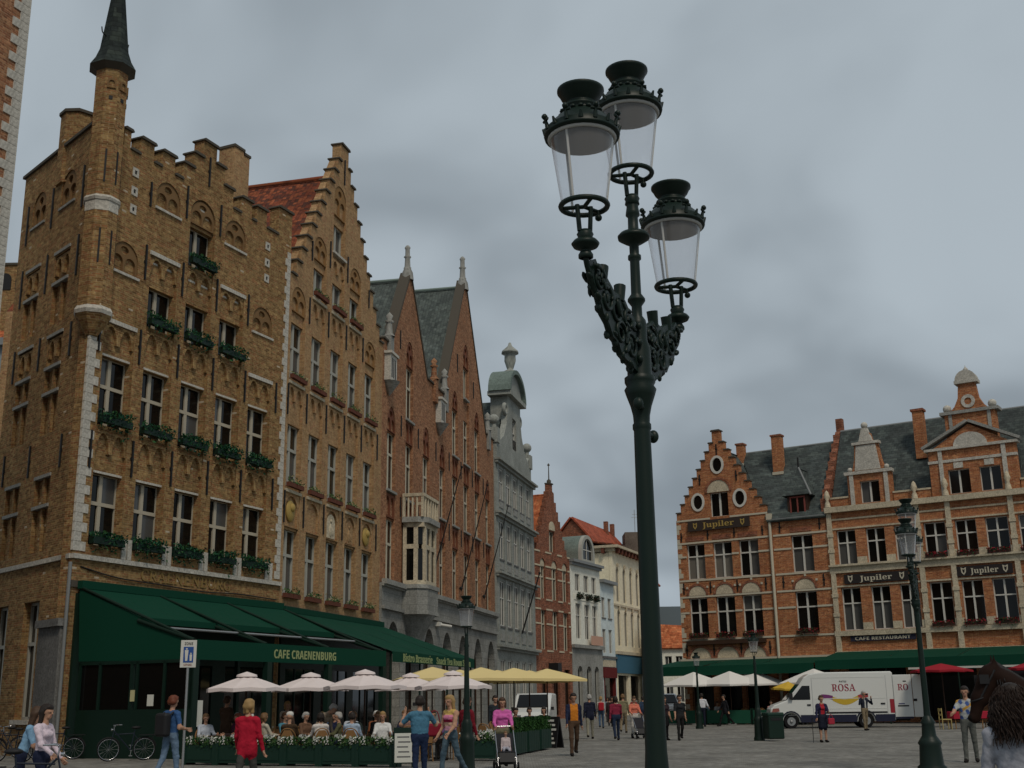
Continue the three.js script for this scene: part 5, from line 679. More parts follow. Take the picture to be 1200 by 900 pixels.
{
  const b = bigLamp;
  part(b, 'plinth', lathe([[0.3, 0], [0.3, 0.12], [0.25, 0.16], [0.22, 0.55], [0.25, 0.6], [0.2, 0.68], [0.15, 0.75], [0.13, 0.98], [0.155, 1.02], [0.1, 1.12], [0.075, 1.16]], 20), M.ironGreen);
  part(b, 'post', lathe([[0.075, 1.15], [0.066, 1.3], [0.063, 1.8], [0.0535, 3.26], [0.06, 3.27], [0.06, 3.3], [0.052, 3.31], [0.055, 3.36], [0.068, 3.42], [0.092, 3.49], [0.104, 3.53], [0.088, 3.555], [0.1, 3.58], [0.1, 3.61], [0.08, 3.625], [0.078, 3.8], [0.06, 3.86], [0.06, 3.97], [0.055, 4.0], [0.035, 4.03], [0.034, 4.1], [0.058, 4.135], [0.058, 4.15], [0.034, 4.185], [0.032, 4.42], [0.044, 4.43], [0.044, 4.455], [0.032, 4.465], [0.032, 4.53], [0.06, 4.545], [0.105, 4.575], [0.108, 4.595], [0.09, 4.615], [0.036, 4.635], [0.034, 4.73], [0.048, 4.745], [0.045, 4.77], [0.04, 4.8], [0.04, 4.83]], 28), M.ironGreen);
  part(b, 'knob', [bar([-0.05, 3.4, 0.02], [-0.135, 3.41, 0.03], 0.022), ball(0.034, -0.13, 3.41, 0.03, 0.8, 1.2, 1)], M.ironGreen); part(b, 'knob', [bar([0.04, 3.24, 0.02], [0.125, 3.24, 0.03], 0.02), ball(0.036, 0.12, 3.24, 0.03, 0.8, 1.2, 1)], M.ironGreen);
  lanternOn(b, 0, 5.05, 0); forkUnder(b, 0, 5.05, 0);
  for (const s of [-1, 1]) {
    lanternOn(b, s * 0.825, 4.5, 0); forkUnder(b, s * 0.825, 4.5, 0);
    const out = [[0.08, 3.63], [0.24, 3.66], [0.34, 3.68], [0.39, 3.74], [0.48, 3.76], [0.54, 3.83], [0.62, 3.87], [0.68, 3.96], [0.76, 4.03], [0.80, 4.12], [0.72, 4.19], [0.64, 4.12], [0.56, 4.13], [0.47, 4.09], [0.41, 4.05], [0.33, 4.08], [0.25, 4.06], [0.17, 4.0], [0.08, 3.96]].map(p => [p[0] * s, p[1]]);
    const a = part(b, 'bracket', [sheet(out, [ovalPts(s * 0.2, 3.78, 0.035, 0.03, 10), ovalPts(s * 0.36, 3.82, 0.035, 0.035, 10), ovalPts(s * 0.24, 3.93, 0.03, 0.03, 10), ovalPts(s * 0.43, 3.95, 0.035, 0.035, 10), ovalPts(s * 0.57, 3.99, 0.035, 0.035, 10), ovalPts(s * 0.68, 4.06, 0.02, 0.022, 10)], -0.02, 0.02), tube([[s * 0.07, 3.66, 0], [s * 0.24, 3.69, 0], [s * 0.42, 3.76, 0], [s * 0.58, 3.86, 0], [s * 0.7, 3.98, 0], [s * 0.78, 4.08, 0], [s * 0.822, 4.15, 0], [s * 0.825, 4.22, 0]], 0.019, 30, 8), tube([[s * 0.06, 3.97, 0], [s * 0.16, 4.0, 0], [s * 0.3, 4.07, 0], [s * 0.42, 4.06, 0], [s * 0.58, 4.12, 0], [s * 0.77, 4.12, 0]], 0.02, 24, 7)], M.ironGreen);
    part(a, 'collar', lathe([[0.035, 4.16], [0.045, 4.165], [0.045, 4.185], [0.035, 4.2], [0.03, 4.215], [0.075, 4.235], [0.086, 4.255], [0.07, 4.275], [0.035, 4.285]], 20, s * 0.825, 0, 0), M.ironGreen);
    const spiral = (cx, cy, r, t0, dir) => tube(Array.from({ length: 12 }, (_, i) => { const t = t0 + dir * i * 0.75, rr = r * (1 - i / 14); return [s * (cx + Math.cos(t) * rr), cy + Math.sin(t) * rr, 0.012]; }), 0.014, 30, 6);
    part(a, 'scrollwork', [spiral(0.19, 3.77, 0.095, 0.4, 1), spiral(0.36, 3.81, 0.095, 3.6, -1), spiral(0.57, 3.98, 0.1, 1, 1), spiral(0.22, 3.93, 0.08, 2, -1), spiral(0.43, 3.95, 0.09, 2, 1), spiral(0.68, 4.06, 0.06, 1, -1)].flatMap(g => [place(g, 0, 0, 0.012), place(g.clone(), 0, 0, -0.048)]), M.ironGreen);
    part(a, 'acanthus', Array.from({ length: 17 }, (_, i) => { const k = i / 16, g = new THREE.SphereGeometry(0.018 + 0.009 * ((i * 7) % 5) / 4, 8, 6); g.scale(1.35, 0.75, 0.9); return clean(place(g, s * (0.12 + k * 0.66), 3.655 + k * 0.11 + k * k * 0.30 - 0.012 * ((i * 3) % 4), ((i % 3) - 1) * 0.018, 0, 0, s * (0.6 + (i % 2) * 1.1))); }).concat(Array.from({ length: 6 }, (_, i) => ball(0.022, s * 0.085, 3.66 + i * 0.055, ((i % 2) - 0.5) * 0.08, 1, 1.2, 1, 8, 6))), M.ironGreen).userData.kind = 'stuff';
    const r = rng(5); part(a, 'leafwork', Array.from({ length: 70 }, (_, i) => { const t = i / 70, a = r() * 3, g = new THREE.SphereGeometry(0.018 + r() * 0.022, 6, 4); g.scale(1.6, 0.6, 0.5); return clean(place(g, s * (0.1 + t * 0.66), 3.66 + t * 0.4 + (r() - 0.1) * (0.36 - t * 0.26), (r() - 0.5) * 0.1, 0, 0, a)); }), M.ironGreen);
    for (const [x, y] of [[0.31, 4.12], [0.59, 4.16]]) part(a, 'stub', [bar([s * x, y - 0.08, 0], [s * (x - 0.02), y + 0.03, 0], 0.034, 0.04, 10)], M.ironGreen);
  }
}
dup(bigLamp, [8.78, 0, -26.4], 68 * DEG, 'three-lantern iron lamp post standing before the pediment house and open van');
const shortLamp = thing('short_street_lamp', 'short dark green lamp post with one lantern beside the pink-topped walkers', 'street lamp', [-1.14, 0, -28]);
{
  const b = shortLamp; part(b, 'plinth', lathe([[0.21, 0], [0.21, 0.1], [0.18, 0.16], [0.16, 0.7], [0.19, 0.76], [0.15, 0.84], [0.12, 0.95], [0.13, 1.1], [0.09, 1.2]], 16), M.ironGreen);
  part(b, 'post', lathe([[0.09, 1.19], [0.07, 1.4], [0.05, 2.8], [0.065, 2.83], [0.045, 2.9], [0.04, 3.1]], 14), M.ironGreen); forkUnder(b, 0, 3.27, 0, 0.9); lanternOn(b, 0, 3.27, 0, 0.9);
}
dup(shortLamp, [9.15, 0, -46.8], 0.4, 'short single-lantern lamp post beside the dark litter bin');
dup(shortLamp, [9.75, 0, -66], 0.9, 'short single-lantern lamp post before the arches of gabled orange house');

// ================= the left terrace: awnings, screens, planters =================
const inFrame = (b, u, v, w) => { b.updateMatrixWorld(); return new THREE.Vector3(u, v, w).applyMatrix4(b.matrixWorld); };
{
  const t = thing('terrace_awning', 'dark green café awning with gold lettering along the turreted corner house', 'awning', [-14.89, 0, -40], (90 - 24.07) * DEG);
  for (const [a, c] of [[0.4, 4.2], [4.24, 8.1], [8.14, 11.9]]) { part(t, 'fabric', sagSheet([a, 5.5, 0.12], [c, 5.5, 0.12], [c, 4.38, 2.8], [a, 4.38, 2.8], { seed: a + 1 }), M.awning); part(t, 'fabric_edge', bx(a, c, 4.2, 4.4, 2.79, 2.82), M.awning); }
  for (const u of [0.36, 4.22, 8.12, 11.95]) part(t, 'arm', [bar([u, 5.5, 0.15], [u, 3.6, 5.0], 0.05), bar([u, 4.3, 2.7], [u, 3.6, 5.0], 0.07)], M.greenPaint);
  part(t, 'rail', [bar([0.36, 4.02, 3.8], [11.95, 4.02, 3.8], 0.04)], M.steel); part(t, 'roller_box', bx(0.3, 11.95, 5.45, 5.72, 0.06, 0.28), M.awning);
  const f = part(t, 'front_beam', [bx(0.42, 12.3, 3.0, 3.62, 4.98, 5.06)], M.awning); part(f, 'lettering', letters('CAFE CRAENENBURG', 3.95, 0.3, 0.012, fontSans), matte(0.30, 0.34, 0.16), [4.6, 3.14, 5.061]);
  part(t, 'side_curtain', sheet([[-5.0, 2.98], [-0.3, 3.05], [-0.1, 5.45], [-4.9, 3.56]], [], 0, 0.03).rotateY(PI / 2).translate(0.36, 0, 0), M.awning);
  const s = thing('terrace_screen', 'dark green panelled screen with glass panes closing the café terrace end', 'screen', [-14.89, 0, -40], (90 - 24.07) * DEG);
  part(s, 'panel', [bx(0.3, 0.4, 0, 1.5, 0.4, 5.1)], M.greenPaint); for (const w of [0.45, 1.3, 2.62, 2.85, 3.95, 5.02]) part(s, 'post', bx(0.29, 0.42, 1.5, 3.0, w - 0.05, w + 0.05), M.greenPaint); part(s, 'top_rail', bx(0.29, 0.42, 2.92, 3.02, 0.4, 5.1), M.greenPaint);
  for (const [a, c] of [[0.5, 1.25], [1.35, 2.57], [2.9, 3.9], [4.0, 4.97]]) part(s, 'pane', bx(0.345, 0.36, 1.5, 2.92, a, c), M.glass); part(s, 'notice', bx(0.27, 0.289, 1.75, 2.1, 2.65, 2.82), M.yellowPaper); part(s, 'notice', bx(0.325, 0.34, 1.6, 1.95, 3.3, 3.55), M.paper);
  for (const [u, w] of [[0.42, 5.02], [4.3, 5.02], [8.1, 5.02], [12.1, 5.02]]) part(s, 'corner_post', bx(u - 0.13, u + 0.13, 0, 3.0, w - 0.1, w + 0.1), M.greenPaint);
  part(s, 'notice', bx(0.75, 1.05, 0.95, 1.75, 4.9, 4.93), M.paper);
  // inner front of the café under the awning
  for (const [u, k] of [[3.9, 0], [8.0, 1]]) part(s, 'inner_post', [bx(u - 0.08, u + 0.08, 0, 3.6, 0.9, 1.05)], M.greenPaint);
  const a2 = thing('side_awning', 'fully drawn dark green awning with white lettering on the ochre house', 'awning', [-10.0, 0, -50.93], (90 - 14.35) * DEG);
  for (const [a, c] of [[-0.1, 3.75], [3.8, 7.7], [7.75, 11.7]]) part(a2, 'fabric', sagSheet([a, 5.42, 0.14], [c, 5.42, 0.14], [c, 3.62, 5.15], [a, 3.62, 5.15], { sag: 0.1, seed: a + 3 }), M.awning); part(a2, 'roller_box', bx(-0.1, 11.75, 5.36, 5.6, 0.1, 0.34), M.awning);
  const v = part(a2, 'valance', bx(-0.1, 11.7, 3.2, 3.62, 5.14, 5.17), M.awning); part(v, 'lettering', [letters('Bistro Brasserie', 3.9, 0.34, 0.012)], matte(0.28, 0.34, 0.16), [1.1, 3.24, 5.171]); part(v, 'lettering', letters('Snack Tea Room Salon', 5.4, 0.32, 0.012), matte(0.28, 0.34, 0.16), [5.6, 3.24, 5.171]);
  for (const u of [0.1, 3.77, 7.72, 11.6]) { part(a2, 'arm', bar([u, 5.3, 0.2], [u, 3.55, 5.1], 0.045), M.greenPaint); part(a2, 'post', bar([u, 0, 5.0], [u, 3.6, 5.0], 0.05), M.greenPaint); }
}
// planters edging the terraces
const planter = thing('planter', 'dark green wooden planter with white flowers at the café terrace corner', 'planter', [-9.1, 0, -35.2]);
{
  const r = rng(77), W = 1.12; part(planter, 'box', [bx(-W / 2, W / 2, 0.06, 0.52, -0.2, 0.2)], M.greenPlanter); for (const x of [-W / 2 + 0.04, W / 2 - 0.04]) part(planter, 'corner_post', bx(x - 0.05, x + 0.05, 0, 0.58, -0.225, 0.225), M.greenPlanter);
  part(planter, 'panel', bx(-W / 2 + 0.14, W / 2 - 0.14, 0.14, 0.45, 0.202, 0.215), M.greenPlanter);
  part(planter, 'foliage', foliage(r, 420, 0.05, q => [(q() - 0.5) * 1.15, 0.52 + q() * 0.24 - q() * q() * 0.2, (q() - 0.5) * 0.5], [[0.03, 0.075, 0.025], [0.05, 0.10, 0.03], [0.02, 0.055, 0.02]]), leafM);
  part(planter, 'flowers', foliage(r, 95, 0.042, q => { const c = Math.floor(q() * 6), cx = [-0.5, -0.33, -0.08, 0.1, 0.34, 0.48][c]; return [cx + (q() - 0.5) * 0.17, 0.57 + 0.16 * hash2(c, 3) + (q() - 0.5) * 0.2, 0.02 + hash2(c, 8) * 0.2 + (q() - 0.5) * 0.14]; }, [[0.62, 0.62, 0.58], [0.55, 0.56, 0.5]]), leafM);
}
const planterSpots = [];
for (let i = 0; i < 6; i++) { const t = i / 5; planterSpots.push([-8.75 + t * 5.15, -34.6 + t * 2.5, Math.atan2(2.5, -5.15) + PI]); }
planter.position.set(planterSpots[0][0], 0, planterSpots[0][1]); planter.rotation.y = -Math.atan2(2.5, 5.15);
for (let i = 1; i < 6; i++) dup(planter, [planterSpots[i][0], 0, planterSpots[i][1]], planter.rotation.y, `dark green planter with white flowers, ${ordinal[i]} along the café terrace front`);
dup(planter, [-1.0, 0, -34.6], -0.3, 'dark green planter with white flowers behind the woman with the pushchair');
dup(planter, [-0.75, 0, -36.0], -1.2, 'dark green planter with white flowers beside the hedge planters');
const hedge = thing('hedge_planter', 'green slatted planter with clipped hedge beside the lettered board, nearest the pushchair', 'planter', [-0.1, 0, -37.8], 76 * DEG);
{ const r = rng(81); part(hedge, 'box', bx(-0.75, 0.75, 0.05, 0.68, -0.22, 0.22), M.greenPlanter); for (let i = 0; i < 6; i++) part(hedge, 'slat', bx(-0.73 + i * 0.245, -0.73 + i * 0.245 + 0.22, 0.06, 0.67, 0.222, 0.24), M.greenPlanter); part(hedge, 'foliage', foliage(r, 900, 0.05, q => [(q() - 0.5) * 1.55, 0.66 + q() * 0.42, (q() - 0.5) * 0.5], [[0.02, 0.06, 0.015], [0.03, 0.08, 0.02], [0.015, 0.045, 0.014]]), leafM); }
dup(hedge, [0.32, 0, -39.5], 76 * DEG, 'green slatted planter with clipped hedge, middle one of three'); dup(hedge, [0.75, 0, -41.2], 76 * DEG, 'green slatted planter with clipped hedge, right beside the lettered board');

// ================= parasols =================
function makeParasol(name, label, pos, mat, { R = 1.2, sides = 8, edge = 2.05, peak = 2.45, square = false, vent = true, pole = M.darkWood, turn = 0, group } = {}) {
  const g = thing(name, label, 'parasol', pos, turn, group), pts = [], n = sides, k = square ? Math.SQRT2 : 1;
  const P = i => { const a = (i + 0.5) / n * 2 * PI; return [Math.cos(a) * R * k, edge, Math.sin(a) * R * k]; };
  for (let i = 0; i < n; i++) { // each panel sags a little between its ribs
    const A = P(i), B = P(i + 1), mid = [(A[0] + B[0]) / 2 * 0.98, edge + 0.03, (A[2] + B[2]) / 2 * 0.98], top = [0, peak, 0], q1 = [A[0] * 0.5, edge + (peak - edge) * 0.53, A[2] * 0.5], q2 = [B[0] * 0.5, edge + (peak - edge) * 0.53, B[2] * 0.5], qm = [(q1[0] + q2[0]) / 2, q1[1] - 0.02, (q1[2] + q2[2]) / 2];
    const T = [[top, q2, qm], [top, qm, q1], [q1, qm, mid], [q1, mid, A], [qm, q2, B], [qm, B, mid]], pos2 = T.flat(2), gg = new THREE.BufferGeometry(); gg.setAttribute('position', new THREE.Float32BufferAttribute(pos2, 3)); gg.computeVertexNormals(); pts.push(gg);
    const D = [A, mid, B].map(p => [p[0] * 1.005, p[1], p[2] * 1.005]), E = D.map(p => [p[0], p[1] - 0.1, p[2]]), v = new THREE.BufferGeometry(); v.setAttribute('position', new THREE.Float32BufferAttribute([D[0], D[1], E[0], D[1], E[1], E[0], D[1], D[2], E[1], D[2], E[2], E[1]].flat(), 3)); v.computeVertexNormals(); pts.push(v);
  }
  part(g, 'canopy', pts, mat); if (vent) part(g, 'vent', [place(new THREE.ConeGeometry(0.29, 0.09, sides), 0, peak + 0.045, 0), place(new THREE.CylinderGeometry(0.29, 0.31, 0.06, sides), 0, peak - 0.03, 0)].map(clean), mat);
  for (let i = 0; i < n; i++) { const A = P(i); part(g, 'rib', bar([0, peak - 0.03, 0], [A[0], A[1] - 0.02, A[2]], 0.012, 0.01, 5), pole); }
  part(g, 'pole', [bar([0, 0, 0], [0, peak, 0], 0.028)], pole); part(g, 'base', cyl(0.3, 0.26, 0.08), M.plinth); return g;
}
const matDS = (m) => { m.side = THREE.DoubleSide; return m; }; [M.parasol, M.yellow, M.parasolWhite].forEach(matDS);
const p1 = makeParasol('parasol', 'off-white parasol above the brown-coated waiter, nearest the street sign', [-7.95, 0, -36], M.parasol, { R: 1.2, turn: 0.3 });
[[-6.33, -37.6, 'off-white parasol above the waiter bending over guests'], [-4.36, -35.2, 'off-white parasol above the white-shirted guest beside the menu board', 0.02], [-3.5, -40.4, 'off-white parasol behind the man in the blue polo shirt'], [-1.97, -38, 'off-white parasol right above the woman in pink and yellow']].forEach(([x, z, l], i) => dup(p1, [x, 0, z], i * 0.37, l));
const red = std({ color: rgb(0.30, 0.02, 0.03), roughness: 0.9, side: THREE.DoubleSide });
const y1 = makeParasol('yellow_parasol', 'square yellow parasol above the off-white ones, nearest the turreted house', [-3.1, 0, -45], M.yellow, { R: 1.3, sides: 4, square: true, edge: 2.4, peak: 2.85, vent: false, turn: 0.25 });
[[-2.3, -49.5, 'square yellow parasol second from the turreted house in its row'], [-1.35, -46.5, 'square yellow parasol right behind the short lamp post'], [-0.8, -51, 'square yellow parasol just past the short lamp post'], [-0.1, -48, 'square yellow parasol above the minivan bonnet'], [0.55, -52.5, 'square yellow parasol half hidden among the others'], [1.25, -50.0, 'square yellow parasol at the street end of its row']].forEach(([x, z, l]) => dup(y1, [x, 0, z], 0.25, l));
const w1 = makeParasol('white_parasol', 'pointed white parasol at the corner of gabled orange house', [10.95, 0, -75.5], M.parasolWhite, { R: 1.45, sides: 4, square: true, edge: 2.35, peak: 3.15, vent: false, turn: 0.6 });
[[13.0, -74.5, 'pointed white parasol above the man in white shirt'], [14.6, -75, 'pointed white parasol behind the lamp post with the bin'], [17.4, -71.5, 'pointed white parasol above the white van cab']].forEach(([x, z, l]) => dup(w1, [x, 0, z], 0.6, l));
makeParasol('small_parasol', 'small tilted yellow parasol at the nose of the white van', [15.4, 0, -70.5], std({ color: rgb(0.55, 0.36, 0.05), roughness: 0.9, side: THREE.DoubleSide }), { R: 0.95, edge: 2.0, peak: 2.45, vent: false }).rotation.z = -0.1;
makeParasol('red_parasol', 'dark red parasol behind the open van door', [21.4, 0, -61.5], red, { R: 1.5, sides: 8, edge: 2.75, peak: 3.1, vent: false }); makeParasol('red_parasol', 'dark red parasol above the horse', [25.4, 0, -59], red, { R: 1.6, sides: 8, edge: 2.75, peak: 3.2, vent: false });

// ================= right terrace awnings and planters =================
{
  const t = thing('long_awning', 'long dark green awning over the terrace of gabled orange house', 'awning', [11.28, 0, -82], (90 - 123.3) * DEG);
  for (const [a, c] of [[-0.3, 3.3], [3.35, 6.9], [6.95, 10.55]]) part(t, 'fabric', sagSheet([a, 3.98, 0.36], [c, 3.98, 0.36], [c, 3.5, 4.4], [a, 3.5, 4.4], { seed: a + 5 }), M.awning); part(t, 'valance', bx(-0.3, 10.55, 2.95, 3.52, 4.4, 4.43), M.awning); for (const u of [0, 3.3, 6.9, 10.4]) part(t, 'post', bar([u, 0, 4.3], [u, 3.5, 4.3], 0.04), M.greenPaint);
  const k = thing('wide_awning', 'long dark green awning over the terrace of pediment house', 'awning', [20.16, 0, -76.17], (90 - 123.6) * DEG);
  for (let i = 0; i < 4; i++) part(k, 'fabric', sagSheet([0.05 + i * 4.1, 4.22, 0.36], [4.1 + i * 4.1, 4.22, 0.36], [4.1 + i * 4.1, 3.62, 4.4], [0.05 + i * 4.1, 3.62, 4.4], { seed: i + 9 }), M.awning); part(k, 'valance', bx(0.05, 16.4, 3.1, 3.64, 4.4, 4.43), M.awning); part(k, 'white_edge', [bx(5.5, 16.4, 2.98, 3.09, 4.39, 4.44)], M.frameWhite); for (let i = 0; i < 5; i++) part(k, 'post', bar([0.2 + i * 4, 0, 4.3], [0.2 + i * 4, 3.6, 4.3], 0.04), M.greenPaint);
  for (let i = 0; i < 6; i++) { const p = inFrame(HJ, 1.6 + i * 1.5, 0, 5.3), g = thing('terrace_barrier', `bright green low barrier before the right-hand terrace, ${ordinal[i]} from the street corner`, 'barrier', [p.x, 0, p.z], (90 - 123.3) * DEG); part(g, 'panel', bx(-0.68, 0.68, 0.08, 0.85, -0.06, 0.06), matte(0.012, 0.085, 0.05, 0.5)); for (const x of [-0.7, 0.7]) part(g, 'post', bx(x - 0.03, x + 0.03, 0, 0.95, -0.08, 0.08), M.greenPaint); if (i === 4) part(g, 'emblem', sheet([[0, 0.3], [0.18, 0.2], [0.36, 0.3], [0.3, 0.05], [0.18, -0.05], [0.06, 0.05]], [], 0, 0.01), M.frameWhite, [-0.18, 0.4, 0.061]); }
}

// ================= street furniture =================
{
  const s = thing('pedestrian_sign', 'white and blue pedestrian zone sign on a grey pole', 'sign', [-8.09, 0, -30], 0.2);
  part(s, 'pole', bar([0, 0, 0], [0, 2.55, 0], 0.03), M.steel); part(s, 'plate', [place(new RoundedBoxGeometry(0.38, 0.66, 0.02, 3, 0.008), 0, 2.83, 0.03)].map(clean), M.frameWhite);
  part(s, 'blue_panel', bx(-0.12, 0.12, 2.62, 3.0, 0.041, 0.045), matte(0.02, 0.07, 0.25, 0.5)); part(s, 'pictogram', [sheet(ovalPts(-0.045, 2.95, 0.022, 0.022, 10), [], 0.0455, 0.049), sheet([[-0.09, 2.92], [0.0, 2.92], [-0.01, 2.8], [-0.02, 2.66], [-0.07, 2.66], [-0.08, 2.8]], [], 0.0455, 0.049), sheet(ovalPts(0.06, 2.84, 0.018, 0.018, 10), [], 0.0455, 0.049), sheet([[0.03, 2.815], [0.09, 2.815], [0.085, 2.66], [0.035, 2.66]], [], 0.0455, 0.049)], M.frameWhite); part(s, 'lettering', letters('ZONE', 0.2, 0.07, 0.003, fontSans), M.black, [-0.1, 3.04, 0.041]); part(s, 'lettering', letters('UITGEZ.', 0.2, 0.05, 0.003, fontSans), matte(0.2, 0.05, 0.03), [-0.1, 2.54, 0.041]);
  const m = thing('menu_board', 'white printed menu board on a dark frame at the terrace corner', 'sign', [-2.88, 0, -31.4], 0.05); part(m, 'frame', [bx(-0.26, 0.26, 0.1, 0.98, -0.03, 0.0), bar([-0.22, 0, -0.02], [-0.22, 0.1, -0.02], 0.02), bar([0.22, 0, -0.02], [0.22, 0.1, -0.02], 0.02), bar([-0.2, 0.9, -0.02], [-0.2, 0, -0.4], 0.018), bar([0.2, 0.9, -0.02], [0.2, 0, -0.4], 0.018)], M.greenPaint); part(m, 'sheet', bx(-0.23, 0.23, 0.13, 0.84, 0.001, 0.006), M.paper); for (let i = 0; i < 5; i++) part(m, 'print_line', bx(-0.17 + (i % 2) * 0.03, 0.17 - (i % 3) * 0.03, 0.25 + i * 0.12, 0.285 + i * 0.12, 0.0062, 0.009), matte(0.16, 0.16, 0.16));
  const a = thing('chalk_board', 'black folding board with white lettering at the end of the hedge planters', 'sign', [1.25, 0, -43.0], -0.9); part(a, 'board', place(bx(-0.34, 0.34, 0, 1.05, -0.02, 0.02), 0, 0, 0.16, 0, -0.16), M.black); part(a, 'rear_board', place(bx(-0.34, 0.34, 0, 1.05, -0.02, 0.02), 0, 0, -0.18, 0, 0.16), M.black); for (let i = 0; i < 6; i++) part(a, 'print_line', place(bx(-0.26, 0.26 - (i % 3) * 0.08, 0.13 + i * 0.15, 0.2 + i * 0.15, 0.021, 0.026), 0, 0, 0.16, 0, -0.16), M.paper);
  const b = thing('litter_bin', 'dark green litter bin standing against the short lamp post', 'bin', [9.6, 0, -46.3], 0.2); part(b, 'body', place(new RoundedBoxGeometry(0.62, 0.85, 0.6, 3, 0.05), 0, 0.5, 0), M.greenPaint); part(b, 'lid', place(new RoundedBoxGeometry(0.66, 0.14, 0.64, 3, 0.05), 0, 0.96, 0), M.greenPlanter); part(b, 'slot', bx(-0.2, 0.2, 0.74, 0.84, 0.295, 0.31), M.black);
  // flag poles leaning out of the red and grey fronts
  [[HC, 10.3, 9.4, 0.15, 1.9, 6.2, 'first'], [HC, 16.9, 8.6, 0.15, 2.0, 7.0, 'second'], [HC, 23.6, 8.6, 0.15, 2.0, 6.6, 'third']].forEach(([bb, u, v, w0, w1, h, k]) => { const A = inFrame(bb, u, v, w0), B = inFrame(bb, u, v + h, w1).sub(A); const f = single('flag_pole', `bare dark flag pole leaning from the red double-gabled house, ${k} from the oriel`, 'flag pole', [bar([0, 0, 0], B.toArray(), 0.045, 0.03), ball(0.07, ...B.toArray()), ball(0.12, 0, 0.2, 0)], M.iron, A.toArray(), 0, 'flag poles on the fronts'); });
  { const A = inFrame(HD, 7.6, 6.8, 0.15), B = inFrame(HD, 7.6, 11.6, 1.7).sub(A); single('flag_pole', 'bare dark flag pole leaning from the grey classical house', 'flag pole', [bar([0, 0, 0], B.toArray(), 0.07, 0.05), ball(0.1, ...B.toArray())], M.iron, A.toArray(), 0, 'flag poles on the fronts'); }
}

// ================= chairs and tables =================
const chair = thing('rattan_chair', 'brown rattan terrace chair pulled up to a café table', 'chair', [0, 0, 0], 0, 'rattan chairs on the left terrace');
{
  part(chair, 'seat', [cyl(0.21, 0.22, 0.035, 0, 0.43, 0, 14)], M.rattan); part(chair, 'backrest', [tube([[-0.22, 0.45, 0.0], [-0.21, 0.75, -0.17], [-0.1, 0.92, -0.26], [0.1, 0.92, -0.26], [0.21, 0.75, -0.17], [0.22, 0.45, 0.0]], 0.018, 20, 6), tube([[-0.21, 0.68, -0.13], [-0.1, 0.69, -0.25], [0.1, 0.69, -0.25], [0.21, 0.68, -0.13]], 0.012, 10, 5)], M.rattan);
  part(chair, 'back_panel', [sheet([[-0.15, 0.5], [0.15, 0.5], [0.17, 0.75], [0.09, 0.9], [-0.09, 0.9], [-0.17, 0.75]], [], -0.012, 0.012).rotateX(-0.1).translate(0, 0, -0.18)], M.rattan);
  for (const [x, z] of [[-0.17, 0.16], [0.17, 0.16], [-0.17, -0.16], [0.17, -0.16]]) part(chair, 'leg', bar([x, 0.43, z], [x * 1.15, 0, z * 1.15], 0.016), M.rattan);
}
const cafeTable = thing('cafe_table', 'small round terrace table with dark pedestal on the left terrace', 'table', [0, 0, 0], 0, 'café tables on the left terrace');
{ part(cafeTable, 'tabletop', cyl(0.36, 0.36, 0.03, 0, 0.72, 0, 22), M.darkWood); part(cafeTable, 'pedestal', bar([0, 0.03, 0], [0, 0.72, 0], 0.03), M.iron); part(cafeTable, 'base', lathe([[0.22, 0], [0.22, 0.02], [0.05, 0.05]], 14), M.iron); }
let chairUsed = false, tableUsed = false;
function putChair(x, z, turn, label) { if (!chairUsed) { chair.position.set(x, 0, z); chair.rotation.y = turn; chairUsed = true; if (label) chair.userData.label = label; return chair; } return dup(chair, [x, 0, z], turn, label || 'empty brown rattan chair standing unused on the left terrace'); }
function putTable(x, z, label) { if (!tableUsed) { cafeTable.position.set(x, 0, z); tableUsed = true; cafeTable.userData.label = label; return cafeTable; } return dup(cafeTable, [x, 0, z], 0, label); }
function putFar(src, name, label, group, x, z, turn) { const o = dup(src, [x, 0, z], turn, label, group); return o; }

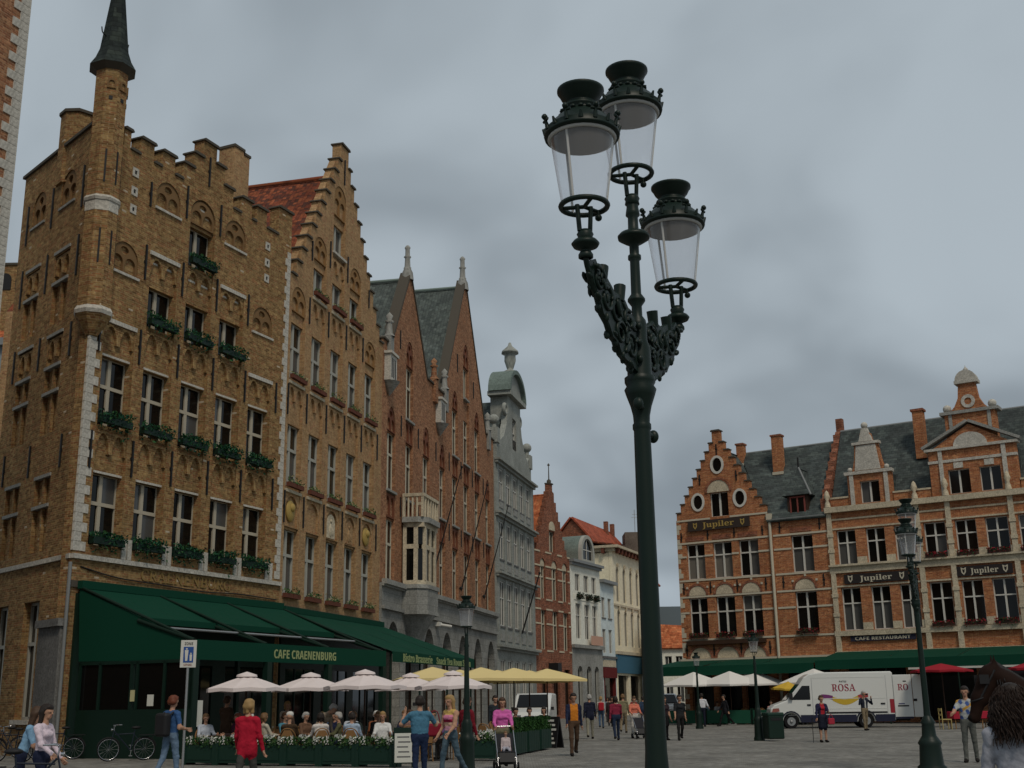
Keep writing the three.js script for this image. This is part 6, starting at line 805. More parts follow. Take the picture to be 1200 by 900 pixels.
// ================= bicycles =================
const bike = thing('bicycle', 'dark bicycle leaning against the green café screen', 'bicycle', [-11.9, 0, -37.7], 0.5);
{
  for (const [x, n] of [[-0.53, 'front_wheel'], [0.53, 'rear_wheel']]) { const w = part(bike, n, (() => { const g = new THREE.TorusGeometry(0.32, 0.02, 7, 30); return clean(g); })(), M.rubber, [x, 0.34, 0]); part(w, 'rim', clean(new THREE.TorusGeometry(0.3, 0.012, 6, 30)), M.chrome); part(w, 'spokes', Array.from({ length: 14 }, (_, i) => { const a = i / 14 * 2 * PI; return bar([0, 0, i % 2 ? 0.02 : -0.02], [Math.cos(a) * 0.29, Math.sin(a) * 0.29, 0], 0.0025, 0.0025, 4); }), M.steel); part(w, 'mudguard', clean(new THREE.TorusGeometry(0.355, 0.016, 5, 20, PI * 0.75).rotateZ(n === 'rear_wheel' ? 0.2 : 0.5)), M.black); }
  part(bike, 'frame', [bar([-0.38, 0.86, 0], [0.12, 0.3, 0], 0.018), bar([-0.36, 0.78, 0], [0.2, 0.8, 0], 0.016), bar([0.22, 0.9, 0], [0.12, 0.3, 0], 0.017), bar([0.12, 0.3, 0], [0.53, 0.34, 0.03], 0.011), bar([0.2, 0.78, 0], [0.53, 0.34, 0.03], 0.01), bar([-0.39, 0.9, 0], [-0.53, 0.34, 0], 0.014)], matte(0.012, 0.018, 0.03, 0.35));
  part(bike, 'handlebar', tube([[-0.22, 1.06, 0.27], [-0.34, 1.06, 0.2], [-0.42, 1.04, 0], [-0.34, 1.06, -0.2], [-0.22, 1.06, -0.27]], 0.013, 18, 6), M.chrome); part(bike, 'stem', bar([-0.39, 0.88, 0], [-0.41, 1.04, 0], 0.013), M.chrome); part(bike, 'saddle', place(new THREE.SphereGeometry(0.13, 12, 8).scale(1.1, 0.35, 0.7), 0.25, 0.97, 0), M.black); part(bike, 'luggage_rack', [bx(0.35, 0.85, 0.74, 0.76, -0.07, 0.07), bar([0.8, 0.75, 0.05], [0.53, 0.34, 0.06], 0.007), bar([0.8, 0.75, -0.05], [0.53, 0.34, -0.06], 0.007)], M.black); part(bike, 'headlamp', place(new THREE.CylinderGeometry(0.04, 0.03, 0.06, 12), -0.46, 0.92, 0, 0, 0, PI / 2), M.chrome); part(bike, 'pedals', [bar([0.12, 0.3, -0.12], [0.12, 0.3, 0.12], 0.012), bx(0.05, 0.15, 0.14, 0.16, 0.1, 0.18), bx(0.1, 0.2, 0.44, 0.46, -0.18, -0.1), bar([0.12, 0.3, 0.1], [0.1, 0.15, 0.1], 0.01), bar([0.12, 0.3, -0.1], [0.15, 0.45, -0.1], 0.01)], M.steel);
  const l = [bike]; l.push(dup(bike, [-14.6, 0, -39.2], 0.15, 'dark bicycle parked beside the stone pier of turreted house'), dup(bike, [-16.9, 0, -40.6], 0.3, 'dark bicycle parked under the side window of turreted house'), dup(bike, [-15.6, 0, -38.2], -0.4, 'dark bicycle standing away from the wall by the side street'));
  dup(bike, [-7.3, 0, -18.6], PI + 0.15, 'dark bicycle pushed by the girl in the pale cardigan'); for (const o of l) o.userData.group = 'bicycles parked at the corner';
  bike.rotation.z = 0; 
}

// ================= vans =================
const vanWhite = new THREE.MeshPhysicalMaterial({ color: rgb(0.62, 0.63, 0.60), roughness: 0.35, clearcoat: 0.5, clearcoatRoughness: 0.15 });
function wheelAt(root, x, z, r = 0.35) { const w = part(root, 'wheel', clean(place(new THREE.CylinderGeometry(r, r, 0.24, 26), 0, 0, 0, 0, PI / 2)), M.rubber, [x, r, z]); part(w, 'rim', [clean(place(new THREE.CylinderGeometry(r * 0.6, r * 0.6, 0.02, 20), 0, 0, z > 0 ? 0.125 : -0.125, 0, PI / 2)), clean(place(new THREE.SphereGeometry(r * 0.25, 10, 6), 0, 0, z > 0 ? 0.13 : -0.13))], M.steel); return w; }
{
  const v = thing('delivery_van', 'white delivery van with red lettering, yellow ribbon and open rear doors', 'van', [16.35, 0, -64.2], -0.10);
  const arc = (cx, r) => Array.from({ length: 9 }, (_, i) => { const t = i / 8 * PI; return [cx + Math.cos(t) * r, 0.36 + Math.sin(t) * r]; });
  const prof = [[-3.1, 0.42], [-3.16, 0.62], [-3.12, 0.95], [-2.95, 1.12], [-2.3, 1.36], [-1.62, 2.12], [-1.35, 2.5], [-1.1, 2.66], [-0.6, 2.73], [3.0, 2.73], [3.05, 2.68], [3.05, 0.42], ...arc(1.62, 0.46), ...arc(-2.15, 0.46)];
  part(v, 'body', sheet(prof, [], -0.94, 0.94, 0.05), vanWhite);
  part(v, 'sill', [bx(-1.66, 1.14, 0.3, 0.66, 0.992, 1.01), bx(2.1, 3.06, 0.3, 0.66, 0.992, 1.01), bx(-3.12, -2.62, 0.38, 0.62, 0.992, 1.01), bx(-3.22, -3.14, 0.36, 0.66, -0.9, 0.99)], matte(0.012, 0.014, 0.035, 0.5));
  for (const x of [-2.15, 1.62]) for (const z of [-0.82, 0.82]) wheelAt(v, x, z); for (const x of [-2.15, 1.62]) part(v, 'wheel_arch', sheet([...arc(x, 0.52), ...arc(x, 0.45).reverse()], [], 0.985, 1.006), matte(0.012, 0.014, 0.03, 0.5));
  part(v, 'cab_window', sheet([[-2.1, 1.42], [-1.12, 1.42], [-1.12, 2.12], [-1.5, 2.12]], [], 0.992, 0.998), M.glass); part(v, 'windscreen', quadSlab([-2.33, 1.42, 0.86], [-1.62, 2.2, 0.82], [-1.62, 2.2, -0.82], [-2.33, 1.42, -0.86], 0.02), M.glass); for (const y of [0.95, 1.45, 2.5]) part(v, 'panel_rib', bx(-0.95, 2.7, y, y + 0.03, 0.99, 1.001), vanWhite); part(v, 'rub_strip', bx(-0.95, 2.7, 0.72, 0.8, 0.99, 1.008), M.black); part(v, 'fuel_cap', bx(-0.8, -0.62, 0.86, 1.04, 0.99, 0.998), M.steel); part(v, 'number_plate', bx(-3.24, -3.225, 0.5, 0.6, -0.25, 0.25), M.frameWhite); part(v, 'mirror', [bx(-2.2, -2.02, 1.45, 1.75, 1.02, 1.14), bar([-2.05, 1.5, 0.98], [-2.1, 1.55, 1.08], 0.02)], M.black); part(v, 'headlight', sheet([[-3.14, 0.78], [-2.72, 0.86], [-2.75, 1.02], [-3.05, 1.0]], [], 0.992, 1.004), matte(0.25, 0.08, 0.06, 0.3));
  part(v, 'door_handle', bx(-1.3, -1.12, 1.12, 1.2, 0.992, 1.02), M.black); part(v, 'door_handle', bx(2.4, 2.62, 1.15, 1.22, 0.992, 1.02), M.black); part(v, 'door_seam', [bx(-1.02, -1.0, 0.66, 2.5, 0.991, 0.994), bx(2.72, 2.735, 0.66, 2.6, 0.991, 0.994), bx(-2.3, -1.02, 0.66, 0.675, 0.991, 0.994)], M.steel); part(v, 'tail_light', bx(2.86, 3.08, 0.72, 1.4, 0.985, 1.0), matte(0.28, 0.02, 0.03, 0.4));
  const redInk = matte(0.26, 0.03, 0.05, 0.5); part(v, 'lettering', letters('ROSA', 1.2, 0.36, 0.004), redInk, [0.0, 1.82, 0.993]); part(v, 'lettering', letters('PATES', 0.36, 0.09, 0.004, fontSans), M.black, [0.4, 2.26, 0.993]);
  const rib = (a, c, y0, y1, d0, d1, n = 8) => { const p = []; for (let i = 0; i <= n; i++) p.push([a + (c - a) * i / n, y0 + (y1 - y0) * i / n + d0 * Math.sin(i / n * PI)]); for (let i = n; i >= 0; i--) p.push([a + (c - a) * i / n, y0 + (y1 - y0) * i / n - 0.2 + d1 * Math.sin(i / n * PI)]); return sheet(p, [], 0.992, 0.997); };
  part(v, 'ribbon', rib(0.0, 1.3, 1.56, 1.6, -0.16, -0.24), matte(0.50, 0.34, 0.03, 0.5)); part(v, 'ribbon', rib(-0.55, 0.02, 1.68, 1.6, 0.02, 0.02), matte(0.16, 0.03, 0.14, 0.5)); part(v, 'ribbon', rib(1.28, 1.8, 1.62, 1.7, 0.02, 0.02), matte(0.34, 0.05, 0.05, 0.5));
  const d = part(v, 'rear_door', [place(new RoundedBoxGeometry(0.92, 2.1, 0.06, 2, 0.03), 0.46, 1.55, 0)].map(clean), vanWhite, [3.08, 0, 1.0]); d.rotation.y = -0.12; part(d, 'lettering', letters('RO', 0.52, 0.32, 0.004), redInk, [0.22, 1.82, 0.031]); part(d, 'print_line', bx(0.16, 0.7, 1.02, 1.09, 0.031, 0.034), M.black); part(d, 'print_line', bx(0.2, 0.5, 1.13, 1.19, 0.031, 0.034), matte(0.1, 0.1, 0.2)); part(d, 'print_line', bx(0.5, 0.66, 2.24, 2.3, 0.031, 0.034), M.black); part(d, 'door_skirt', bx(0.05, 0.87, 0.42, 0.52, -0.02, 0.04), matte(0.012, 0.014, 0.035, 0.5));
  const e = part(v, 'rear_door', [place(new RoundedBoxGeometry(0.46, 2.1, 0.06, 2, 0.03), 0.23, 1.55, 0)].map(clean), vanWhite, [4.02, 0, 1.12]); e.rotation.y = -0.55; part(e, 'lock', bx(0.02, 0.2, 1.28, 1.4, 0.031, 0.05), M.black);
  const c = thing('white_minivan', 'white minivan seen from the front behind the yellow parasols', 'van', [0.85, 0, -58.5], -0.12);
  const p2 = [[-2.0, 0.4], [-2.1, 0.55], [-2.08, 0.85], [-1.9, 1.02], [-1.25, 1.18], [-0.45, 1.78], [-0.1, 1.86], [1.9, 1.84], [2.05, 1.2], [2.08, 0.4]];
  part(c, 'body', place(sheet(p2, [], -0.8, 0.8, 0.06), 0, 0, 0, PI / 2), vanWhite); part(c, 'windscreen', place(quadSlab([-1.22, 1.25, 0.72], [-0.52, 1.8, 0.66], [-0.52, 1.8, -0.66], [-1.22, 1.25, -0.72], 0.08), 0, 0, 0, PI / 2), M.glass); part(c, 'bumper', bx(-0.84, 0.84, 0.35, 0.6, 2.1, 2.2), M.black); for (const x of [-0.6, 0.6]) part(c, 'headlight', bx(x - 0.18, x + 0.18, 0.75, 0.95, 2.06, 2.15), M.chrome); for (const [x, z] of [[-0.78, 1.35], [0.78, 1.35], [-0.78, -1.35], [0.78, -1.35]]) part(c, 'wheel', place(clean(new THREE.CylinderGeometry(0.31, 0.31, 0.2, 20)), x, 0.31, z, 0, 0, PI / 2), M.rubber); part(c, 'mirror', bx(-1.0, -0.84, 1.15, 1.3, 0.9, 1.0), M.black); part(c, 'mirror', bx(0.84, 1.0, 1.15, 1.3, 0.9, 1.0), M.black);
  dup(c, [10.55, 0, -88], 0.05, 'white minivan waiting at the mouth of the street by gabled orange house');
  // yellow terrace set at the van's tail
  const tb = thing('red_table', 'terrace table under a red cloth near the open van doors', 'table', [21.0, 0, -58.5]); part(tb, 'tablecloth', [place(new RoundedBoxGeometry(0.9, 0.34, 0.9, 2, 0.03), 0, 0.62, 0)].map(clean), matte(0.34, 0.02, 0.04)); for (const [x, z] of [[-0.35, -0.35], [0.35, -0.35], [-0.35, 0.35], [0.35, 0.35]]) part(tb, 'leg', bar([x, 0, z], [x, 0.6, z], 0.025), M.rattan); dup(tb, [22.3, 0, -59], 0.3, 'terrace table under a red cloth right behind the horse');
  const yc = thing('yellow_chair', 'pale yellow slatted chair facing the red terrace table', 'chair', [20.2, 0, -58.2], 1.6), ym = matte(0.42, 0.33, 0.13); part(yc, 'seat', bx(-0.22, 0.22, 0.43, 0.47, -0.22, 0.22), ym); part(yc, 'backrest', [bx(-0.22, 0.22, 0.82, 0.95, -0.24, -0.21), bx(-0.22, 0.22, 0.62, 0.7, -0.24, -0.21)], ym); for (const [x, z, h] of [[-0.2, 0.2, 0.44], [0.2, 0.2, 0.44], [-0.2, -0.22, 0.96], [0.2, -0.22, 0.96]]) part(yc, 'leg', bar([x, 0, z], [x, h, z], 0.022), ym);
}
// ================= figures: distance fields of tapered limbs, joined smoothly and meshed =================
const hash3 = (x, y, z) => hash2(x + z * 57, y - z * 131, z);
function noise3(x, y, z) { const X = Math.floor(x), Y = Math.floor(y), Z = Math.floor(z), s = t => t * t * (3 - 2 * t), u = s(x - X), v = s(y - Y), w = s(z - Z), L = (a, b, t) => a + (b - a) * t; return L(L(L(hash3(X, Y, Z), hash3(X + 1, Y, Z), u), L(hash3(X, Y + 1, Z), hash3(X + 1, Y + 1, Z), u), v), L(L(hash3(X, Y, Z + 1), hash3(X + 1, Y, Z + 1), u), L(hash3(X, Y + 1, Z + 1), hash3(X + 1, Y + 1, Z + 1), u), v), w); }
function meshField(prims, cell, k, colours, paint, folds = 0) {
  let lo = [1e9, 1e9, 1e9], hi = [-1e9, -1e9, -1e9];
  for (const p of prims) for (let i = 0; i < 3; i++) { const r = Math.max(p.ra, p.rb) + 2.5 * cell; lo[i] = Math.min(lo[i], p.a[i] - r, p.b[i] - r); hi[i] = Math.max(hi[i], p.a[i] + r, p.b[i] + r); }
  const n = [0, 1, 2].map(i => Math.ceil((hi[i] - lo[i]) / cell) + 1), F = new Float32Array(n[0] * n[1] * n[2]).fill(1);
  const dist = (p, x, y, z) => { const ax = p.b[0] - p.a[0], ay = p.b[1] - p.a[1], az = p.b[2] - p.a[2], px = x - p.a[0], py = y - p.a[1], pz = z - p.a[2], L = ax * ax + ay * ay + az * az; let t = L > 1e-9 ? (px * ax + py * ay + pz * az) / L : 0; t = t < 0 ? 0 : t > 1 ? 1 : t; p.t = t; const dx = px - ax * t, dy = py - ay * t, dz = (pz - az * t) * (p.fz || 1); return Math.sqrt(dx * dx + dy * dy + dz * dz) - (p.ra + (p.rb - p.ra) * t); };
  for (const p of prims) {
    const m = Math.max(p.ra, p.rb) + k + 2 * cell, i0 = [0, 1, 2].map(i => Math.max(0, Math.floor((Math.min(p.a[i], p.b[i]) - m - lo[i]) / cell))), i1 = [0, 1, 2].map(i => Math.min(n[i] - 1, Math.ceil((Math.max(p.a[i], p.b[i]) + m - lo[i]) / cell)));
    for (let z = i0[2]; z <= i1[2]; z++) for (let y = i0[1]; y <= i1[1]; y++) for (let x = i0[0]; x <= i1[0]; x++) {
      const d = dist(p, lo[0] + x * cell, lo[1] + y * cell, lo[2] + z * cell), o = x + n[0] * (y + n[1] * z), f = F[o], h = Math.max(k - Math.abs(f - d), 0) / k; F[o] = Math.min(f, d) - h * h * k * 0.25;
    }
  }
  if (folds) for (let z = 0; z < n[2]; z++) for (let y = 0; y < n[1]; y++) for (let x = 0; x < n[0]; x++) { const o = x + n[0] * (y + n[1] * z); if (Math.abs(F[o]) > 0.05) continue; const X = lo[0] + x * cell, Y = lo[1] + y * cell, Z = lo[2] + z * cell; F[o] += folds * (noise3(X * 13 + 5, Y * 21 + X * 9, Z * 13) + 0.6 * noise3(X * 27, Y * 34 - X * 12, Z * 27 + 9) - 0.8); } // creases in the cloth
  const id = new Int32Array(F.length).fill(-1), pos = [], idx = [], st = [1, n[0], n[0] * n[1]];
  for (let z = 0; z < n[2] - 1; z++) for (let y = 0; y < n[1] - 1; y++) for (let x = 0; x < n[0] - 1; x++) {
    const o = x + n[0] * (y + n[1] * z); let mask = 0; const v = [];
    for (let c = 0; c < 8; c++) { const q = F[o + (c & 1) + (c & 2 ? st[1] : 0) + (c & 4 ? st[2] : 0)]; v.push(q); if (q < 0) mask |= 1 << c; }
    if (mask === 0 || mask === 255) continue;
    let s = 0, X = 0, Y = 0, Z = 0;
    for (let c = 0; c < 8; c++) for (const b of [1, 2, 4]) { const e = c | b; if (e === c || (v[c] < 0) === (v[e] < 0)) continue; const t = v[c] / (v[c] - v[e]); X += (c & 1) + (b === 1 ? t : 0); Y += ((c >> 1) & 1) + (b === 2 ? t : 0); Z += ((c >> 2) & 1) + (b === 4 ? t : 0); s++; }
    id[o] = pos.length / 3; pos.push(lo[0] + (x + X / s) * cell, lo[1] + (y + Y / s) * cell, lo[2] + (z + Z / s) * cell);
  }
  for (let z = 1; z < n[2] - 1; z++) for (let y = 1; y < n[1] - 1; y++) for (let x = 1; x < n[0] - 1; x++) {
    const o = x + n[0] * (y + n[1] * z), f = F[o] < 0;
    for (let a = 0; a < 3; a++) {
      if ((F[o + st[a]] < 0) === f) continue; const b = st[(a + 1) % 3], c = st[(a + 2) % 3], q = [id[o], id[o - b], id[o - b - c], id[o - c]]; if (q.some(i => i < 0)) continue;
      if (f) idx.push(q[0], q[1], q[2], q[0], q[2], q[3]); else idx.push(q[0], q[2], q[1], q[0], q[3], q[2]);
    }
  }
  const g = new THREE.BufferGeometry(), col = new Float32Array(pos.length); g.setAttribute('position', new THREE.Float32BufferAttribute(pos, 3)); g.setIndex(idx);
  for (let i = 0; i < pos.length; i += 3) {
    let best = 1e9, c = 0, bt = 0, bp = null; for (const p of prims) { const d = dist(p, pos[i], pos[i + 1], pos[i + 2]) - (p.pri || 0); if (d < best) { best = d; bp = p; c = p.ct !== undefined && p.t > p.ct ? p.c2 : p.c; } }
    const q = (paint && paint(pos[i], pos[i + 1], pos[i + 2], c, bp)) || colours[c]; const v = folds ? 0.86 + 0.28 * hash3(pos[i] * 60, pos[i + 1] * 60, pos[i + 2] * 60) : 1; col[i] = q[0] * v; col[i + 1] = q[1] * v; col[i + 2] = q[2] * v;
  }
  g.setAttribute('color', new THREE.BufferAttribute(col, 3)); g.computeVertexNormals(); g.setAttribute('uv', new THREE.Float32BufferAttribute(new Float32Array(pos.length / 3 * 2), 2)); return clean(g);
}
const SKIN = [0.42, 0.24, 0.16], SKIN2 = [0.36, 0.20, 0.13], flesh = std({ vertexColors: true, roughness: 0.75 });
const HAIR = { brown: [0.055, 0.028, 0.014], dark: [0.018, 0.012, 0.009], blond: [0.30, 0.19, 0.075], grey: [0.34, 0.33, 0.31], red: [0.13, 0.035, 0.015], white: [0.55, 0.54, 0.5], sandy: [0.16, 0.09, 0.04] };
const norm = v => { const l = Math.hypot(...v) || 1; return v.map(x => x / l); }, cross = (a, b) => [a[1] * b[2] - a[2] * b[1], a[2] * b[0] - a[0] * b[2], a[0] * b[1] - a[1] * b[0]], addv = (a, b, k = 1) => a.map((x, i) => x + b[i] * k);
function person(label, x, z, face, o = {}) {
  const { h = 1.72, y = 0, top = [0.1, 0.1, 0.12], bottom = [0.02, 0.025, 0.05], shoes = [0.015, 0.013, 0.012], skin = SKIN, hair = 'brown', style = 'short', sleeve = 1, legLen = 1, seated = false, lean = 0, legs = [[0.0, 0.05], [-0.0, 0.05]], arms = [[0.1, 0.1, 0.25, 0], [0.1, 0.1, 0.25, 0]], woman = false, cell = 0.017, coat = 0, skirt = 0, turnHead = 0, nod = 0, paint, wide = 1, group } = o;
  const s = h / 1.75, P = [], pt = (p) => p, hipW = 0.085, rT = woman ? 0.085 : 0.088;
  const L = seated ? [[1.42, 1.45], [1.38, 1.4]] : legs;
  const legJ = L.map(([a, kb], i) => { const sx = i ? 1 : -1, spread = seated ? 0.06 : 0.015, hip = [sx * hipW, 0, 0], knee = [sx * (hipW + spread), -0.44 * Math.cos(a), 0.44 * Math.sin(a)], an = a - kb, ank = [sx * (hipW + spread * 1.3), knee[1] - 0.42 * Math.cos(an), knee[2] + 0.42 * Math.sin(an)]; return { hip, knee, ank, an, sx }; });
  const low = Math.min(...legJ.map(j => j.ank[1])), base = 0.075 - low;
  const rot = (p) => { const c = Math.cos(lean), q = Math.sin(lean); return [p[0], p[1] * c - p[2] * q, p[1] * q + p[2] * c]; }, U = p => { const r = rot(p); return [r[0], r[1] + base, r[2]]; };
  const sh = (q) => q.map(v => v * s);
  const cap = (a, b, ra, rb, c, e = {}) => P.push({ a: sh(a), b: sh(b), ra: ra * s, rb: rb * s, c, ...e });
  // trunk (local origin at the hips)
  const w = wide, fz = 1.28;
  cap(U([-0.06 * w, 0.0, 0]), U([0.06 * w, 0.0, 0]), 0.118 * w + (woman ? 0.012 : 0), 0.118 * w + (woman ? 0.012 : 0), 2, { fz });
  cap(U([-0.05 * w, 0.12, 0.005]), U([0.05 * w, 0.12, 0.005]), (woman ? 0.104 : 0.118) * w, (woman ? 0.104 : 0.118) * w, 1, { fz });
  cap(U([-0.056 * w, 0.22, 0.006]), U([0.056 * w, 0.22, 0.006]), (woman ? 0.104 : 0.118) * w, (woman ? 0.104 : 0.118) * w, 1, { fz });
  cap(U([-0.065 * w, 0.32, 0.008]), U([0.065 * w, 0.32, 0.008]), (woman ? 0.112 : 0.122) * w, (woman ? 0.112 : 0.122) * w, 1, { fz }); if (woman) cap(U([-0.06, 0.34, 0.07]), U([0.06, 0.34, 0.07]), 0.062, 0.062, 1);
  cap(U([-0.125 * w, 0.45, -0.008]), U([0.125 * w, 0.45, -0.008]), 0.066, 0.066, 1); cap(U([0, 0.46, -0.005]), U([0, 0.575, 0.012]), 0.056, 0.05, 0, { pri: -0.004 });
  if (coat) for (const e of [-1, 1]) cap(U([e * 0.055 * w, 0.04, 0]), U([e * 0.06 * w, -coat, 0]), 0.116 * w, 0.112 * w, 1, { pri: 0.03, fz: 1.22 });
  if (skirt) { cap([-0.05, base, 0], [-0.07, base - skirt, 0.02], 0.125, 0.12, 2, { pri: 0.02 }); cap([0.05, base, 0], [0.07, base - skirt, 0.02], 0.125, 0.12, 2, { pri: 0.02 }); }
  for (const j of legJ) {
    const up = q => [q[0], q[1] + base, q[2]], hip = up(j.hip), kn = up(j.knee), an = up(j.ank), bare = legLen < 1;
    cap(hip, kn, rT, 0.06, 2, legLen < 0.5 ? { ct: legLen * 2, c2: 0 } : {}); cap(kn, an, 0.058, bare ? 0.036 : 0.05, legLen <= 0.5 ? 0 : 2, legLen > 0.5 && legLen < 1 ? { ct: legLen * 2 - 1, c2: 0 } : {});
    const fa = Math.max(0, -j.an) * 0.5, toe = [an[0] * 1.12, an[1] - 0.035 - Math.sin(fa) * 0.02, an[2] + 0.155]; cap(addv(an, [0, -0.03, -0.04]), toe, 0.042, 0.036, 3, { pri: 0.006 }); cap(an, addv(an, [0, -0.03, 0.03]), 0.045, 0.042, 3);
  }
  const hands = [];
  arms.forEach((A, i) => {
    const [out, fwd, el, inn] = A, sx = i ? 1 : -1, S = U([sx * 0.178 * Math.min(w, 1.1), 0.44, -0.01]), d1 = rot([sx * Math.sin(out), -Math.cos(out) * Math.cos(fwd), Math.cos(out) * Math.sin(fwd)]), o2 = out - inn, f2 = fwd + el, d2 = rot([sx * Math.sin(o2), -Math.cos(o2) * Math.cos(f2), Math.cos(o2) * Math.sin(f2)]);
    const E = addv(S, d1, 0.285), W = addv(E, d2, 0.25); cap(S, E, 0.058 + (sleeve ? 0.004 : 0), 0.045, sleeve > 0 ? 1 : 0, sleeve > 0 && sleeve < 0.5 ? { ct: sleeve * 2, c2: 0 } : {}); cap(E, W, 0.044, sleeve >= 1 ? 0.036 : 0.028, sleeve > 0.5 ? 1 : 0, sleeve > 0.5 && sleeve < 1 ? { ct: sleeve * 2 - 1, c2: 0 } : {});
    hands.push({ W, d: d2, sx });
  });
  const colours = [skin, top, bottom, shoes, [0.19, 0.11, 0.08], [0.28, 0.13, 0.10], HAIR[hair]], geos = [meshField(P, cell * s, 0.035 * s, colours, paint, 0.016 * s)];
  // hands: palm, four fingers of unequal length in two joints, and a thumb from the side of the palm
  for (const { W, d, sx } of hands) {
    const Q = [], dd = norm(d), side = norm(cross(dd, [sx, 0.2, 0.1])), flat = norm(cross(side, dd)), c2 = (a, b, ra, rb) => Q.push({ a: sh(a), b: sh(b), ra: ra * s, rb: rb * s, c: 0 }), at = (l, a, f) => addv(addv(addv(W, dd, l), side, a), flat, f);
    c2(at(-0.02, 0, 0), at(0.03, 0, 0), 0.026, 0.027); for (const a of [-0.025, 0, 0.025]) c2(at(0.02, a * 0.7, 0), at(0.085, a, 0.002), 0.016, 0.014);
    [[-0.032, 0.052], [-0.011, 0.066], [0.011, 0.07], [0.032, 0.06]].forEach(([a, l]) => { const m = at(0.09 + l * 0.5, a * 1.08, 0.012), e = at(0.09 + l * 0.82, a * 1.1, 0.034); c2(at(0.085, a, 0.002), m, 0.0105, 0.0095); c2(m, e, 0.0095, 0.008); });
    c2(at(0.02, 0.022, 0.01), at(0.055, 0.048, 0.022), 0.014, 0.012); c2(at(0.055, 0.048, 0.022), at(0.088, 0.052, 0.034), 0.011, 0.009);
    geos.push(meshField(Q, Math.max(0.006, cell * 0.45) * s, 0.006 * s, colours));
  }
  // head
  const N = U([0, 0.69, 0.022]), cy = Math.cos(turnHead), sy = Math.sin(turnHead), cn = Math.cos(nod + lean * 0.6), sn = Math.sin(nod + lean * 0.6), hp = (px, py, pz) => { const y1 = py * cn - pz * sn, z1 = py * sn + pz * cn; return addv(N, [px * cy + z1 * sy, y1, -px * sy + z1 * cy]); }, Hd = [], hc = (a, b, ra, rb, c, e = {}) => Hd.push({ a: sh(hp(...a)), b: sh(hp(...b)), ra: ra * s, rb: rb * s, c, ...e });
  hc([0, 0.035, -0.018], [0, 0.035, 0.018], 0.083, 0.083, 0); hc([0, -0.01, 0.02], [0, -0.065, 0.045], 0.07, 0.045, 0); hc([0, 0.01, 0.09], [0, -0.022, 0.108], 0.008, 0.014, 0); hc([-0.05, 0.012, 0.078], [0.05, 0.012, 0.078], 0.012, 0.012, 0); for (const e of [-1, 1]) { hc([e * 0.08, -0.01, -0.005], [e * 0.082, 0.02, -0.012], 0.014, 0.016, 0); hc([e * 0.031, 0.0, 0.087], [e * 0.034, 0.0, 0.086], 0.007, 0.007, 4, { pri: 0.001 }); } hc([-0.02, -0.052, 0.083], [0.02, -0.052, 0.083], 0.007, 0.007, 5, { pri: 0.004 }); hc([0, -0.12, -0.012], [0, -0.05, 0], 0.05, 0.052, 0);
  geos.push(meshField(Hd, Math.min(0.012, cell * 0.75) * s, 0.02 * s, colours));
  const g = single('person', label, 'person', geos, flesh, [x, y, z], face, group);
  if (style !== 'bald') {
    const Hh = [], c3 = (a, b, ra, rb) => Hh.push({ a: sh(hp(...a)), b: sh(hp(...b)), ra: ra * s, rb: rb * s, c: 6 });
    if (style === 'cap') { c3([-0.02, 0.085, 0], [0.02, 0.085, 0.01], 0.088, 0.088); c3([-0.04, 0.07, 0.12], [0.04, 0.07, 0.12], 0.018, 0.018); }
    else { c3([0, 0.055, -0.03], [0, 0.062, 0.022], 0.089, 0.082); c3([-0.035, 0.0, -0.05], [0.035, 0.0, -0.05], 0.07, 0.07); for (const e of [-1, 1]) c3([e * 0.07, 0.05, 0.01], [e * 0.074, 0.0, -0.02], 0.026, 0.024); c3([-0.045, 0.085, 0.065], [0.045, 0.085, 0.065], 0.022, 0.022); }
    if (style === 'bob') for (const e of [-1, 0, 1]) c3([e * 0.065, 0.02, e ? -0.02 : -0.06], [e * 0.075, -0.1, e ? -0.02 : -0.065], 0.04, 0.036);
    if (style === 'long') for (const e of [-1, -0.35, 0.35, 1]) c3([e * 0.065, 0.02, Math.abs(e) === 1 ? -0.03 : -0.07], [e * 0.085, -0.3, -0.075 - (Math.abs(e) === 1 ? 0 : 0.02)], 0.042, 0.034);
    if (style === 'tail') c3([0, 0.05, -0.1], [0, -0.14, -0.12], 0.032, 0.018);
    part(g, style === 'cap' ? 'hat' : 'hair', meshField(Hh, Math.min(0.014, cell * 0.8) * s, 0.02 * s, colours), std({ vertexColors: true, roughness: 0.6 }));
  }
  if (style === 'curly') { const r = rng(3), l = []; for (let i = 0; i < 1500; i++) { const a = PI * (0.9 + r() * 1.2), th = 0.25 + Math.sqrt(r()) * 1.5, k = Math.sin(th) * (0.092 + r() * 0.035), y0 = 0.055 + Math.cos(th) * 0.095 - r() * 0.06, len = 0.08 + r() * 0.2, ph = r() * 6, p = []; for (let j = 0; j < 7; j++) { const t = j / 6, w2 = 0.02 * Math.sqrt(t); p.push(sh(hp(Math.cos(a) * (k + t * 0.055) + Math.sin(ph + j * 1.9) * w2, y0 - t * t * len - t * 0.06, -0.02 + Math.sin(a) * (k + t * 0.04) + Math.cos(ph + j * 1.9) * w2))); } l.push(tube(p, 0.0034 * s, 8, 3)); } part(g, 'curls', l, std({ color: rgb(0.022, 0.011, 0.007), roughness: 0.5 })).userData.kind = 'stuff'; }
  return g;
}
const AWAY = PI, walk = (k = 0.35) => [[k, 0.15], [-k, 0.35]], swing = [[0.12, 0.35, 0.25, 0], [0.12, -0.3, 0.25, 0]];
const navy = [0.015, 0.02, 0.045], jeans = [0.05, 0.085, 0.14], denim = [0.03, 0.05, 0.10], khaki = [0.19, 0.15, 0.095], greyT = [0.10, 0.105, 0.095], black = [0.012, 0.012, 0.013], white = [0.60, 0.60, 0.60];
